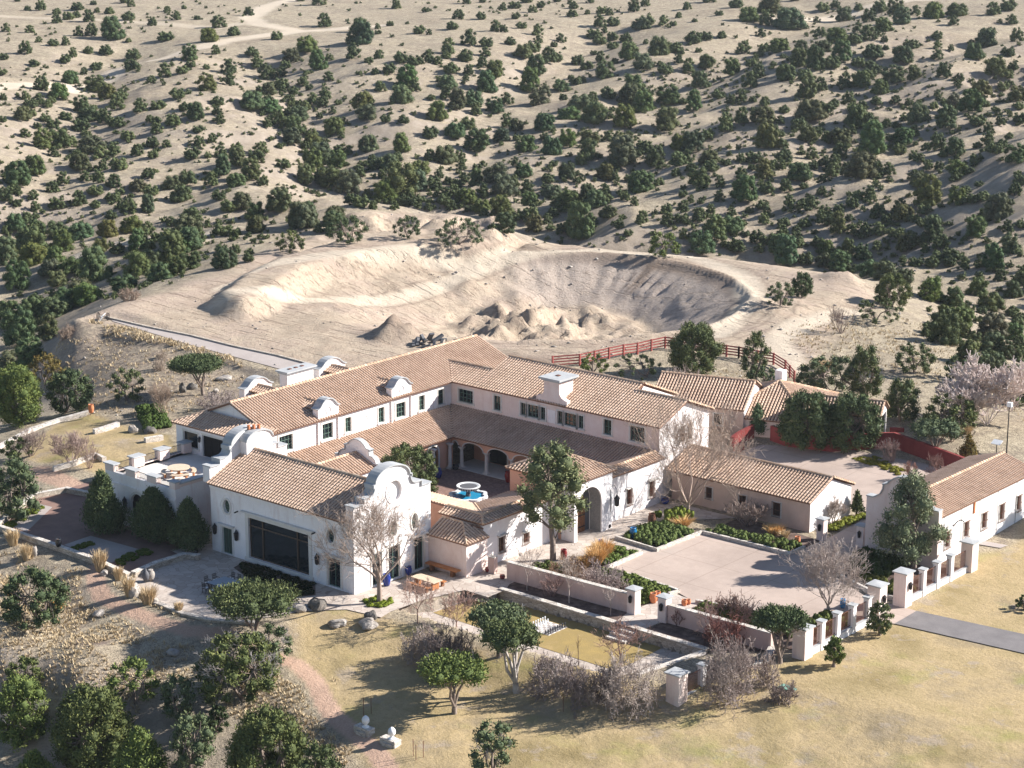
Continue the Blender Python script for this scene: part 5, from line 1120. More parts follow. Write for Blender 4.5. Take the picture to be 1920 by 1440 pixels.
# the long lawn-side fence: piers, low wall and iron panels
def lawn_fence(name, label, x, ys, y_end0, y_end1, z0=0.0, hp=2.35, wall_h=.5, big=()):
    T = thing(name, label, 'fence', (x, (y_end0 + y_end1) / 2, z0))
    mb = MB(); mb.box(x - .17, x + .17, y_end0, y_end1, z0 - .6, z0 + wall_h); mb.build('low_wall', 'stucco', T)
    mb = MB(); mb.box(x - .22, x + .22, y_end0, y_end1, z0 + wall_h, z0 + wall_h + .06); mb.build('wall_cap', 'cap_stone', T)
    pts = sorted([y_end0] + list(ys) + [y_end1])
    for y in ys:
        mb = MB(); mb.box(x - .24, x + .24, y - .24, y + .24, z0 - .3, z0 + hp - .12); mb.box(x - .3, x + .3, y - .3, y + .3, z0 + hp - .12, z0 + hp - .03); pr = mb.build('pier', 'stucco', T)
        mb = MB(); mb.box(x - .34, x + .34, y - .34, y + .34, z0 + hp - .03, z0 + hp + .06); mb.build('cap', 'cap_stone', pr)
    for a, b in zip(pts[:-1], pts[1:]):
        if b - a > .8: railing(T, (x, a + .24), (x, b - .24), z0 + wall_h + .1, z0 + hp - .35, .15, 'rust_metal', 'iron_panel', .028)
    return T
lawn_fence('pier_fence', 'fence of stucco piers and iron panels left of the lantern gateway', 36.2, [15.0, 17.3, 19.6, 21.9], 13.2, 22.9)
lawn_fence('pier_fence', 'fence of stucco piers and iron panels right of the lantern gateway', 36.2, [30.7, 33.05, 35.35], 28.1, 38.2, -.05)
gate_pier(36.15, 23.45, 1.15, 2.95, 'tall gateway pier with arched lantern niche on the left of the drive', lamp='x')
gate_pier(36.15, 27.6, 1.15, 2.95, 'tall gateway pier with arched lantern niche on the right of the drive', -.05, lamp='x')
gate_pier(36.15, 38.8, 1.1, 2.6, 'tall stucco pier at the long house end of the fence', -.05)
gate_pier(36.0, 12.7, 1.15, 2.45, 'broad stucco corner pier behind the round lawn tree', 0)
lawn_fence('pier_fence', 'short fence of one slim pier beside the lowest corner pier', 32.6, [4.1], 1.5, 6.6, -1.15, 2.3)
gate_pier(32.55, .95, 1.15, 2.65, 'lowest corner pier standing among bare grey shrubs', -1.2)
path_wall('garden_wall', [(33.6, 12.2), (34.6, 9.6), (33.0, 6.9)], .45, -1.6, lambda x, y: -.1 + (y - 6.9) * .1, 'stucco_rose', 'low wall behind the bare grey shrubs', 'wall', 'kerb_rubble')
# kerbs round the planting beds of the court
def kerb(pts, label, h=.32): return path_wall('stone_kerb', pts, .28, -.1, h, 'kerb_rubble', label, 'kerb')
kerb([(7.9, 25.5), (12.75, 25.15), (13.0, 31.7)], 'stone kerb round the hedge bed nearest the arched gate')
kerb([(13.0, 31.75), (22.3, 31.9), (22.35, 34.2)], 'long stone kerb along the top of the motor court')
kerb([(12.15, 23.7), (12.3, 18.7)], 'stone kerb of the bed with golden grass')
kerb([(12.4, 18.35), (16.2, 18.4), (20.4, 17.95), (20.2, 16.8)], 'stone kerb along the lower edge of the motor court')
kerb([(22.9, 16.9), (27, 17.9), (33.2, 17.4)], 'stone kerb of the bed right of the flagstone path')
kerb([(26.6, 33.6), (29.0, 29.8), (33.4, 28.0), (35.4, 28.2)], 'stone kerb of the bed under the right-hand pine')
for poly in ([(8, 25.6), (12.6, 25.3), (12.85, 31.6), (8, 33)], [(13.1, 31.9), (22.2, 32.05), (22.2, 37.0), (13, 38)], [(8.6, 23.6), (12.05, 23.7), (12.2, 18.8), (9.6, 18.6)],
             [(9.2, 18.2), (16.2, 18.3), (20.1, 17.9), (20.0, 12.4), (8.3, 12.0), (8.3, 17)], [(23.6, 12.5), (23.3, 16.8), (27, 17.8), (33.4, 17.3), (35.9, 22.6), (35.9, 13.5)], [(26.8, 36.8), (26.9, 33.8), (29.1, 30), (33.5, 28.2), (35.9, 28.4), (35.9, 38.6), (33.6, 38.6), (33.6, 37)]):
    sheet('planting_soil', poly, 'soil', .03)
# red walls and gate at the back
def redz(x, y): return max(0, (y - 47) * .045)
path_wall('red_wall', pxl([(1446, 824, .6), (1480, 836, .6), (1560, 845, .7), (1650, 838, .8), (1676, 838, .8), (1740, 862, .7), (1802, 886, .6), (1830, 900, .5)], .7), .35, lambda x, y: redz(x, y) - .5, lambda x, y: redz(x, y) + 1.55, 'stucco_red', 'long dark red wall behind the back court')
path_wall('red_wall', pxl([(1371, 838, .3), (1385, 831, .4), (1412, 820, .6)], .4), .35, lambda x, y: -.3, lambda x, y: redz(x, y) + 1.0 + (y - 55.5) * .14, 'stucco_red', 'short sunlit red wall rising towards the conical tree')
path_wall('red_wall', pxl([(1668, 812, .9), (1695, 813, .9)], .9), .35, .2, 1.5, 'stucco_red', 'small red wall end beside the glazed gable')
path_wall('stucco_wall', [(4.3, 46.3), (2.4, 52.0)], .35, -.2, 1.0, 'stucco_pink', 'low pale wall behind the tall white end gable', 'wall', 'kerb_rubble')
T = thing('timber_gate', 'red timber gate with crossed braces beside the red wall', 'gate', (0, 54, .3)); g0, g1 = Vector((2.3, 52.3)), Vector((1.5, 55.2))
mb = MB()
for z in (.5, 1.45): mb.bar((*g0, z), (*g1, z), .12)
mb.build('rail', 'red_paint', T); mb = MB()
for t in (0, .5, 1): q = g0.lerp(g1, t); mb.bar((*q, .2), (*q, 1.6), .13)
mb.build('post', 'red_paint', T); mb = MB()
for t in (0, .5): a, b = g0.lerp(g1, t), g0.lerp(g1, t + .5); mb.bar((*a, .5), (*b, 1.45), .09); mb.bar((*a, 1.45), (*b, .5), .09)
mb.build('brace', 'red_paint', T)
# red post-and-rail fence
def rail_fence(pts, label, step=2.45):
    T = thing('rail_fence', label, 'fence', (pts[0][0], pts[0][1], gz(*pts[0]))); L = []
    for (ax, ay), (bx, by) in zip(pts[:-1], pts[1:]):
        m = max(1, int(round(math.hypot(bx - ax, by - ay) / step)))
        L += [(ax + (bx - ax) * k / m, ay + (by - ay) * k / m) for k in range(m)]
    L.append(pts[-1])
    for x, y in L: mb = MB(); z = gz(x, y); mb.box(x - .09, x + .09, y - .09, y + .09, z - .3, z + 1.45); mb.build('post', 'red_paint', T)
    for a, b in zip(L[:-1], L[1:]):
        mb = MB()
        for h in (.35, .7, 1.02, 1.35): mb.bar((*a, gz(*a) + h), (*b, gz(*b) + h), .05, .15)
        mb.build('rails', 'red_paint', T)
rail_fence([hit(*p)[:2] for p in ((1036, 690), (1087, 686), (1169, 668), (1247, 653), (1300, 660), (1362, 669), (1385, 672))], 'weathered red post and rail fence along the edge of the dug ground')
rail_fence([hit(*p)[:2] for p in ((1385, 672), (1420, 679), (1450, 684), (1472, 698), (1489, 718))], 'shaded end of the red rail fence curving behind the chimney')
# ------------------------------------------------------------------ vegetation
def mat_leaf(name, cols, var=0.25):
    m, n, b = _nodes(name)
    a = N(n, 'ShaderNodeAttribute'); a.attribute_name = 'tint'
    k = len(cols) - 1; c = ramp(n, a.outputs['Fac'], [(i / k, cc) for i, cc in enumerate(cols)])
    oi = N(n, 'ShaderNodeObjectInfo'); c = mixc(n, 1.0, c, oi.outputs['Color'], 'MULTIPLY')
    n.links.new(c, b.inputs['Base Color']); b.inputs['Roughness'].default_value = 0.75; b.inputs['Specular IOR Level'].default_value = 0.12
    return m
mat_leaf('leaf_juniper', [(0.045, 0.060, 0.028), (0.090, 0.112, 0.047), (0.138, 0.158, 0.064), (0.19, 0.195, 0.085)])
mat_leaf('leaf_pine', [(0.065, 0.080, 0.040), (0.14, 0.16, 0.075), (0.21, 0.22, 0.11), (0.28, 0.27, 0.15)])
mat_leaf('leaf_hedge', [(0.06, 0.085, 0.024), (0.105, 0.135, 0.035), (0.15, 0.175, 0.05), (0.20, 0.21, 0.075)])
mat_leaf('twig', [(0.16, 0.125, 0.11), (0.27, 0.22, 0.20), (0.38, 0.33, 0.30), (0.50, 0.45, 0.41)])
mat_leaf('straw', [(0.30, 0.22, 0.13), (0.42, 0.32, 0.19), (0.52, 0.41, 0.26), (0.60, 0.50, 0.34)])
mat_var('bark', (0.16, 0.12, 0.10), (0.30, 0.24, 0.20), 3.0, 0.95, None, 14)
mat_var('bark_pale', (0.36, 0.31, 0.28), (0.52, 0.47, 0.43), 2.0, 0.95, None, 14)
def unit(v): return v / (np.linalg.norm(v, axis=1, keepdims=True) + 1e-9)
def leaf_cloud(rs, centers, radii, n, size, up=0.5, aspect=0.45, core=0.7, flat=1.0, shell=0.35, tone=0.5):
    """small leaf faces spread over the outer shell of overlapping lobes, with a solid dark heart in each lobe"""
    C = np.array(centers); Rr = np.array(radii); w_ = Rr ** 2; w_ = w_ / w_.sum()
    k = rs.choice(len(C), n, p=w_); d = unit(rs.normal(size=(n, 3)))
    rad = Rr[k, None] * (1 - shell * rs.rand(n, 1) ** 1.6) * (1 + .10 * rs.normal(size=(n, 1)))
    off = d * rad; off[:, 2] *= flat; P = C[k] + off
    # leaves buried in other lobes are wasted: move some outwards
    t = unit(d * 0.7 + rs.normal(size=(n, 3)) * 0.55 + np.array([0, 0, up])); s_ = unit(np.cross(t, rs.normal(size=(n, 3))))
    L = size * (0.6 + 0.8 * rs.rand(n, 1)); Wd = L * aspect
    V = np.stack([P - t * L * .5, P + s_ * Wd * .5, P + t * L * .5, P - s_ * Wd * .5], 1).reshape(-1, 3)
    F = np.arange(4 * n).reshape(n, 4)
    lobe_t = rs.normal(0, .12, len(C)); tint = np.clip(tone + lobe_t[k] + rs.normal(0, .13, n) + .06 * d[:, 2] * 0, 0, 1); T = np.repeat(tint, 4)
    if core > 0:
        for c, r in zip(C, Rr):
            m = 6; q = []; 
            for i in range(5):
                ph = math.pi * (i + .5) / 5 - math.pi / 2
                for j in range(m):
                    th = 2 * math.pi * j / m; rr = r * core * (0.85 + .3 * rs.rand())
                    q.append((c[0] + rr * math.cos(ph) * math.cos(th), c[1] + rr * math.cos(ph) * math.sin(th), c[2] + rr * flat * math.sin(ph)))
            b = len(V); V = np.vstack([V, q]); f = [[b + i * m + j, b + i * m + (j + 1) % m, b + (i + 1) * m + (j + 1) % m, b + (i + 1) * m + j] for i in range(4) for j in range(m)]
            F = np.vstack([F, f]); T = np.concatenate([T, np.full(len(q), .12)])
    return V, F, T
def branch_tubes(segs, sides=4):
    """segs: list of (p0, p1, r0, r1)"""
    A = np.array([s[0] for s in segs], float); B = np.array([s[1] for s in segs], float); ra = np.array([s[2] for s in segs])[:, None]; rb = np.array([s[3] for s in segs])[:, None]
    d = unit(B - A); up = np.where(np.abs(d[:, 2:3]) < .9, np.array([[0, 0, 1.]]), np.array([[1., 0, 0]])); a = unit(np.cross(d, up)); b = np.cross(d, a); n = len(segs)
    V = np.empty((n, 2 * sides, 3))
    for j in range(sides):
        th = 2 * math.pi * j / sides; o = a * math.cos(th) + b * math.sin(th); V[:, j] = A + o * ra; V[:, sides + j] = B + o * rb
    base = np.arange(n)[:, None] * 2 * sides
    F = np.concatenate([base + np.array([[j, (j + 1) % sides, sides + (j + 1) % sides, sides + j]]) for j in range(sides)], 0)
    return V.reshape(-1, 3), F
def grow(rs, p, d, L, r, lvl, out, twigs, spread=.5, gravity=.06, nb=(3, 5), shrink=.66, wig=.18, minr=.006, up=.15):
    """recursive limbs; thick ones go to out, fine ones to twigs"""
    n = 3 if lvl > 1 else 2; q = np.array(p, float); d = np.array(d, float); rr = r; pts = [(q.copy(), rr)]
    for i in range(n):
        d = d + rs.normal(0, wig, 3); d[2] += up * .3; d /= np.linalg.norm(d); q2 = q + d * L / n; r2 = max(minr, rr * (.82 if lvl > 0 else .6))
        (out if rr > .03 else twigs).append((tuple(q), tuple(q2), rr, r2)); q = q2; rr = r2; pts.append((q.copy(), rr))
    if lvl <= 0: return
    k = rs.randint(nb[0], nb[1] + 1)
    for i in range(k):
        t = 1.0 if i == 0 else .35 + .65 * rs.rand(); j = min(int(t * n), n - 1); f = t * n - j
        b = pts[j][0] * (1 - f) + pts[j + 1][0] * f
        dd = d * (1.0 if i == 0 else .75) + rs.normal(0, spread, 3); dd[2] += up; dd /= np.linalg.norm(dd)
        grow(rs, b, dd, L * shrink * (.8 + .4 * rs.rand()), max(minr, rr * (.85 if i == 0 else .62)), lvl - 1, out, twigs, spread, gravity, nb, shrink, wig, minr, up)
def link_mesh(name, me, parent=None, loc=(0, 0, 0)):
    o = bpy.data.objects.new(name, me); COL.objects.link(o); o.parent = parent; o.location = loc; return o
TONES = {'dark green': (0.78, 0.86, 0.90), 'mid green': (1.0, 1.0, 0.95), 'olive': (1.08, 1.04, 0.84), 'grey green': (1.05, 1.08, 1.25), 'bluish green': (0.8, 0.98, 1.15), 'yellow green': (1.22, 1.28, 0.85), 'brownish': (1.75, 1.1, 0.75)}
def evergreen(name, label, px, py, xl, xr, yt, yb, kind='juniper', tone='mid green', seed=1, cat='tree', z=None, group=None, dens=1.0, dead=0, depth_squash=1.0, leaf=None, lobes=None, trunk='bark'):
    """one tree at its foot pixel, crown filling the pixel box xl..xr, yt..yb at that distance"""
    rs = np.random.RandomState(seed)
    if z is None: x, y, z0 = hit(px, py)
    else: z0 = z; x, y = at(px, py, z0)
    dep = depth_of(x, y, z0); m = dep / FPX; ch = math.cos(PITCH + math.atan((py - CYP) / FPX))
    W_ = (xr - xl) * m; top = (py - yt) * m / ch; bot = max(.15, (py - yb) * m / ch); cx = ((xl + xr) / 2 - px) * m; rx = W_ / 2; rz = max(.3, (top - bot) / 2); cz = (top + bot) / 2
    # the crown is as deep as wide; its near half hangs lower in the picture, so lift the box a little
    rz = max(rz - rx * .22, rz * .6); cz = top - rz * .98 - rx * .12
    T = thing(name, label, cat, (x, y, z0), 0, group); ax = np.array([RXV[0] * cx, RXV[1] * cx, 0])
    nl = lobes or int(np.clip(W_ * 7.5 * dens, 20, 60)); C = []; Rd = []
    for i in range(nl):
        if kind == 'pine':
            t = (i + .5) / nl; h = -1 + 2 * t; rr = (1 - .78 * max(0, t) ** 1.7) * (.6 + .4 * min(1, t * 4)); an = i * 2.4 + rs.rand() * 1.5; q = rr * (.42 + .50 * rs.rand())
            C.append(ax + [math.cos(an) * q * rx, math.sin(an) * q * rx, cz + h * rz * .92]); Rd.append(rx * (.17 + .24 * rs.rand()) * (1.1 - .35 * t))
        elif kind == 'cone':
            t = (i + .5) / nl; an = i * 2.4 + rs.rand(); q = ((1 - t) ** .8) * .55 * (.6 + .5 * rs.rand()) + .04
            C.append(ax + [math.cos(an) * q * rx, math.sin(an) * q * rx, cz - rz * .85 + t * rz * 1.65]); Rd.append(rx * (.42 * (1 - t) + .20) * (.8 + .35 * rs.rand()))
        elif kind == 'umbrella':
            an = i * 2.4; q = math.sqrt((i + .5) / nl) * .78
            C.append(ax + [math.cos(an) * q * rx, math.sin(an) * q * rx, cz + rz * .55 * (1 - q * q) - rz * .15 + rs.normal(0, .05) * rz]); Rd.append(rx * (.24 + .1 * rs.rand()))
        else:
            t = (i + .5) / nl; hgt = 1 - t; an = i * 2.4 + rs.rand() * .8; prof = math.sin(math.pi * min(1, .22 + .70 * hgt)) ** .7; q = prof * (.55 + .30 * rs.rand())
            r_ = min(rx, rz) * (.22 + .16 * rs.rand()); zz = (bot * .5 if not dead else bot) + r_ * .7 + (top - bot * .5 - r_ * 1.7) * hgt
            C.append(ax + [math.cos(an) * q * rx, math.sin(an) * q * rx, zz]); Rd.append(r_)
    ls = leaf or (0.30 if kind == 'pine' else 0.21); area = sum(r * r for r in Rd)
    n = int(min(20000, area * 4 * math.pi / (ls * ls * .40) * .62 * dens)); n = max(n, 1500)
    V, F, tt = leaf_cloud(rs, C, Rd, n, ls, .6 if kind in ('juniper', 'cone') else .35, .42, .0 if kind == 'pine' and dens < .9 else .62, .82 if kind == 'umbrella' else 1.0, .5 if kind == 'pine' else .38)
    lat = (V[:, 0] - ax[0]) * RXV[0] + (V[:, 1] - ax[1]) * RXV[1]; kx = np.clip(rx / (np.percentile(np.abs(lat), 99) + 1e-6), .7, 1.7)
    V[:, :2] = ax[:2] + (V[:, :2] - ax[:2]) * kx; zt_ = np.percentile(V[:, 2], 99.5); V[:, 2] = V[:, 2] * np.clip(top / zt_, .8, 1.3) if kind != 'umbrella' else V[:, 2] + (top - zt_) * np.clip(V[:, 2] / zt_, 0, 1)
    C = [np.array([ax[0] + (c[0] - ax[0]) * kx, ax[1] + (c[1] - ax[1]) * kx, c[2]]) for c in C]
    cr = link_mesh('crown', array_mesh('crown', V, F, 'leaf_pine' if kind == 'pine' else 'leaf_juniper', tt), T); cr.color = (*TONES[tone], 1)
    segs = []; tr = max(.10, top * .028) * (1.3 if kind in ('umbrella', 'juniper') else 1)
    if kind in ('pine', 'cone'):
        p = np.zeros(3); m_ = 7; pts = [p + (ax * (t / m_) + [rs.normal(0, .05), rs.normal(0, .05), top * .93 * t / m_]) for t in range(m_ + 1)]
        for i in range(m_): segs.append((tuple(pts[i]) if i else (0, 0, -.3), tuple(pts[i + 1]), tr * (1 - i / m_ * .85), tr * (1 - (i + 1) / m_ * .85)))
        for c in C:
            j = int(np.clip((c[2] - rx * .25) / (top * .93) * m_, 1, m_ - 1)); q = pts[j]; mid = (q + c) / 2 + [0, 0, .12]
            segs.append((tuple(q), tuple(mid), tr * .32, tr * .22)); segs.append((tuple(mid), tuple(c), tr * .22, tr * .08))
    else:
        ns = 3 if kind == 'juniper' else 5; fork = np.array([0, 0, bot * (.35 if kind == 'juniper' else .45)]) + ax * .15
        segs.append(((0, 0, -.3), tuple(fork), tr * 1.5, tr * 1.15)); stems = []
        for i in range(ns):
            an = 2 * math.pi * i / ns + rs.rand(); e = ax * .7 + np.array([math.cos(an) * rx * .35, math.sin(an) * rx * .35, cz - rz * .35]); mid = (fork + e) / 2 + rs.normal(0, .08, 3) * rx
            segs.append((tuple(fork), tuple(mid), tr * .75, tr * .6)); segs.append((tuple(mid), tuple(e), tr * .6, tr * .42)); stems.append(e)
        for c in C:
            e = min(stems, key=lambda s: np.linalg.norm(s - c)); mid = (e + c) / 2 + rs.normal(0, .06, 3) * rx
            segs.append((tuple(e), tuple(mid), tr * .35, tr * .22)); segs.append((tuple(mid), tuple(c), tr * .22, tr * .1))
    V, F = branch_tubes(segs, 6); link_mesh('trunk', array_mesh('trunk', V, F, trunk, None, True), T)
    if dead:
        o, tw = [], []
        for i in range(dead):
            an = rs.rand() * 6.28; s0 = ax + np.array([math.cos(an) * rx * .5, math.sin(an) * rx * .5, cz - rz * .3])
            grow(rs, s0, (math.cos(an) * .8 - .5 * FXV[0], math.sin(an) * .8 - .5 * FXV[1], .7), rx * .36, .035, 3, o, tw, .5, nb=(3, 4), minr=.009)
        V, F = branch_tubes(o + tw, 3); d_ = link_mesh('dead_branches', array_mesh('dead_branches', V, F, 'twig', np.full(len(V), .8)), T); d_.color = (.8, .82, .88, 1)
    return T
def bare(name, label, px, py, xl, xr, yt, kind='tree', col=(1, 1, 1), seed=1, cat='tree', z=None, lvl=5, group=None, minr=.012, nb=(3, 4), trunk_r=None, fork=.3):
    rs = np.random.RandomState(seed)
    if z is None: x, y, z0 = hit(px, py)
    else: z0 = z; x, y = at(px, py, z0)
    m = depth_of(x, y, z0) / FPX; ch = math.cos(PITCH + math.atan((py - CYP) / FPX)); Hh = (py - yt) * m / ch; W_ = (xr - xl) * m
    T = thing(name, label, cat, (x, y, z0), 0, group); o, tw = [], []
    if kind == 'tree':
        r = trunk_r or max(.05, Hh * .022); fk = np.array([0, 0, Hh * fork]); o.append(((0, 0, -.2), tuple(fk * .5), r * 1.15, r)); o.append((tuple(fk * .5), tuple(fk), r, r * .9))
        k = 7 if lvl > 5 else 5
        for i in range(k):
            an = 2 * math.pi * (i + .4 * rs.rand()) / k; lean = (.45 + .6 * rs.rand()) * W_ / Hh if i else .08
            grow(rs, fk * (.8 + .2 * rs.rand()), (math.cos(an) * lean * 1.3, math.sin(an) * lean * 1.3, 1), Hh * .30, r * .55, lvl - 1, o, tw, .42, nb=nb, shrink=.70, minr=minr, up=.16)
    elif kind == 'vase':
        k = 9
        for i in range(k):
            an = 2 * math.pi * (i + .5 * rs.rand()) / k; lean = (.2 + .55 * rs.rand()) * W_ / Hh
            grow(rs, (math.cos(an) * .1, math.sin(an) * .1, -.1), (math.cos(an) * lean, math.sin(an) * lean, 1), Hh * .42, .045, lvl - 1, o, tw, .34, nb=nb, shrink=.66, minr=minr, up=.22)
    else:
        k = 26
        for i in range(k):
            an = 2 * math.pi * rs.rand(); q = rs.rand() ** .5 * .4; b = (math.cos(an) * q * W_ * .5, math.sin(an) * q * W_ * .5, -.05)
            el = .25 + .9 * rs.rand(); grow(rs, b, (math.cos(an) * 1.0, math.sin(an) * 1.0, el * 1.3), min(Hh, W_) * .34, .03, lvl - 1, o, tw, .6, nb=nb, shrink=.62, minr=minr, up=.1, wig=.3)
    allp = np.array([s[1] for s in o + tw]); sz = Hh / np.percentile(allp[:, 2], 97 if kind == 'bush' else 99.5); sx = W_ / 2 / np.percentile(np.abs(np.hypot(allp[:, 0], allp[:, 1])), 90 if lvl > 5 or kind == 'bush' else 94)
    for nm, sg, tn in (('trunk', o, .45), ('branches', tw, .55)):
        if not sg: continue
        V, F = branch_tubes(sg, 5 if nm == 'trunk' else 3)
        V[:, 2] *= sz; f = np.clip(V[:, 2:3] / (Hh * fork if kind == 'tree' else .3), 0, 1) if kind != 'bush' else 1.0
        V[:, :2] *= 1 + (sx - 1) * f
        ti = np.clip(tn + .25 * fbm(V[:, 0] * 2, V[:, 1] * 2, seed, 2) + .1, 0, 1)
        q = link_mesh(nm, array_mesh(nm, V, F, 'twig', ti), T); q.color = (*col, 1)
    return T
def grass_tuft(name, label, px, py, w_px, h_px, seed=1, z=None, col=(1, 1, 1), n=420, cat='grass clump', group=None, lean=.85):
    rs = np.random.RandomState(seed)
    if z is None: x, y, z0 = hit(px, py)
    else: z0 = z; x, y = at(px, py, z0)
    m = depth_of(x, y, z0) / FPX; W_ = w_px * m; Hh = h_px * m
    an = rs.rand(n) * 6.283; q = np.sqrt(rs.rand(n)) * W_ * .28; b = np.stack([np.cos(an) * q, np.sin(an) * q, np.full(n, -.05)], 1)
    h = Hh * (.6 + .5 * rs.rand(n)); l = np.stack([np.cos(an), np.sin(an), np.zeros(n)], 1) * (W_ * .28 * lean * 2 * rs.rand(n))[:, None]
    top = b + l + np.stack([np.zeros(n)] * 2 + [h], 1); mid = b + l * .35 + np.stack([np.zeros(n)] * 2 + [h * .6], 1)
    s_ = unit(np.cross(np.array([[0, 0, 1.]]), rs.normal(size=(n, 3)))) * .014
    V = np.stack([b - s_, b + s_, mid + s_ * 1.3, top, mid - s_ * 1.3], 1).reshape(-1, 3); i = np.arange(n)[:, None] * 5
    F = np.concatenate([i + [[0, 1, 2, 4]], i + [[4, 2, 3, 3]]], 0); 
    Fq = i + [[0, 1, 2, 4]]; me = array_mesh(name, np.stack([b - s_, b + s_, mid + s_ * 1.5, mid - s_ * 1.5, mid - s_ * 1.5, mid + s_ * 1.5, top + s_ * .3, top - s_ * .3], 1).reshape(-1, 3), np.concatenate([np.arange(n)[:, None] * 8 + [[0, 1, 2, 3]], np.arange(n)[:, None] * 8 + [[4, 5, 6, 7]]], 0), 'straw', np.repeat(np.clip(rs.normal(.55, .2, n), 0, 1), 8))
    o = link_mesh(name, me, None, (x, y, z0)); o.color = (*col, 1); return tag(o, label, cat, group)
def hedge(name, label, poly, h=.5, z0=.0, seed=1, mat='leaf_hedge', size=.11, tone=(1, 1, 1), dens=1.0, cat='hedge', bare_=False):
    rs = np.random.RandomState(seed); P = np.array(poly); lo = P.min(0); hi = P.max(0); A = (hi - lo).prod(); nn = int(A * 8.0 * dens); q = lo + rs.rand(nn, 2) * (hi - lo)
    sd_ = sd_poly(q[:, 0], q[:, 1], poly); q = q[sd_ < .02]; sd_ = sd_[sd_ < .02]
    hh = h * (.62 + .38 * np.clip(-sd_ / .6, 0, 1)) * (.85 + .3 * rs.rand(len(q))); C = np.stack([q[:, 0], q[:, 1], z0 + hh * .5], 1); Rd = .20 + .16 * rs.rand(len(q)); 
    area = (Rd ** 2).sum(); V, F, T = leaf_cloud(rs, C, Rd, int(area * 4 * math.pi / (size * size) * .8), size, .7, .5, .9, max(.5, min(1.3, h / .75)))
    c = np.array([P[:, 0].mean(), P[:, 1].mean(), z0]); o = link_mesh(name, array_mesh(name, V - c, F, mat, T), None, tuple(c)); o.color = (*tone, 1)
    return tag(o, label, cat)
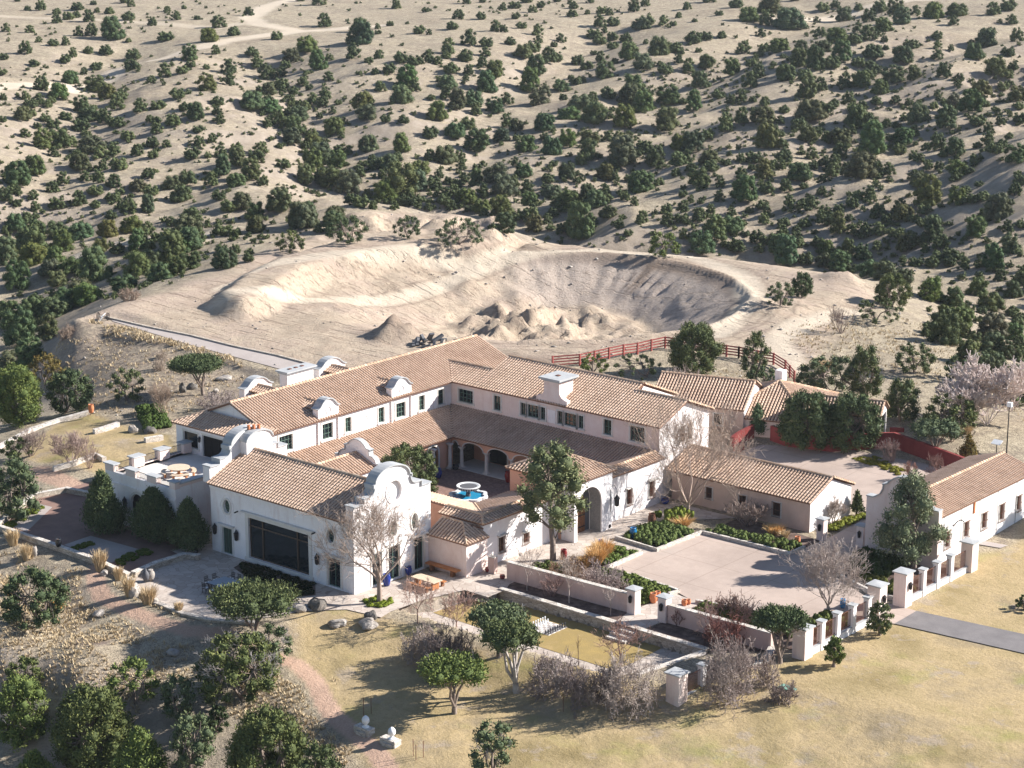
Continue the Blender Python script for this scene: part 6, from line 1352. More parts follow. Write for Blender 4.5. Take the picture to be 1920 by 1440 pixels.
# ------------------------------------------------------------------ trees near the house: name, label, foot x, y, crown left, right, top, bottom, kind, tone, ...
EV = [
 ('pine_tree', 'tall open pine standing before the arched gate', 1037, 1050, 955, 1096, 838, 1010, 'pine', 'mid green', dict(z=0, dens=.95, lobes=26, leaf=.24)),
 ('pine_tree', 'big rounded pine in front of the curved gable beside the drive', 1714, 1072, 1640, 1768, 893, 1062, 'pine', 'grey green', dict(z=0, dens=1.2, lobes=34, leaf=.24)),
 ('pinyon_tree', 'umbrella-shaped pinyon with bare forked limbs on the slope behind the terrace room', 381, 741, 322, 417, 668, 712, 'umbrella', 'dark green', dict()),
 ('pinyon_tree', 'small rounded pinyon on the slope left of the umbrella-shaped one', 238, 752, 204, 276, 692, 746, 'juniper', 'mid green', dict(dens=.7)),
 ('juniper_tree', 'dark tree at the back corner of the left lawn', 122, 775, 88, 176, 694, 772, 'juniper', 'dark green', dict()),
 ('juniper_tree', 'brownish juniper standing behind the dark tree at the left', 85, 722, 50, 122, 664, 715, 'juniper', 'brownish', dict()),
 ('juniper_tree', 'large bright juniper at the left edge above the stone lawn wall', 38, 798, -8, 82, 688, 796, 'juniper', 'yellow green', dict(dens=1.2)),
 ('juniper_tree', 'small juniper near the left edge below the lawn wall', 32, 862, 3, 60, 820, 861, 'juniper', 'mid green', dict(dens=.8)),
 ('pinyon_tree', 'pale pinyon at the left edge outside the gravel terrace', 28, 972, -15, 76, 862, 965, 'pinyon', 'grey green', dict(dens=.8)),
 ('pinyon_tree', 'lone round pinyon on the dry slope near the bottom left', 76, 1178, 8, 127, 1072, 1165, 'juniper', 'dark green', dict()),
 ('pinyon_tree', 'gnarled spreading pinyon hugging the outer wall of the dining patio', 478, 1192, 398, 556, 1100, 1180, 'umbrella', 'mid green', dict(lobes=26, dens=1.1)),
 ('juniper_tree', 'large juniper with grey dead branches showing through its left side', 455, 1310, 355, 536, 1188, 1318, 'juniper', 'olive', dict(dead=16, dens=1.1)),
 ('pinyon_tree', 'thin grey pinyon leaning over the bend of the red path', 510, 1245, 455, 562, 1172, 1240, 'juniper', 'grey green', dict(dens=.45, dead=6)),
 ('juniper_tree', 'dense little juniper at the left edge above the big group', 48, 1300, 8, 90, 1230, 1290, 'juniper', 'olive', dict()),
 ('juniper_tree', 'broad juniper half cut off at the left edge, dead twigs at its foot', 50, 1395, -20, 105, 1262, 1392, 'juniper', 'yellow green', dict(dead=8)),
 ('juniper_tree', 'biggest juniper in the bottom left group', 180, 1445, 92, 262, 1286, 1440, 'juniper', 'olive', dict(dens=1.2)),
 ('pinyon_tree', 'yellowish pinyon beside the dark mulch circle', 255, 1318, 193, 308, 1233, 1312, 'pinyon', 'yellow green', dict(dens=.8)),
 ('pinyon_tree', 'shaded pinyon between the mulch circle and the dead-branched juniper', 335, 1352, 295, 376, 1262, 1350, 'juniper', 'grey green', dict(dens=.6, dead=5)),
 ('pinyon_tree', 'tall grey-green pinyon left of the bottom juniper with upright sprays', 355, 1440, 318, 414, 1335, 1435, 'juniper', 'grey green', dict(dens=.9)),
 ('juniper_tree', 'upright bright juniper at the bottom edge left of the grey-green pinyon', 265, 1475, 208, 322, 1362, 1470, 'cone', 'yellow green', dict()),
 ('juniper_tree', 'bright juniper tip rising from the bottom left corner', 65, 1490, 25, 112, 1404, 1480, 'cone', 'yellow green', dict()),
 ('juniper_tree', 'wide juniper with upright sprays at the bottom edge by the red path', 500, 1480, 418, 590, 1328, 1475, 'juniper', 'olive', dict(dens=1.2)),
 ('juniper_tree', 'low juniper beside the red path at the bottom edge', 590, 1500, 545, 655, 1392, 1495, 'juniper', 'mid green', dict()),
 ('juniper_tree', 'small juniper in the shade above the wide bottom juniper', 405, 1372, 380, 438, 1322, 1370, 'juniper', 'dark green', dict()),
 ('pinyon_tree', 'round multi-stemmed tree casting a long shadow on the front lawn', 852, 1338, 788, 912, 1234, 1310, 'umbrella', 'yellow green', dict(lobes=24, dens=1.0, dead=4)),
 ('pinyon_tree', 'tall multi-stemmed tree with pale trunks beside the grey shrubs', 968, 1297, 905, 1013, 1170, 1262, 'umbrella', 'mid green', dict(lobes=24, dens=1.0, dead=3, trunk='bark_pale')),
 ('pinyon_tree', 'greyish tree growing in front of the sunken lawn', 935, 1232, 878, 992, 1136, 1212, 'umbrella', 'grey green', dict(lobes=24, dens=.75, dead=4)),
 ('pinyon_tree', 'thin scraggly tree rising from the bottom edge', 925, 1462, 882, 966, 1357, 1450, 'juniper', 'grey green', dict(dens=.35, dead=7)),
 ('pinyon_tree', 'round dark tree in front of the broad corner pier', 1462, 1243, 1412, 1514, 1141, 1222, 'umbrella', 'dark green', dict(lobes=26, dens=1.2, dead=3)),
 ('pine_sapling', 'young pine on the lawn beside the gateway', 1649, 1191, 1622, 1673, 1132, 1184, 'juniper', 'mid green', dict(dens=.9)),
 ('pine_sapling', 'smallest young pine on the lawn before the pier fence', 1563, 1250, 1545, 1583, 1196, 1236, 'juniper', 'yellow green', dict(dens=.8)),
 ('pine_sapling', 'young pine cut off by the right edge of the lawn', 1922, 1142, 1905, 1945, 1118, 1138, 'juniper', 'mid green', dict()),
 ('juniper_tree', 'big dense juniper growing through the red rail fence', 1300, 700, 1254, 1352, 608, 703, 'juniper', 'mid green', dict(dens=1.3)),
 ('juniper_tree', 'irregular upright juniper behind the guest house chimney', 1412, 725, 1388, 1442, 622, 716, 'juniper', 'mid green', dict()),
 ('juniper_tree', 'low greyish juniper left of the big one at the rail fence', 1215, 706, 1150, 1238, 666, 706, 'juniper', 'grey green', dict(dens=.8)),
 ('juniper_tree', 'small green juniper just behind the long tiled ridge', 1112, 700, 1088, 1140, 664, 698, 'juniper', 'yellow green', dict()),
 ('juniper_tree', 'wide shaded juniper between rail fence and conical tree', 1445, 742, 1395, 1470, 690, 740, 'juniper', 'dark green', dict()),
 ('juniper_tree', 'large grey-green tree behind the smooth-roofed guest house', 1555, 745, 1494, 1618, 672, 742, 'juniper', 'grey green', dict(dens=1.1)),
 ('juniper_tree', 'tree with a greyish top behind the small tiled house end', 1625, 748, 1585, 1655, 650, 745, 'juniper', 'mid green', dict(dead=8)),
 ('juniper_tree', 'dark upright tree right of the glazed gable', 1688, 790, 1654, 1722, 711, 788, 'juniper', 'mid green', dict()),
 ('juniper_tree', 'broad bright tree behind the red wall at the right', 1785, 812, 1728, 1832, 742, 808, 'juniper', 'olive', dict(dens=1.1)),
 ('juniper_tree', 'round juniper on the pale slope above the glazed gable', 1714, 698, 1675, 1751, 645, 697, 'juniper', 'mid green', dict()),
 ('juniper_tree', 'small dark tree between the round juniper and the leafless pale tree', 1780, 712, 1770, 1835, 668, 712, 'juniper', 'dark green', dict()),
 ('pine_tree', 'dense dark tree before the red wall, left of a pair', 1521, 842, 1460, 1562, 738, 832, 'juniper', 'dark green', dict(dens=1.3)),
 ('pine_tree', 'dense dark spreading tree before the red wall, right of a pair', 1587, 844, 1540, 1653, 742, 836, 'juniper', 'dark green', dict(dens=1.3)),
 ('cypress_tree', 'narrow conical evergreen beside the red wall opening', 1420, 818, 1401, 1438, 757, 816, 'cone', 'bluish green', dict()),
 ('cypress_tree', 'small conical evergreen at the white end of the service wing', 1605, 966, 1594, 1619, 920, 964, 'cone', 'mid green', dict(z=0)),
 ('cypress_tree', 'brownish spiky conifer behind the long house ridge', 1813, 868, 1796, 1833, 814, 866, 'cone', 'brownish', dict()),
 ('pinyon_tree', 'twisted open pinyon on the pink ground behind the red wall', 1752, 850, 1706, 1802, 788, 838, 'umbrella', 'grey green', dict(dens=.6, lobes=16)),
 ('shrub', 'dark clipped evergreen shrub at the left end of the terrace block', 196, 1000, 154, 237, 888, 998, 'cone', 'dark green', dict(z=0, dens=1.5)),
 ('shrub', 'dark clipped evergreen shrub before the arched terrace door', 292, 1016, 248, 332, 918, 1014, 'cone', 'dark green', dict(z=0, dens=1.5)),
 ('shrub', 'dark clipped evergreen shrub where terrace block meets great hall', 356, 1032, 318, 391, 940, 1030, 'cone', 'dark green', dict(z=0, dens=1.5)),
 ('courtyard_tree', 'round evergreen tree inside the courtyard behind the front gable', 778, 934, 703, 824, 838, 925, 'juniper', 'mid green', dict(z=0, dens=1.3)),
 ('juniper_tree', 'dark round juniper in front of the spoil bank', 765, 446, 737, 793, 405, 444, 'juniper', 'dark green', dict()),
 ('juniper_tree', 'wide juniper left of the spoil bank', 655, 454, 612, 690, 405, 453, 'juniper', 'dark green', dict()),
 ('juniper_tree', 'low spreading juniper on the right end of the spoil bank', 862, 458, 817, 907, 410, 457, 'juniper', 'grey green', dict()),
 ('juniper_tree', 'pair-shaped juniper on the pale field left of the diggings', 545, 471, 517, 572, 432, 470, 'juniper', 'olive', dict()),
 ('juniper_tree', 'grey round juniper on the right rim of the diggings', 1463, 573, 1437, 1490, 530, 571, 'juniper', 'grey green', dict()),
 ('juniper_tree', 'darkest dense juniper on the right rim of the diggings', 1504, 558, 1484, 1525, 511, 556, 'juniper', 'dark green', dict(dens=1.2)),
 ('juniper_tree', 'large round juniper at the right end of the bare earth', 1672, 575, 1638, 1708, 514, 573, 'juniper', 'olive', dict(dens=1.2)),
 ('juniper_tree', 'small round juniper right of the large one at the bare earth', 1740, 562, 1719, 1761, 530, 561, 'juniper', 'yellow green', dict()),
 ('juniper_tree', 'low juniper pair below the large round one', 1640, 604, 1602, 1690, 560, 602, 'juniper', 'mid green', dict()),
 ('juniper_tree', 'bright juniper at the top rim of the pit', 1246, 481, 1216, 1276, 436, 479, 'juniper', 'yellow green', dict()),
]
for i, (nm, lb, px, py, xl, xr, yt, yb, kd, tn, kw) in enumerate(EV):
    if kd == 'pinyon': kd = 'juniper'
    if px < 640 and yb > 1230: xl, xr, yt = xl + (xr - xl) * .07, xr - (xr - xl) * .07, yt + (yb - yt) * .07
    evergreen(nm, lb, px, py, xl, xr, yt, yb, kd, tn, 100 + i, **kw)
GY_, RD_, PL_, TN_ = (.85, .80, .82), (.80, .58, .52), (1.05, 1.0, .98), (.9, .78, .66)
BR = [
 ('bare_tree', 'large leafless tree in front of the white curved gable', 712, 1131, 598, 802, 928, 'tree', (.95, .85, .78), dict(lvl=6, z=0, trunk_r=.22, fork=.22)),
 ('bare_tree', 'large leafless pale tree between the gate wall and the service wing', 1290, 968, 1178, 1392, 740, 'tree', (1.1, .98, .88), dict(lvl=6, z=0, trunk_r=.2, fork=.08)),
 ('bare_tree', 'leafless tree with white bark inside the pier fence', 1552, 1162, 1484, 1618, 1020, 'tree', PL_, dict(lvl=6, z=0, trunk_r=.15, fork=.2)),
 ('bare_tree', 'small reddish leafless tree on the paving beside the picnic table', 783, 1168, 744, 832, 1084, 'tree', (1.0, .76, .68), dict(lvl=5, trunk_r=.06, z=-.1)),
 ('bare_tree', 'small reddish leafless tree at the left end of the sunken lawn', 856, 1187, 820, 884, 1112, 'tree', (1.0, .76, .68), dict(lvl=5, trunk_r=.06, z=-.79)),
 ('bare_tree', 'spreading reddish leafless tree at the right end of the sunken lawn', 1163, 1256, 1122, 1222, 1164, 'tree', RD_, dict(lvl=5, trunk_r=.08, z=-.79)),
 ('bare_tree', 'thin dead stem standing on the front edge of the sunken lawn', 1084, 1257, 1079, 1090, 1190, 'tree', (.6, .45, .4), dict(lvl=2, trunk_r=.05, fork=.6, z=-.79)),
 ('young_tree', 'young leafless tree in the bed, nearest the garden steps at the left', 988, 1108, 958, 1012, 1018, 'tree', PL_, dict(lvl=4, trunk_r=.05, z=0, fork=.25)),
 ('young_tree', 'young leafless tree with white trunk in the middle of the bed', 1067, 1131, 1038, 1092, 1034, 'tree', PL_, dict(lvl=4, trunk_r=.06, z=0, fork=.25)),
 ('young_tree', 'slimmest young tree in the bed, nearest the garden gate piers', 1145, 1154, 1130, 1160, 1098, 'tree', PL_, dict(lvl=3, trunk_r=.04, z=0, fork=.3)),
 ('young_tree', 'young leafless tree before the garden wall right of the piers', 1329, 1202, 1304, 1352, 1130, 'tree', (.9, .7, .65), dict(lvl=4, trunk_r=.05, z=0, fork=.3)),
 ('bare_shrub', 'dense dark red leafless shrub against the garden wall', 1360, 1212, 1325, 1405, 1158, 'bush', (.52, .26, .24), dict(lvl=4, z=0)),
 ('bare_shrub', 'reddish leafless shrub just right of the garden gate piers', 1272, 1172, 1250, 1294, 1140, 'vase', (.62, .36, .34), dict(lvl=4, z=0)),
 ('bare_shrub', 'leafless purple-grey shrub under the garden wall between young trees', 1035, 1118, 1010, 1058, 1078, 'vase', (.72, .55, .55), dict(lvl=4, z=0)),
 ('bare_shrub', 'grey twiggy shrub behind the garden wall near its middle', 1130, 1098, 1092, 1165, 1062, 'bush', GY_, dict(lvl=4, z=0)),
 ('bare_shrub', 'grey twiggy shrub behind the garden wall beside the gate pier', 1150, 1112, 1125, 1182, 1082, 'bush', GY_, dict(lvl=4, z=0)),
 ('bare_shrub', 'rust-brown twiggy shrub behind the left end of the garden wall', 1060, 1084, 1022, 1090, 1048, 'bush', (.75, .6, .45), dict(lvl=4, z=0)),
 ('bare_shrub', 'brown twiggy shrub behind the garden wall right of the piers', 1365, 1168, 1315, 1420, 1128, 'bush', (.8, .62, .55), dict(lvl=4, z=0)),
 ('bare_shrub', 'tan leafless shrub with tall twigs behind the terrace room', 305, 785, 282, 336, 716, 'vase', TN_, dict(lvl=5)),
 ('bare_shrub', 'low grey twiggy shrub against the back of the terrace room', 420, 768, 375, 470, 738, 'bush', GY_, dict(lvl=4)),
 ('bare_shrub', 'leafless fan-shaped shrub on the left lawn', 135, 872, 98, 182, 812, 'vase', (.92, .78, .74), dict(lvl=5)),
 ('bare_shrub', 'leafless shrub at the left edge of the lawn', 58, 855, 28, 82, 805, 'vase', (.85, .75, .72), dict(lvl=5)),
 ('bare_shrub', 'small leafless shrub before the curved lawn wall', 168, 878, 150, 186, 838, 'vase', (.9, .75, .7), dict(lvl=4)),
 ('bare_shrub', 'pale grey shrub in the line of shrubs, its left end', 790, 1240, 738, 815, 1186, 'bush', (1.05, .98, .95), dict(lvl=5)),
 ('bare_shrub', 'dark grey wide shrub in front of the outer garden wall', 835, 1262, 790, 900, 1192, 'bush', (.50, .46, .48), dict(lvl=5)),
 ('bare_shrub', 'grey shrub right of the tall multi-stemmed tree', 1035, 1296, 995, 1082, 1238, 'bush', GY_, dict(lvl=5)),
 ('bare_shrub', 'dark grey shrub in the middle of the lower shrub line', 1110, 1318, 1068, 1160, 1255, 'bush', (.62, .57, .6), dict(lvl=5)),
 ('bare_shrub', 'pale tangled shrub with white branches left of the lowest pier', 1175, 1325, 1128, 1248, 1236, 'bush', PL_, dict(lvl=5)),
 ('bare_shrub', 'large round grey shrub right of the lowest corner pier', 1372, 1312, 1308, 1436, 1213, 'bush', (.82, .76, .76), dict(lvl=5)),
 ('bare_shrub', 'smaller grey shrub behind the large round one', 1438, 1284, 1415, 1460, 1235, 'bush', (.9, .84, .82), dict(lvl=4)),
 ('bare_shrub', 'low isolated grey ball shrub on the lawn', 1468, 1317, 1440, 1496, 1284, 'bush', (.62, .56, .55), dict(lvl=4)),
 ('bare_tree', 'big leafless silvery tree beyond the long house at the right edge', 1850, 795, 1760, 1925, 680, 'vase', (1.7, 1.65, 1.65), dict(lvl=6, fork=.05, minr=.032, nb=(3, 5))),
 ('bare_tree', 'tall leafless pale tree in front of the guest house roof, left of two', 1262, 770, 1225, 1292, 690, 'vase', PL_, dict(lvl=5, z=.4)),
 ('bare_tree', 'tall leafless pale tree in front of the guest house roof, right of two', 1295, 775, 1262, 1328, 688, 'vase', PL_, dict(lvl=5, z=.4)),
 ('young_tree', 'slim white-trunked tree before the guest house windows', 1370, 822, 1350, 1392, 770, 'tree', PL_, dict(lvl=4, trunk_r=.05, fork=.4)),
 ('bare_shrub', 'brown grass-like shrub under the guest house window', 1345, 828, 1325, 1375, 800, 'bush', TN_, dict(lvl=4)),
 ('bare_shrub', 'leafless purple-grey shrub before the red wall', 1672, 868, 1650, 1694, 824, 'vase', (.72, .58, .58), dict(lvl=5)),
 ('bare_shrub', 'tall leafless brown shrub at the end of the red wall', 1755, 895, 1742, 1775, 850, 'vase', (.72, .5, .48), dict(lvl=5)),
 ('bare_shrub', 'reddish upright twigs behind the curved gable', 1705, 900, 1688, 1716, 862, 'vase', (.8, .5, .42), dict(lvl=4)),
 ('bare_shrub', 'tan twiggy bush beyond the twisted pinyon', 1785, 828, 1758, 1800, 792, 'vase', (1.0, .8, .72), dict(lvl=5)),
 ('bare_shrub', 'dead dark shrub by the dirt track at the right', 1576, 625, 1550, 1602, 575, 'vase', (.6, .52, .5), dict(lvl=4)),
 ('bare_shrub', 'grey twiggy bush before the long wall of the service wing', 1400, 985, 1352, 1445, 938, 'vase', (.8, .7, .66), dict(lvl=5, z=0)),
 ('bare_shrub', 'grey upright twigs against the white end gable of the service wing', 1562, 982, 1535, 1590, 932, 'vase', (1.1, 1.05, 1.0), dict(lvl=5, z=0)),
 ('bare_shrub', 'tan shrub on the slope edge behind the upper walkway', 125, 633, 110, 142, 612, 'bush', TN_, dict(lvl=4)),
 ('bare_shrub', 'pale round dry shrub on the brushy slope, upper', 303, 672, 294, 314, 658, 'bush', (1.0, .92, .8), dict(lvl=3)),
 ('bare_shrub', 'pale round dry shrub on the brushy slope, lower', 297, 694, 284, 310, 674, 'bush', (1.0, .92, .8), dict(lvl=3)),
 ('bare_shrub', 'tan tumbleweed-like shrub below the plateau edge', 243, 563, 226, 262, 543, 'bush', TN_, dict(lvl=4)),
]
for i, (nm, lb, px, py, xl, xr, yt, kd, col, kw) in enumerate(BR):
    bare(nm, lb, px, py, xl, xr, yt, kd, col, 300 + i, **kw)
for k, (x, y, hh) in enumerate(((41.5, 59.5, 7.5), (52.5, 41.0, 5.5))):   # trees just outside the right edge, whose shadows fall on the long house and the lawn
    px, py, dp = project(x, y, 0); w_ = 5.0 * FPX / dp; h_ = hh * FPX / dp * .93
    evergreen('pinyon_tree', ['tree beyond the long house, just outside the right edge', 'tree on the lawn just outside the right edge'][k], px, py, px - w_ / 2, px + w_ / 2, py - h_, py - h_ * .2, 'umbrella', 'mid green', 290 + k, z=0.0)
# clipped and creeping evergreens in the beds
HG = [
 ('creeping juniper filling the bed nearest the arched gate', [(8.4, 26.0), (12.55, 25.6), (12.7, 31.2), (9.0, 31.4), (8.0, 29)], .75, (1, 1, 1)),
 ('long strip of creeping juniper along the top kerb of the motor court', [(13.3, 32.1), (17.5, 32.2), (17.6, 33.8), (13.3, 34.0)], .7, (1, 1, 1)),
 ('rounded mass of creeping juniper at the right end of the top kerb', [(17.9, 32.2), (22.0, 32.3), (22.0, 34.2), (18.0, 34.2)], .85, (1, .98, .9)),
 ('creeping juniper behind the bed of golden grass', [(8.9, 23.3), (11.9, 23.4), (12.0, 19.1), (10.0, 19.0), (9.6, 21.5)], .6, (1.05, 1.1, .9)),
 ('long creeping juniper hedge along the lower edge of the motor court', [(12.4, 18.1), (16.2, 18.15), (19.8, 17.7), (19.8, 15.2), (17.2, 14.9), (12.8, 16.4)], .7, (1.05, 1.02, .8)),
 ('narrow juniper strip beside the flagstone garden path', [(18.2, 14.6), (19.8, 15.0), (19.9, 12.6), (18.6, 12.6)], .5, (.9, .9, .8)),
 ('mounded green shrubs behind the right garden wall', [(24.0, 16.7), (27, 17.5), (29.5, 17.3), (29.5, 15.4), (24.2, 14.6)], .9, (1.05, 1.0, .85)),
 ('dark mounded shrubs along the court beside the white-barked tree', [(29.8, 17.3), (33.0, 17.0), (33.2, 15.0), (29.8, 14.2)], .8, (.85, .85, .8)),
 ('rounded green shrub at the foot of the white-barked tree', [(32.6, 20.6), (35.4, 21.5), (35.6, 17.6), (33.2, 16.8)], 1.3, (1.1, 1.0, .85)),
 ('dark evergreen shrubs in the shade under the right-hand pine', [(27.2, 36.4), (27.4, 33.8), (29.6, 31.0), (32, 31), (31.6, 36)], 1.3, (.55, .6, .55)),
 ('rusty green shrubs in the bed beside the drive gateway', [(30.2, 30.6), (33.5, 28.8), (35.4, 28.9), (35.5, 31), (32, 31.5)], .8, (1.0, .8, .6)),
 ('yellow-green shrub beside the dark pot near the gate wall', [(7.3, 31.8), (9.3, 31.9), (10.2, 34.3), (8.2, 34.9)], 1.5, (1.5, 1.35, .7)),
 ('dark ground cover before the huge picture window', [(-12.9, -.4), (-4.6, -.4), (-2.7, -2.2), (-3.6, -3.5), (-8.2, -3.4), (-12.5, -1.9)], .18, (.14, .17, .14)),
 ('low yellowish hedge along the white end of the service wing', [(20.8, 39.5), (21.9, 39.5), (22.1, 46), (21.2, 46)], .5, (1.7, 1.4, .6)),
 ('green ring of ground cover round the large leafless tree', [(1.8, .9), (3.4, 1.4), (4.2, .3), (3.6, -1.0), (2.2, -1.2), (1.5, -.3)], .22, (1.5, 1.4, .5)),
 ('straggly green strip between slab and gravel on the terrace', [at(128, 1032), at(165, 1018), at(172, 1022), at(140, 1040)], .25, (.9, .9, .5)),
 ('dark green strip right of the pale terrace slab', [at(212, 1052), at(268, 1030), at(285, 1037), at(228, 1062)], .25, (.8, .85, .5)),
 ('yellowish planting along the far wall of the gravel terrace', [(-40.3, -1.9), (-36.9, -8.0), (-36.0, -8.0), (-38.5, -2.4)], .25, (1.2, 1.1, .5)),
 ('yellow and rust ground cover at the back of the motor court', [at(1600, 860, .6), at(1640, 855, .6), at(1700, 885, .5), at(1690, 892, .5), at(1630, 870, .6)], .3, (1.8, 1.3, .6)),
 ('dark green shrub clump by the tall pine', [at(990, 1062), at(1030, 1060), at(1060, 1068), at(1040, 1085), at(1005, 1078)], .6, (.8, .8, .7)),
 ('green bush patch behind the left lawn', [hit(255, 775)[:2], hit(300, 765)[:2], hit(320, 800)[:2], hit(275, 815)[:2]], .8, (.6, .7, .55)),
]
for i, (lb, poly, h, tn) in enumerate(HG):
    if sum((poly[k - 1][0] * poly[k][1] - poly[k][0] * poly[k - 1][1]) for k in range(len(poly))) < 0: poly = poly[::-1]
    c = poly[0]; hedge('ground_cover' if h < .4 else 'hedge', lb, poly, h, gz(*c) if (c[1] > 47 or c[0] < -42) else 0.03, 500 + i, tone=tn, cat='ground cover' if h < .4 else 'hedge')
GT = [(1118, 1058, 34, 34, 'golden ornamental grass clump beside the pine, left part'), (1132, 1046, 30, 34, 'golden ornamental grass clump beside the pine, right part'), (1098, 1062, 22, 22, 'small golden grass clump at the edge of the bed by the pine'),
      (1280, 985, 34, 16, 'golden grass clump behind the bed nearest the arched gate'), (1452, 1002, 30, 20, 'golden grass clump before the service wing'), (1470, 1008, 24, 14, 'low straw-coloured tuft before the service wing window'),
      (25, 1022, 26, 32, 'straw grass clump outside the terrace wall, leftmost'), (50, 1050, 22, 30, 'straw grass clump beside the pale boulder'), (188, 1070, 28, 40, 'tall straw grass clump against the terrace wall'), (222, 1088, 18, 26, 'small straw grass clump near the head of the red path'),
      (242, 1118, 24, 40, 'straw grass clump at the corner of the patio wall'), (278, 1132, 34, 36, 'leaning straw grass clump below the patio wall'), (335, 1148, 16, 20, 'small tuft below the curved patio wall'), (1548, 690, 30, 16, 'dry grass clump by the dirt track'),
      (1810, 812, 30, 16, 'yellow grass clump behind the brownish conifer'), (20, 1115, 30, 30, 'dry grass clump near the left edge above the lone pinyon'), (105, 1148, 26, 28, 'golden grass clump beside the lone pinyon')]
for i, (px, py, w_, h_, lb) in enumerate(GT): grass_tuft('grass_clump', lb, px, py, w_, h_, 600 + i, z=0.03 if 1000 < px < 1500 and py > 900 else None, n=900 if 'golden orn' in lb else 420, col=(1.35, 1.12, .80) if 'gold' in lb else (1.15, 1.12, 1.1), lean=1.3 if 'gold' in lb else .9)
# dry tufts along the walkway and on the near slope: nobody could count these
rs = np.random.RandomState(77); bl = []; tn = []
def scatter(poly, n, hmin, hmax, z=1.0, soft=2.5):
    P = np.array(poly); lo, hi = P.min(0) - soft, P.max(0) + soft; k = 0
    while k < n:
        q = lo + rs.rand(600, 2) * (hi - lo); sdv = sd_poly(q[:, 0], q[:, 1], poly) + fbm(q[:, 0] / 3, q[:, 1] / 3, 7, 3) * soft * 1.6
        q = q[(sdv < 0) & (fbm(q[:, 0] / 2.2, q[:, 1] / 2.2, 19, 3) > -.25) & (d_line(q[:, 0], q[:, 1], PATH1) > 1.3) & (sd_poly(q[:, 0], q[:, 1], PLAT) > .5)]
        for x, y in q[:n - k]:
            z0 = gz(x, y); h = rs.uniform(hmin, hmax)
            for _ in range(6):
                a = rs.rand() * 6.28; t = np.array([math.cos(a), math.sin(a), 0]); s_ = np.array([-t[1], t[0], 0]) * h * .13; b = np.array([x, y, z0 - .03]) + t * h * .10; e = b + t * h * .6 + [0, 0, h]
                bl.append([b - s_, b + s_, e + s_ * .3, e - s_ * .3]); tn.append(np.clip(rs.normal(.5, .25), 0, 1))
        k += min(len(q), n - k)
scatter(pxl([(170,603),(240,617),(360,650),(470,682),(455,692),(350,663),(230,630),(165,610)], .9), 420, .2, .45, soft=.8)
scatter(pxl([(110,640,-1),(250,640),(420,690),(520,715),(500,740),(400,720),(330,790),(200,770),(150,720)], 0), 900, .12, .36)
scatter(pxl([(-60,1040,-1.5),(150,1085,-1.1),(260,1130,-1.2),(420,1210,-2),(400,1320,-4),(200,1380,-5),(60,1400,-6),(-60,1400,-6)], 0), 4200, .10, .30)
scatter(pxl([(480,1260,-2),(560,1270,-2),(600,1360,-3),(640,1450,-4),(500,1470,-4),(430,1340,-4)], 0), 1300, .10, .30)
scatter(pxl([(1480,640,0),(1600,600,0),(1760,600,0),(1950,700,0),(1950,790,.5),(1800,740,.5),(1650,700,.4),(1500,700,.5)], 0), 1500, .12, .34)
scatter(pxl([(1260,690,1),(1370,690,1),(1470,730,1),(1400,760,1),(1250,720,1)], 0), 260, .1, .3)
B_a = np.array(bl); Vb = B_a.reshape(-1, 3); o = link_mesh('dry_grass', array_mesh('dry_grass', Vb, np.arange(len(Vb)).reshape(-1, 4), 'straw', np.repeat(np.array(tn), 4)))
tag(o, 'dry bunch grass scattered over the slopes beside house and walkway', 'grass', None, 'stuff')
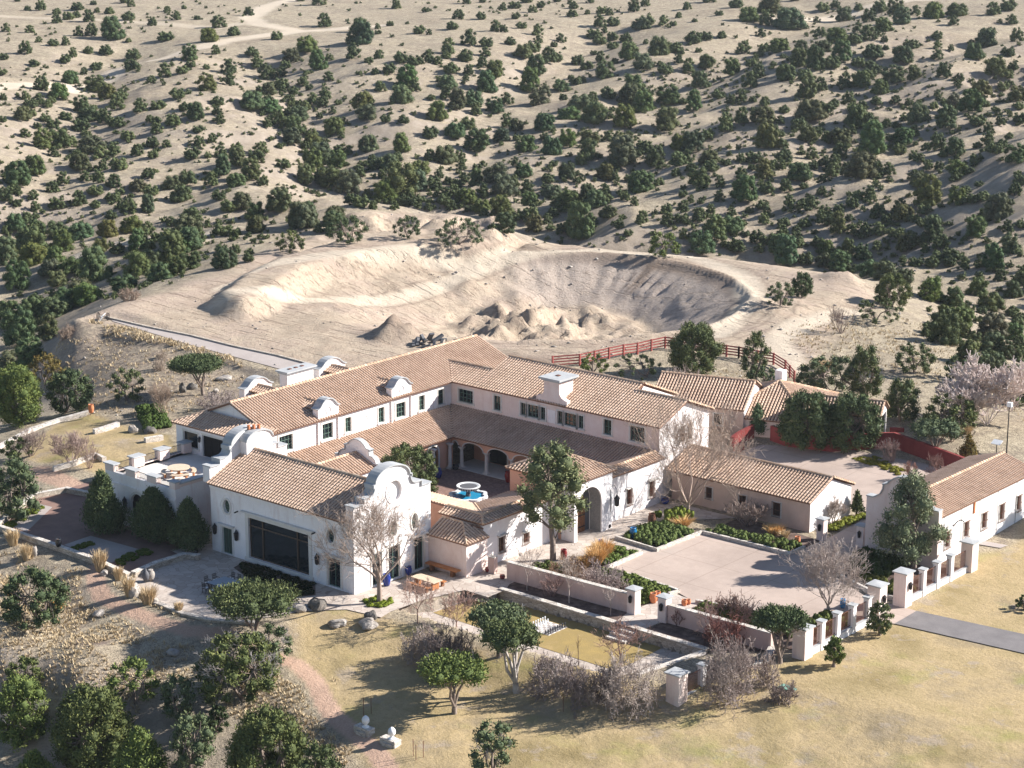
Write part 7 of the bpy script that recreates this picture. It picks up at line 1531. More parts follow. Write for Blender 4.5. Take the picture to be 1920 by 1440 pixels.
# ------------------------------------------------------------------ junipers over the hills: where each stands in the photograph (foot x, y, crown width)
FAR = [tuple(map(int, t.split(","))) for t in """33,4,12 52,21,15 76,21,22 106,28,19 146,21,27 128,39,23 143,35,20 107,45,23 84,46,9 167,43,29 176,10,14 182,25,15 205,28,21 233,7,19 246,14,17 313,23,16 345,18,11 241,40,28 331,39,23 369,38,14 399,26,8 285,50,19 411,54,31 467,31,21 12,61,19 57,63,21 72,81,15 148,69,21 171,69,25 212,77,47 241,80,13 100,88,23 123,86,19 47,103,27 199,105,29 166,102,20 311,78,30 393,80,35 438,69,27 519,76,24 609,53,33 597,12,31 563,4,20 563,31,10 7,113,19 64,126,22 123,119,23 137,109,20 251,113,31 247,133,31 405,103,21 355,115,37 358,127,20 576,99,40 473,107,30 482,129,30 547,120,39 618,115,18 597,133,37 6,141,17 157,141,15 180,133,24 132,160,33 310,146,29 342,140,27 387,131,15 430,140,33 283,159,20 526,147,25 500,150,30 567,163,23 617,153,22 635,157,13 77,173,30 110,187,40 180,173,37 203,187,37 227,193,30 220,207,30 48,189,19 57,203,27 73,197,27 90,203,20 42,227,37 5,190,17 5,230,17 85,230,27 100,240,27 122,227,28 153,213,37 167,230,40 197,233,30 152,247,33 217,240,33 238,263,30 262,213,33 297,207,30 333,186,29 354,179,13 390,173,37 430,163,27 472,187,27 345,209,22 367,227,37 323,237,33 293,233,20 280,230,20 293,252,27 372,250,23 413,233,17 408,217,22 408,200,27 80,280,37 113,280,43 133,273,27 173,287,50 187,300,33 213,293,33 153,320,40 193,320,23 223,320,33 287,277,27 313,277,20 287,297,23 257,293,30 373,277,27 397,270,20 360,300,33 415,297,30 443,290,30 480,303,33 390,297,17 417,330,40 447,313,37 470,340,40 277,337,27 292,325,15 260,360,37 117,347,27 213,353,30 180,367,30 353,347,40 320,357,40 397,350,30 493,350,20 67,330,53 33,353,53 10,377,33 100,363,30 67,400,27 107,393,30 150,387,33 213,380,30 247,393,20 340,380,40 360,420,43 240,403,33 277,400,37 443,353,37 453,393,43 477,413,43 523,400,53 573,430,53 627,440,40 597,437,23 30,433,40 67,443,43 110,450,50 153,453,47 200,447,43 247,437,40 315,467,43 353,470,50 370,457,33 413,443,33 440,443,27 480,437,37 257,473,37 220,477,33 187,477,37 117,477,47 57,473,67 17,480,37 280,470,27 413,473,23 440,478,23 467,479,20 527,167,27 503,180,33 473,207,53 507,213,40 540,217,20 560,230,40 520,240,33 587,197,27 610,190,27 547,273,40 587,277,37 533,317,30 587,327,47 620,353,53 573,347,40 550,253,40 627,253,40 600,300,50 633,317,40 490,290,30 655,22,10 651,41,9 743,18,22 798,24,15 875,9,20 905,6,15 859,38,24 848,57,24 902,38,20 943,21,17 965,18,24 987,7,27 999,25,19 1014,16,18 967,37,18 1044,5,18 1069,9,15 1075,18,21 1073,33,23 1107,7,19 1128,27,20 1143,30,17 1101,28,13 1189,24,27 1210,13,19 1272,35,15 673,63,37 709,65,14 708,55,13 763,46,9 687,48,11 732,50,15 786,65,25 805,66,13 735,71,11 753,87,11 680,86,43 660,85,33 661,113,32 691,119,20 710,112,25 930,61,27 945,62,17 978,55,22 1021,45,10 1033,55,9 1124,52,27 1150,50,27 1202,57,37 1213,50,29 1243,50,23 880,87,33 912,90,27 840,103,33 837,111,20 911,107,24 957,86,25 1007,68,24 1051,81,23 1010,82,20 1113,73,27 1125,85,30 1148,77,22 1173,80,27 1149,93,25 752,120,30 777,123,30 803,120,30 845,139,30 820,123,20 873,117,30 927,147,43 903,127,23 878,142,20 730,140,27 703,140,17 673,141,14 713,173,27 763,167,43 777,173,27 840,167,33 753,197,50 690,227,43 683,207,37 757,233,23 777,217,12 723,230,20 837,187,30 820,227,40 857,207,40 887,200,37 913,177,40 950,197,27 927,213,33 893,217,27 877,243,30 980,110,40 1027,120,33 1000,100,30 1043,117,27 1083,123,27 1125,117,23 1100,133,27 1003,143,40 1053,173,33 1080,160,23 1133,150,37 1140,187,30 1110,190,23 1190,180,50 1207,133,47 1180,113,40 1237,107,43 1263,100,33 1247,140,33 1273,120,20 993,173,40 1010,200,40 1067,227,37 1113,233,50 1090,207,40 1180,200,50 1207,213,43 1253,197,40 1173,240,43 1250,247,57 1180,267,27 1140,267,27 1207,283,30 1273,283,40 1020,247,37 1063,277,37 1103,273,43 1033,293,47 853,260,40 807,260,30 753,287,37 693,287,43 893,287,50 940,267,33 987,287,40 967,247,33 950,240,27 833,310,50 787,330,40 733,320,37 703,320,30 747,373,67 783,360,47 653,367,50 673,333,27 720,380,47 840,347,20 833,387,30 933,347,50 980,333,40 947,370,50 893,350,33 1028,343,27 1062,337,33 1103,303,43 1133,340,37 1167,313,57 1227,313,37 1273,313,33 993,387,33 1037,373,37 1067,393,43 1100,383,40 1117,390,37 1140,410,33 1200,363,47 1173,377,20 1203,420,27 1162,430,23 1250,400,23 1250,423,27 1087,450,63 947,440,40 1000,437,37 940,407,43 923,430,20 873,383,40 853,370,27 1288,19,20 1330,7,33 1348,30,16 1380,17,30 1405,43,40 1443,27,43 1490,3,20 1437,50,30 1480,57,53 1427,71,23 1392,103,30 1353,73,20 1300,83,33 1323,77,27 1290,137,30 1323,130,37 1408,127,25 1433,100,27 1460,100,37 1500,103,33 1537,73,27 1570,80,43 1603,83,33 1630,77,33 1657,63,37 1608,63,27 1583,43,37 1543,23,27 1567,17,20 1610,21,19 1630,43,30 1650,25,33 1680,30,37 1690,47,37 1717,30,23 1750,37,37 1793,33,40 1787,49,21 1863,30,33 1890,23,33 1898,47,25 1757,75,22 1707,93,30 1757,93,20 1783,97,15 1827,113,40 1847,90,47 1907,80,27 1890,107,27 1693,120,40 1757,113,23 1637,110,37 1540,100,37 1577,117,43 1497,127,37 1527,133,40 1560,130,33 1610,127,27 1633,133,27 1510,153,30 1473,153,37 1420,147,30 1373,143,37 1407,167,33 1313,167,37 1540,172,28 1583,167,33 1613,167,37 1673,157,40 1630,147,30 1713,153,37 1770,147,30 1867,147,50 1840,180,37 1907,193,37 1513,187,37 1650,180,37 1590,200,27 1643,197,23 1390,193,27 1370,197,23 1347,187,30 1300,210,40 1433,233,43 1433,200,23 1360,247,33 1390,233,33 1520,227,53 1547,213,33 1497,247,33 1470,213,23 1720,233,43 1773,243,40 1820,213,47 1790,213,37 1833,237,33 1913,233,27 1607,240,50 1633,240,33 1573,273,47 1693,273,37 1713,257,27 1513,267,40 1413,307,33 1440,280,47 1330,310,40 1300,287,40 1523,300,27 1470,307,33 1573,300,33 1633,293,57 1613,337,67 1560,333,33 1500,340,47 1430,337,37 1687,290,27 1757,283,33 1790,293,40 1740,320,23 1797,330,40 1853,277,30 1907,307,43 1907,333,17 1333,323,33 1310,350,37 1393,380,53 1473,360,30 1437,363,33 1480,393,27 1520,397,33 1723,353,37 1630,377,33 1607,373,23 1740,390,53 1793,387,40 1820,383,30 1370,437,43 1310,417,30 1340,423,23 1300,430,17 1570,440,37 1600,443,27 1547,407,27 1573,400,23 1647,403,30 1693,417,40 1733,403,27 1873,417,60 1830,447,50 1747,433,33 1747,457,47 1763,470,33 1893,477,40 1420,457,30 1467,443,27 1493,437,20 1493,463,30 1340,453,43 1317,477,47 1380,473,33 1463,477,43 1647,443,30 1527,440,17 1680,447,33 1693,473,37 1473,497,50 1510,497,30 1547,503,37 1573,510,40 1593,513,27 1630,523,43 1660,527,43 1693,533,37 1790,583,43 1780,577,27 1833,557,40 1900,560,37 1863,507,50 1807,507,27 1780,500,27 1743,587,17 1830,607,23 1840,590,23 1743,627,30 1770,650,67 1737,633,27 1813,687,60 1860,667,57 1857,610,30 1897,640,43 1907,613,27 1907,660,30 1910,680,33 180,532,66 40,650,80 62,612,70 100,600,60 130,585,66 160,575,56 20,700,60 150,562,56 110,540,50 30,545,60 10,500,60 60,500,60 95,520,50 235,547,50 260,520,56 300,530,50 320,495,60 340,478,44 355,508,40 330,520,40 280,507,45 420,507,56 466,492,24 350,462,60 15,740,60 60,690,60 20,620,60 90,640,50 1900,760,70 1860,720,40 1840,700,40 560,428,50 578,418,44 628,420,44""".split()]
def far_crown(seed, n, size, tall=.85, lobes=26, core=.74):
    rs = np.random.RandomState(seed); C = [[0, 0, tall * .42]]; Rd = [.27]; lean = rs.normal(0, .05, 2); sq = rs.uniform(.8, 1.0)
    for i in range(lobes):
        h = ((i + .5) / lobes) ** 1.1; an = i * 2.4 + rs.rand() * .9; r = rs.uniform(.10, .19) * (1.1 - .15 * h); q = .40 * math.sqrt(max(0.03, 1 - (h * .95) ** 3.6)) * rs.uniform(.55, 1.05)
        C.append([math.cos(an) * q + lean[0] * h, math.sin(an) * q * sq + lean[1] * h, max(r * .75, tall * h - r * .7 + .05)]); Rd.append(r)
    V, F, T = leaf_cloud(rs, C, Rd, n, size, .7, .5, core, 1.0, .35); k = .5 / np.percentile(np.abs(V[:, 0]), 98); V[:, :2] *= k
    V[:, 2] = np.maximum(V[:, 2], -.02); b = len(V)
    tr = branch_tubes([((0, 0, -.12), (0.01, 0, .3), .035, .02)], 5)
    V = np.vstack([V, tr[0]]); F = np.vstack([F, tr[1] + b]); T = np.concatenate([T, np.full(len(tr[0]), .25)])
    return V, F, T
NV = 10
FC = [far_crown(900 + i, 5000, .040, [.72, .85, .95, .66, 1.12, .8, .9, .7, 1.0, .78][i], 20 + 2 * i) for i in range(NV)]
FM = [array_mesh('juniper_tree', V, F, 'leaf_juniper', T) for V, F, T in FC]
FL = [far_crown(950 + i, 1300, .068, [.7, .85, .95, .65][i], 16 + i) for i in range(4)]
FT = [far_crown(970 + i, 120, .22, .7, 5, .6) for i in range(4)]
rs = np.random.RandomState(4); pool = []
for px, py, w_ in FAR:
    if px < 160 and py > 480: w_ *= .82
    elif py > 200 and px < 640: w_ *= .88
    else: w_ *= .88 if py < 150 else .92
    x, y, z = hit(px, py - w_ * .10); dep = depth_of(x, y, z); pool.append((w_, px, py, x, y, z, w_ * 1.08 / FPX * dep))
taken = np.array([(p[1], p[2] - p[0] * .35, p[0]) for p in pool])
DENSE = [([(0,300),(60,200),(150,170),(240,200),(200,330),(330,380),(480,360),(560,400),(330,470),(0,470)], 40, 26), ([(480,140),(560,120),(640,200),(660,300),(850,290),(960,330),(930,400),(700,380),(600,350),(500,260)], 100, 25),
         ([(760,170),(900,100),(1100,60),(1300,40),(1920,30),(1920,90),(1600,160),(1300,260),(1100,330),(940,330),(850,240)], 110, 21), ([(960,330),(1300,260),(1920,120),(1920,560),(1700,520),(1400,470),(1050,435),(920,410)], 250, 27),
         ([(0,480),(120,470),(200,560),(110,600),(60,700),(0,740)], 8, 36), ([(1720,560),(1920,560),(1920,760),(1830,700),(1760,620)], 16, 44), ([(640,380),(900,385),(960,425),(860,395),(700,395)], 12, 34)]
for poly, cnt, ww in DENSE:
    P = np.array(poly); lo, hi = P.min(0), P.max(0); k = 0; tries = 0
    while k < cnt and tries < 6000:
        tries += 1; q = lo + rs.rand(2) * (hi - lo)
        if sd_poly(np.array([q[0]]), np.array([q[1]]), poly)[0] > 0: continue
        w_ = ww * rs.uniform(.4, 1.0) * (.65 + .5 * (q[1] / 450))
        if (np.hypot(taken[:, 0] - q[0], (taken[:, 1] - q[1] + w_ * .35) * 1.5) < (taken[:, 2] + w_) * .34).any(): continue
        x, y, z = hit(*q); pool.append((w_, q[0], q[1], x, y, z, w_ * 1.05 / FPX * depth_of(x, y, z))); taken = np.vstack([taken, [q[0], q[1] - w_ * .35, w_]]); k += 1
pool.sort(key=lambda p: -p[0])
n_ev = sum(1 for e in EV if e[0] == 'juniper_tree')
KEEP = 300 - n_ev
# nearer of the leftovers still read as trees; merge them in one object
tone_names = ['dark green', 'mid green', 'olive', 'grey green']
PALE = {'dark green': (.80, .86, .88), 'mid green': (1.0, 1.02, .98), 'olive': (1.2, 1.12, .90), 'grey green': (1.08, 1.10, 1.22)}
seen = {}
for i, (w_, px, py, x, y, z, W_) in enumerate(pool[:KEEP]):
    o = link_mesh('juniper_tree', FM[rs.randint(NV)], None, (x, y, z)); o.rotation_euler = (0, 0, rs.rand() * 6.28); h = W_ * rs.uniform(.82, 1.08); o.scale = (W_, W_ * rs.uniform(.8, 1.15), h)
    tn = tone_names[rs.randint(4)]; o.color = (*[c * rs.uniform(.85, 1.15) for c in PALE[tn]], 1)
    row = 'on the top plain' if py < 90 else 'on the upper hillside' if py < 200 else 'on the middle hillside' if py < 320 else 'behind the diggings' if py < 480 and px > 600 else 'on the lower slopes' if py < 600 else 'near the estate'
    col_ = ['at the far left', 'at the left', 'left of centre', 'in the centre', 'right of centre', 'at the right', 'at the far right'][min(6, int(px / 274.3))]
    size = 'big' if w_ > 44 else 'medium' if w_ > 34 else 'small'; shp = 'upright' if h > W_ * 1.0 else 'flattened' if h < W_ * .88 else 'rounded'
    lb = f'{size} {shp} {tn} juniper {row} {col_}'
    tag(o, lb, 'tree', 'junipers scattered over the hills'); seen.setdefault(lb, []).append((px, o))
for lb, L in seen.items():
    L.sort(key=lambda t: t[0]); n = len(L)
    if n > 1:
        if len(lb.split()) > 12: lb = ' '.join(w_ for w_ in lb.split() if w_ not in ('rounded', 'flattened', 'upright')) if len({l.replace('rounded ', '').replace('flattened ', '').replace('upright ', '') for l in seen}) == len(seen) else lb
        for k, (_, o) in enumerate(L): o['label'] = lb + (', ' + (['left', 'right'][k] + ' of two' if n == 2 else ['leftmost', 'middle', 'rightmost'][k] + ' of three' if n == 3 else ['first', 'second', 'third', 'fourth', 'fifth', 'sixth', 'seventh', 'eighth', 'ninth'][min(k, 8)] + ' from left'))
Vs, Fs, Ts, b = [], [], [], 0
rest = [(p[3], p[4], p[5], p[6]) for p in pool[KEEP:]]
cnt = 0
while cnt < 3000:   # low scrub dotted over the plain and hills, thicker in the gullies
    px, py = rs.rand() * 2200 - 140, 4 + 560 * rs.rand() ** 1.1
    x, y, z = hit(px, py)
    if py > 370 and (sd_poly(np.array([x]), np.array([y]), DIRT)[0] < 3 or sd_poly(np.array([x]), np.array([y]), PLAT)[0] < 6): continue
    if rs.rand() > .35 + 1.3 * float(fbm(np.array([x / 30]), np.array([y / 30]), 55, 3)[0] + (.25 if py > 120 else -.15)): continue
    rest.append((x, y, z, rs.uniform(.4, 1.4))); cnt += 1
for _ in range(160):   # trees beyond both edges of the picture
    px = rs.choice([-1, 1]); px = -20 - 420 * rs.rand() if px < 0 else 1940 + 420 * rs.rand(); py = 60 + 520 * rs.rand(); x, y, z = hit(px, py); rest.append((x, y, z, rs.uniform(2.5, 5.5)))
for x, y, z, W_ in rest:
    V, F, T = FL[rs.randint(4)] if W_ > 1.7 else FT[rs.randint(4)]; a = rs.rand() * 6.28; c, s_ = math.cos(a), math.sin(a); q = V * [W_, W_, W_ * rs.uniform(.8, 1.1)]
    Vs.append(np.stack([q[:, 0] * c - q[:, 1] * s_ + x, q[:, 0] * s_ + q[:, 1] * c + y, q[:, 2] + z], 1)); Fs.append(F + b); Ts.append(np.clip(T + rs.normal(0, .12), 0, 1)); b += len(V)
o = link_mesh('scrub_woodland', array_mesh('scrub_woodland', np.vstack(Vs), np.vstack(Fs), 'leaf_juniper', np.concatenate(Ts))); tag(o, 'smaller junipers and low scrub spread thinly over the far hills', 'woodland', None, 'stuff')
# ------------------------------------------------------------------ furniture, pots, fountain and other small things
def pot(label, x, y, h, r, mat, z=0.03, name='plant_pot', cat='pot', group=None, plant=False):
    T = thing(name, label, cat, (x, y, z), 0, group)
    mb = MB(); mb.lathe((x, y, z), [(r * .62, 0), (r * .80, h * .15), (r, h * .5), (r * .98, h * .72), (r * .78, h * .90), (r * .88, h * .97), (r * .88, h), (r * .70, h), (r * .68, h * .9)], 16); mb.build('body', mat, T, smooth=True)
    mb = MB(); mb.lathe((x, y, z + h * .88), [(r * .67, 0), (r * .67, .02)], 14); mb.build('soil', 'soil', T)
    return T
for lb, px, py, h, r, m, z in [
    ('glossy blue pot beside the left door of the front gable', 662, 1099, .95, .30, 'blue_glaze', .03), ('large blue pot in front of the gable between tree and door', 725, 1098, 1.05, .36, 'blue_glaze', .03), ('blue pot right of the gable door', 766, 1078, .8, .3, 'blue_glaze', .03),
    ('blue-green glazed pot at the corner of the juniper bed', 1187, 1008, .95, .33, 'teal_glaze', .03), ('tall dark brown jar beside the yellow-green shrub', 1222, 985, 1.15, .36, 'rust_metal', .03), ('small blue pot behind the golden grass', 1127, 1024, .6, .27, 'blue_glaze', .03),
    ('tall dark red jar on the paving by the tall pine', 1057, 1050, 1.0, .30, 'red_glaze', .03), ('small dark bowl at the right foot of the gate tower', 1140, 990, .4, .3, 'black_glaze', .03), ('dark blue pot inside the courtyard by the arched door', 821, 896, .95, .42, 'blue_glaze', .03),
    ('dark red jar under the arcade behind the gate tower', 953, 904, 1.1, .36, 'red_glaze', .03), ('black pot in the corner of the arcade', 854, 880, .5, .34, 'black_glaze', .05), ('large terracotta jar left of a pair by the garden gate pier', 1225, 1130, .85, .33, 'terracotta', .03),
    ('smaller terracotta jar right of a pair by the garden gate pier', 1233, 1125, .75, .28, 'terracotta', .03), ('round terracotta pot at the edge of the flagstone path', 1283, 1135, .5, .26, 'terracotta', .03), ('small terracotta jar beside the round one', 1291, 1133, .45, .2, 'terracotta', .03),
    ('terracotta jar at the end of the top hedge', 1495, 1022, .8, .28, 'terracotta', .03), ('bright blue pot behind the iron panels near the drive', 1580, 1140, .8, .25, 'teal_glaze', .03), ('black pot on the terrace wall by the pale slab', 110, 1025, .75, .28, 'black_glaze', .43),
    ('black pot on the terrace wall near the tall straw grass', 187, 1046, .75, .28, 'black_glaze', .43), ('orange terracotta pot at the end of the long lawn wall', 171, 774, .95, .33, 'terracotta', -.1), ('small red pot on the end of the outer garden wall', 728, 1151, .35, .2, 'red_glaze', -.55),
    ('small dark red pot beside the low corner bay', 915, 1072, .4, .28, 'red_glaze', .03), ('small dark red pot at the end of the garden wall', 942, 1085, .35, .25, 'red_glaze', .03), ('dark green planter behind the stone divider', 20 + 690 / 2, 1040, .5, .35, 'black_glaze', .03), ('dark blue trough near the shaded corner of the service wing', 1247, 944, .5, .4, 'blue_glaze', .03)]:
    x, y = at(px, py, z); pot(lb, x, y, h, r, m, z)
# jar on stone at the patio corner
x, y = at(283, 1088, .1); T = thing('stone_jar', 'tall pale stone jar at the corner of the dining patio', 'jar', (x, y, .1))
mb = MB(); mb.lathe((x, y, .1), [(.2, 0), (.36, .3), (.44, .65), (.36, .95), (.2, 1.1), (.26, 1.2), (.2, 1.2)], 18); mb.build('body', 'rock', T, smooth=True); T.scale = (.85, .85, .8)
x, y = at(274, 1090, .1); T = thing('stone_jar', 'dark jar with a lid beside the pale stone jar', 'jar', (x, y, .1)); mb = MB(); mb.lathe((x, y, .1), [(.16, 0), (.3, .3), (.34, .6), (.2, .85), (.1, .95), (.06, 1.15)], 16); mb.build('body', 'grey_stone_dark', T, smooth=True)
# fountain
fx, fy = -9.9, 25.6; T = thing('fountain', 'grey stone fountain with fluted bowl over a blue scalloped pool', 'fountain', (fx, fy, 0))
def scallop(r, k=8, amp=.14, n=64): return [(fx + r * (1 - amp + amp * abs(math.sin(k * math.pi * t / n))) * math.cos(2 * math.pi * t / n), fy + r * (1 - amp + amp * abs(math.sin(k * math.pi * t / n))) * math.sin(2 * math.pi * t / n)) for t in range(n)]
mb = MB(); o_, i_ = scallop(1.95), scallop(1.6); n = 64
vs = [(x, y, 0.0) for x, y in o_] + [(x, y, .48) for x, y in o_] + [(x, y, .48) for x, y in i_] + [(x, y, .02) for x, y in i_]
mb.add(vs, [(q * n + k, q * n + (k + 1) % n, (q + 1) * n + (k + 1) % n, (q + 1) * n + k) for q in range(3) for k in range(n)]); mb.build('pool_rim', 'white_stone', T)
mb = MB(); mb.add([(x, y, .34) for x, y in scallop(1.62)], [tuple(range(n))]); mb.build('water', 'water', T)
mb = MB(); mb.lathe((fx, fy, 0), [(.34, .05), (.26, .3), (.2, .7), (.3, .85), (.62, .95), (.98, 1.10), (1.12, 1.27), (1.13, 1.34)], 40)
mb.build('bowl', 'grey_stone_dark', T, smooth=False)['label'] = 'wide dark fluted bowl on its stem'
mb = MB()
mb.lathe((fx, fy, 1.341), [(1.14, -.02), (1.15, .03), (1.12, .06), (1.03, .06), (.8, -.02), (.4, -.10), (.05, -.12)], 40, False); o = mb.build('bowl_inside', 'cap_stone', T); o.data.materials[0] = MATS['white_stone']
for k in range(28):
    a = 2 * math.pi * k / 28; mb = None
mb = MB()
for k in range(28): a = 2 * math.pi * k / 28; mb.bar((fx + 1.0 * math.cos(a), fy + 1.0 * math.sin(a), 1.1), (fx + 1.15 * math.cos(a), fy + 1.15 * math.sin(a), 1.33), .07)
mb.build('fluting', 'cap_stone', T)
# patio dining table and ten chairs
def iron_chair(x, y, rz, label):
    T = thing('patio_chair', label, 'chair', (0, 0, 0), 0, 'black iron chairs round the tiled patio table')
    mb = MB(); mb.box(-.22, .22, -.22, .22, .42, .46); mb.build('seat', 'dark_metal', T)
    mb = MB(); mb.box(-.2, .2, -.2, .2, .462, .51); mb.build('cushion', 'white_paint', T)
    for i in (-1, 1):
        for j in (-1, 1): mb = MB(); mb.bar((i * .2, j * .2, 0), (i * .2, j * .2, .42), .035); mb.build('leg', 'dark_metal', T)
    mb = MB()
    for a in (-.2, -.1, 0, .1, .2): mb.bar((a, .21, .46), (a, .27, .98), .025)
    for z, o in ((.62, .23), (.8, .25), (.97, .27)): mb.bar((-.22, o, z), (.22, o, z), .03)
    mb.build('backrest', 'dark_metal', T)
    for i in (-1, 1): mb = MB(); mb.bar((i * .23, -.18, .66), (i * .23, .23, .68), .03); mb.bar((i * .23, -.18, .44), (i * .23, -.18, .66), .025); mb.build('armrest', 'dark_metal', T)
    T.location = (x, y, .02); T.rotation_euler = (0, 0, rz); return T
tx, ty = at(421, 1092, .75); T = thing('patio_table', 'large square iron table with pale tiled top on the shaded patio', 'table', (tx, ty, 0))
mb = MB(); mb.box(tx - 1.15, tx + 1.15, ty - 1.05, ty + 1.05, .70, .745); mb.build('table_frame', 'dark_metal', T)
mb = MB()
for i in range(5):
    for j in range(5): mb.box(tx - 1.1 + i * .442, tx - 1.1 + i * .442 + .425, ty - 1.0 + j * .402, ty - 1.0 + j * .402 + .385, .746, .765)
mb.build('tiled_top', 'table_tile', T)
for i in (-1, 1):
    for j in (-1, 1): mb = MB(); mb.bar((tx + i * 1.0, ty + j * .9, 0), (tx + i * 1.0, ty + j * .9, .7), .07); mb.build('leg', 'dark_metal', T)
side = {'s': 'on the near side', 'n': 'by the window side', 'w': 'at its left end', 'e': 'at its right end'}
for k, a in enumerate((-.78, 0, .78)):
    w3 = ['left', 'middle', 'right'][k]
    iron_chair(tx + a, ty - 1.4, math.pi, f'black iron chair, {w3} of three {side["s"]} of the tiled table'); iron_chair(tx + a, ty + 1.45, 0, f'black iron chair, {w3} of three {side["n"]} of the tiled table')
for k, a in enumerate((-.45, .45)):
    w3 = ['nearer', 'farther'][k]
    iron_chair(tx - 1.55, ty + a, math.pi / 2, f'black iron chair, {w3} of two {side["w"]} of the tiled table'); iron_chair(tx + 1.55, ty + a, -math.pi / 2, f'black iron chair, {w3} of two {side["e"]} of the tiled table')
# round table with curved benches on the roof terrace
rx_, ry_ = at(335, 877, 5.0); z0 = 4.28; T = thing('round_table', 'round wooden table on the roof terrace', 'table', (rx_, ry_, z0))
mb = MB(); mb.lathe((rx_, ry_, z0 + .72), [(1.02, 0), (1.05, .03), (1.05, .07)], 32); mb.build('table_top', 'wood_pale', T)
mb = MB(); mb.lathe((rx_, ry_, z0), [(.45, 0), (.4, .08), (.14, .2), (.14, .6), (.4, .7)], 16); mb.build('pedestal', 'wood_orange', T)
for k in range(4):
    a0 = k * math.pi / 2 + .45; B = thing('curved_bench', ['curved wooden bench on the terrace, right of the round table', 'curved wooden bench behind the round table', 'curved wooden bench left of the round table', 'curved wooden bench nearest the parapet'][k], 'bench', (rx_, ry_, z0)); mb = MB(); vs = []
    for i in range(9):
        a = a0 + 1.15 * i / 8 - .1
        for r, z in ((1.25, .40), (1.62, .40), (1.62, .46), (1.25, .46)): vs.append((rx_ + r * math.cos(a), ry_ + r * math.sin(a), z0 + z))
    mb.add(vs, [(0, 1, 2, 3), (32, 35, 34, 33)] + [(4 * i + q, 4 * i + (q + 1) % 4, 4 * i + 4 + (q + 1) % 4, 4 * i + 4 + q) for i in range(8) for q in range(4)]); mb.build('seat', 'wood_pale', B)
    for a in (a0 + .05, a0 + .9): mb = MB(); mb.bar((rx_ + 1.43 * math.cos(a), ry_ + 1.43 * math.sin(a), z0), (rx_ + 1.43 * math.cos(a), ry_ + 1.43 * math.sin(a), z0 + .4), .16); mb.build('leg', 'wood_orange', B)
# long bench against the corner bay
T = thing('wall_bench', 'long rough wooden bench against the pink corner bay', 'bench', (2.1, 8.7, 0))
mb = MB(); mb.box(.35, 3.95, 8.35, 8.95, .58, .70); mb.build('seat', 'wood_orange', T)
for x in (.9, 3.3): mb = MB(); mb.box(x - .14, x + .14, 8.45, 8.85, 0, .58); mb.build('leg', 'wood_door', T)
# picnic table
px_, py_ = at(800, 1085, .75); T = thing('picnic_table', 'heavy wooden patio table in the tree shade before the gable', 'table', (px_, py_, 0))
mb = MB()
for k in range(6): mb.box(px_ - 1.3, px_ + 1.3, py_ - .57 + k * .19, py_ - .57 + k * .19 + .175, .72, .80)
mb.build('table_top', 'wood_pale', T)
for x in (-.95, .95): mb = MB(); mb.box(px_ + x - .1, px_ + x + .1, py_ - .4, py_ + .4, 0, .72); mb.build('leg', 'wood_orange', T)
for s_, nm in ((-1, 'wooden bench on the near side of the heavy patio table'), (1, 'wooden bench on the gable side of the heavy patio table')):
    B = thing('bench', nm, 'bench', (px_, py_ + s_ * 1.0, 0)); mb = MB(); mb.box(px_ - 1.2, px_ + 1.2, py_ + s_ * 1.0 - .2, py_ + s_ * 1.0 + .2, .42, .5); mb.build('seat', 'wood_orange', B)
    for x in (-.9, .9): mb = MB(); mb.box(px_ + x - .08, px_ + x + .08, py_ + s_ * 1.0 - .15, py_ + s_ * 1.0 + .15, 0, .42); mb.build('leg', 'wood_door', B)
# garden chess
c0x, c0y = 14.6, 4.9; S8 = .30; T = thing('chess_board', 'large outdoor chess board of pale tiles set in the sunken lawn', 'chess board', (c0x, c0y, -.77))
mb = MB(); md = MB()
for i in range(8):
    for j in range(8): (mb if (i + j) % 2 else md).box(c0x + i * S8 + .005, c0x + (i + 1) * S8 - .005, c0y + j * S8 + .005, c0y + (j + 1) * S8 - .005, -.775, -.745)
mb.build('pale_tiles', 'cast_stone', T); md.build('grey_tiles', 'walk_concrete', T)
proto = {}
for colr, mt in (('white', 'white_paint'), ('dark', 'grey_stone_dark')):
    for rank in ('pawn', 'piece'):
        mb = MB(); h = .28 if rank == 'pawn' else .42
        mb.lathe((0, 0, 0), [(.09, 0), (.09, .04), (.045, .1), (.035, h * .62), (.06, h * .7), (.05, h * .8), (.065, h * .88), (.03, h)], 8); o = mb.build('chess_piece', mt, None, (0, 0, 0)); proto[(colr, rank)] = o
first = {k: True for k in proto}
RN = ['rook', 'knight', 'bishop', 'queen', 'king', 'bishop', 'knight', 'rook']
for colr, j0, j1, sd_ in (('white', 0, 1, 'left'), ('dark', 7, 6, 'right')):
    for i in range(8):
        for rank, j in (('piece', j0), ('pawn', j1)):
            k = (colr, rank); o = proto[k] if first[k] else proto[k].copy()
            if not first[k]: COL.objects.link(o)
            first[k] = False; o.location = (c0x + (j + .5) * S8, c0y + (i + .5) * S8, -.743)
            tag(o, f'{colr} garden chess {rank} on the {sd_} side of the lawn board, place {i + 1} from the near edge' if False else f'{"pale" if colr == "white" else "dark"} outdoor chess {"pawn" if rank == "pawn" else "figure"} on the {sd_} side of the lawn board', 'chess piece', f'{colr} garden chess {"pawns" if rank == "pawn" else "figures"}')
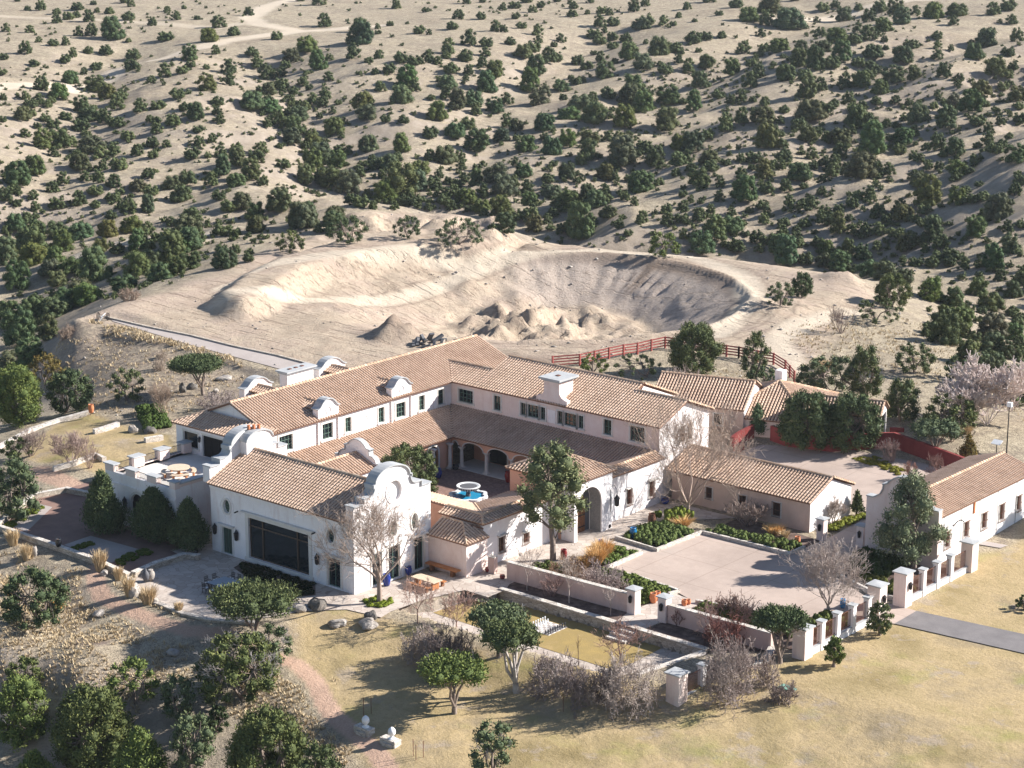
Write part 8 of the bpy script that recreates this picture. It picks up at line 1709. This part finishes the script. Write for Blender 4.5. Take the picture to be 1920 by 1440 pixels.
# finials on low walls by the path
fz = gz(*at(700, 1385, -3)); 
def finial(px, py, label, lw):
    x, y, z = hit(px, py); T = thing('finial_wall', lw, 'wall', (x, y, z)); mb = MB(); mb.box(x - .9, x + .6, y - .35, y + .35, z - .5, z + .45); mb.box(x - .55, x + .35, y - .5, y - .36, z - .5, z + .2); mb.build('masonry', 'kerb_rubble', T)
    F_ = thing('finial', label, 'finial', (x, y, z + .45)); mb = MB(); mb.lathe((x, y, z + .45), [(.26, 0), (.28, .05), (.12, .16), (.1, .24)], 16); mb.build('foot', 'white_paint', F_)
    mb = MB(); mb.lathe((x, y, z + .66), [(.05, 0), (.17, .06), (.27, .2), (.29, .38), (.24, .54), (.12, .66), (.03, .72)], 18); mb.build('ball', 'white_paint', F_, smooth=True)
finial(686, 1374, 'white egg-shaped finial on the upper low wall by the red path', 'low stone wall under the upper white finial')
finial(735, 1396, 'white egg-shaped finial on the lower low wall by the red path', 'low stone wall under the lower white finial')
for px, py, t, lb in [(682, 1345, 1307, 'thin dark stake behind the upper finial, left of two'), (696, 1338, 1304, 'thin dark stake behind the upper finial, right of two'), (775, 1418, 1385, 'thin stake near the bottom edge, left of three'), (780, 1425, 1395, 'thin stake near the bottom edge, middle of three'), (794, 1420, 1388, 'thin stake near the bottom edge, right of three'), (1056, 1335, 1300, 'thin marker stake by the green tuft')]:
    x, y, z = hit(px, py); m = depth_of(x, y, z) / FPX; mb = MB(); mb.bar((x, y, z - .1), (x, y, z + (py - t) * m * 1.05), .035); tag(mb.build('garden_stake', 'rust_metal', None, (x, y, z)), lb, 'stake')
# boulders
def boulder(px, py, w_px, h_px, label, mat='cast_stone', seed=1):
    x, y, z = hit(px, py); m = depth_of(x, y, z) / FPX; rs = np.random.RandomState(seed); bm = bmesh.new(); bmesh.ops.create_icosphere(bm, subdivisions=3, radius=1)
    for v in bm.verts:
        c = v.co; k = 1 + .28 * (vnoise(np.array([c.x * 1.7 + seed]), np.array([c.y * 1.7 + c.z * 1.3]), seed)[0] - .5) * 2; q = c * k
        q.z = max(q.z, -.45); v.co = Vector((q.x * w_px * m / 2, q.y * w_px * m / 2.4, q.z * h_px * m / 1.5))
    me = bpy.data.meshes.new('boulder'); bm.to_mesh(me); bm.free(); me.materials.append(MATS[mat]); o = link_mesh('boulder', me, None, (x, y, z + h_px * m * .2)); o.rotation_euler = (0, 0, rs.rand() * 3); tag(o, label, 'boulder')
for a in [(632, 1172, 36, 15, 'flat pale boulder on the lawn below the front gable', 'rock', 1), (693, 1160, 26, 18, 'dark upright boulder beside the end of the garden wall', 'rock_dark', 2), (690, 1173, 40, 14, 'grey boulder in front of the dark upright one', 'rock', 3), (595, 1140, 40, 22, 'dark jagged boulder at the patio edge', 'rock_dark', 4),
          (562, 1146, 28, 14, 'pale boulder at the patio edge left of the jagged one', 'rock', 5), (64, 1040, 18, 20, 'pale grey boulder leaning outside the terrace wall', 'rock', 6), (196, 1078, 16, 12, 'small white boulder near the head of the red path', 'rock', 7), (250, 1118, 22, 22, 'brown boulder under the patio corner', 'rock', 8),
          (290, 1130, 20, 14, 'pale boulder under the curved patio wall', 'rock', 9), (186, 1152, 30, 9, 'flat white boulder left of the red path', 'rock', 10), (325, 1225, 26, 10, 'half-buried pale boulder in the tree shadow', 'rock', 11), (343, 735, 15, 20, 'upright dark slab stone left of the umbrella-shaped tree', 'rock_dark', 12),
          (360, 728, 24, 12, 'dark boulder behind the umbrella-shaped tree', 'rock_dark', 13), (420, 712, 34, 9, 'flat pale rock above the umbrella-shaped tree', 'rock', 14), (405, 735, 14, 8, 'small brown boulder right of the umbrella-shaped tree', 'rock', 15), (250, 810, 20, 14, 'pale boulder at the edge of the left lawn', 'rock', 16),
          (280, 812, 26, 14, 'dark boulder behind the left lawn', 'rock_dark', 17), (1200, 1000, 0.1, .1, 'x', 'rock', 18)][:-1]: boulder(*a)
# heap of broken rock beside the roof ridge
x, y, z = hit(815, 648); T = thing('rubble_heap', 'dark heap of broken slabs beside the long roof ridge', 'rubble', (x, y, z)); rs = np.random.RandomState(9)
for k in range(26):
    a = rs.rand() * 6.28; q = rs.rand() ** .6 * 2.6; h = (1 - q / 3) * 1.5; c = Vector((x + math.cos(a) * q * 1.3, y + math.sin(a) * q, z + h * rs.rand())); mb = MB(); s_ = rs.uniform(.35, .95); d = Vector(rs.normal(size=3)).normalized()
    mb.bar(c - d * s_, c + d * s_, rs.uniform(.3, .6), rs.uniform(.15, .35)); mb.build('slab', 'grey_stone_dark' if k % 3 else 'rubble', T)
# street lamp, sign, cover plates
x, y = at(1887, 852, .9); z = gz(x, y); T = thing('street_lamp', 'tall thin lamp post with a white head behind the long house', 'street lamp', (x, y, z))
mb = MB(); mb.tube([(x, y, z), (x, y, z + 5.2)], [.07, .05], 8); mb.build('post', 'dark_metal', T); mb = MB(); mb.box(x - .2, x + .3, y - .16, y + .16, z + 5.05, z + 5.5); mb.build('lamp_head', 'white_paint', T)
x, y = at(1868, 850, .9); z = gz(x, y); T = thing('information_board', 'slanted white board on a post behind the long house ridge', 'sign', (x, y, z)); mb = MB(); mb.bar((x, y, z), (x, y, z + 1.1), .07); mb.build('post', 'dark_metal', T)
mb = MB(); mb.hexa([(x - .5, y - .35, z + 1.0), (x + .5, y - .35, z + 1.0), (x + .5, y + .35, z + 1.3), (x - .5, y + .35, z + 1.3)], [(x - .5, y - .35, z + 1.05), (x + .5, y - .35, z + 1.05), (x + .5, y + .35, z + 1.35), (x - .5, y + .35, z + 1.35)]); mb.build('panel', 'white_paint', T)
for px, py, lb in ((1478, 1290, 'flat green utility cover on the lawn behind the grey ball shrub'), (428, 1190, 'small green cover lid under the gnarled pinyon')):
    x, y, z = hit(px, py); s_ = .7 if px > 1000 else .35; mb = MB(); mb.box(x - s_, x + s_, y - s_ * .6, y + s_ * .6, z - .05, z + .05); tag(mb.build('utility_cover', 'green_plastic', None, (x, y, z)), lb, 'cover')
# old field gun at the head of the walkway
x, y, z = hit(193, 600); T = thing('field_gun', 'small old wheeled cannon at the far end of the walkway', 'cannon', (x, y, z))
for s_ in (-1, 1):
    cx, cy = x + s_ * .95, y + s_ * .5; mb = MB(); dx, dy = .55, -.83; n = 20; vs = []
    for k in range(n):
        a = 2 * math.pi * k / n
        for r in (.80, .70): vs.append((cx + r * math.cos(a) * .46 * -1, cy + r * math.cos(a) * .88, z + .8 + r * math.sin(a)))
    for k in range(n):
        a = 2 * math.pi * k / n
        for r in (.80, .70): vs.append((cx + .07 + r * math.cos(a) * .46 * -1, cy + .03 + r * math.cos(a) * .88, z + .8 + r * math.sin(a)))
    mb.add(vs, [(2 * k, 2 * ((k + 1) % n), 2 * ((k + 1) % n) + 2 * n, 2 * k + 2 * n) for k in range(n)] + [(2 * k + 1, 2 * ((k + 1) % n) + 1, 2 * ((k + 1) % n) + 1 + 2 * n, 2 * k + 1 + 2 * n) for k in range(n)] + [(2 * k, 2 * k + 1, 2 * ((k + 1) % n) + 1, 2 * ((k + 1) % n)) for k in range(n)])
    for k in range(6): a = math.pi * k / 6; mb.bar((cx + .03 + .72 * math.cos(a) * .46, cy - .72 * math.cos(a) * .88, z + .8 - .72 * math.sin(a)), (cx + .03 - .72 * math.cos(a) * .46, cy + .72 * math.cos(a) * .88, z + .8 + .72 * math.sin(a)), .04)
    mb.build('wheel', 'dark_metal', T)
mb = MB(); mb.tube([(x + .5, y - .9, z + .75), (x - .2, y + .35, z + .95), (x - .75, y + 1.3, z + 1.1)], [.16, .13, .09], 10); mb.build('barrel', 'cap_stone', T)
mb = MB(); mb.bar((x - .95, y - .5, z + .8), (x + .95, y + .5, z + .8), .1); mb.bar((x, y, z + .75), (x + .9, y - 1.7, z + .1), .16); mb.build('carriage', 'cap_stone', T); T.scale = (.62, .62, .62)
# loose clods and stones over the diggings and slopes: nobody could count these
rs = np.random.RandomState(31); cv = []; base8 = np.array([[1,0,0],[-1,0,0],[0,1,0],[0,-1,0],[0,0,1],[0,0,-1]], float); f8 = np.array([[0,2,4],[2,1,4],[1,3,4],[3,0,4],[2,0,5],[1,2,5],[3,1,5],[0,3,5]])
m = 9000; px = rs.uniform(120, 1850, m); py = rs.uniform(400, 760, m); pts = np.array([at(a, b, 1.0 if k % 4 else -2.5) for k, (a, b) in enumerate(zip(px, py))])
ok = (sd_poly(pts[:, 0], pts[:, 1], PLAT) > 3) & (rs.rand(m) < np.clip(fbm(pts[:, 0] / 9, pts[:, 1] / 9, 15, 3) * .9 + .10, 0, 1)); pts = pts[ok][:1500]; cnt = len(pts)
for x, y in pts:
    s_ = .06 + .22 * rs.rand() ** 4; q = base8 * (1 + .45 * rs.normal(size=(6, 1))) * [s_, s_ * rs.uniform(.6, 1.2), s_ * .7]; a = rs.rand() * 6.28; c, sn = math.cos(a), math.sin(a)
    cv.append(np.stack([q[:, 0] * c - q[:, 1] * sn + x, q[:, 0] * sn + q[:, 1] * c + y, q[:, 2] + gz(x, y) + s_ * .2], 1))
Vc = np.vstack(cv); Fc_ = (np.arange(cnt)[:, None, None] * 6 + f8[None]).reshape(-1, 3)
o = link_mesh('loose_stones', array_mesh('loose_stones', Vc, Fc_, 'rock')); tag(o, 'loose clods and stones strewn over the diggings and nearby slopes', 'stones', None, 'stuff')
# ------------------------------------------------------------------ thin dry air
hz_m = bpy.data.materials.new('haze_air'); hz_m.use_nodes = True; hn = hz_m.node_tree; hn.nodes.clear()
pv = hn.nodes.new('ShaderNodeVolumePrincipled'); ho = hn.nodes.new('ShaderNodeOutputMaterial'); hn.links.new(pv.outputs[0], ho.inputs['Volume'])
pv.inputs['Color'].default_value = (0.80, 0.87, 0.97, 1); pv.inputs['Density'].default_value = 0.00006; pv.inputs['Anisotropy'].default_value = 0.2
zl = float(GZ.min()) - 1.5; gx0, gx1, gy0, gy1 = float(GX.min()) - 5, float(GX.max()) + 5, float(GY.min()) - 5, float(GY.max()) + 5
gx1 = max(gx1, CAMX + 30); gy0 = min(gy0, CAMY - 30)
mb = MB(); mb.box(gx0, gx1, gy0, gy1, zl, HCAM + 12); hz = mb.build('haze', hz_m, None, (0, 0, zl)); tag(hz, 'faint dry haze over the far hills', 'haze', None, 'stuff')
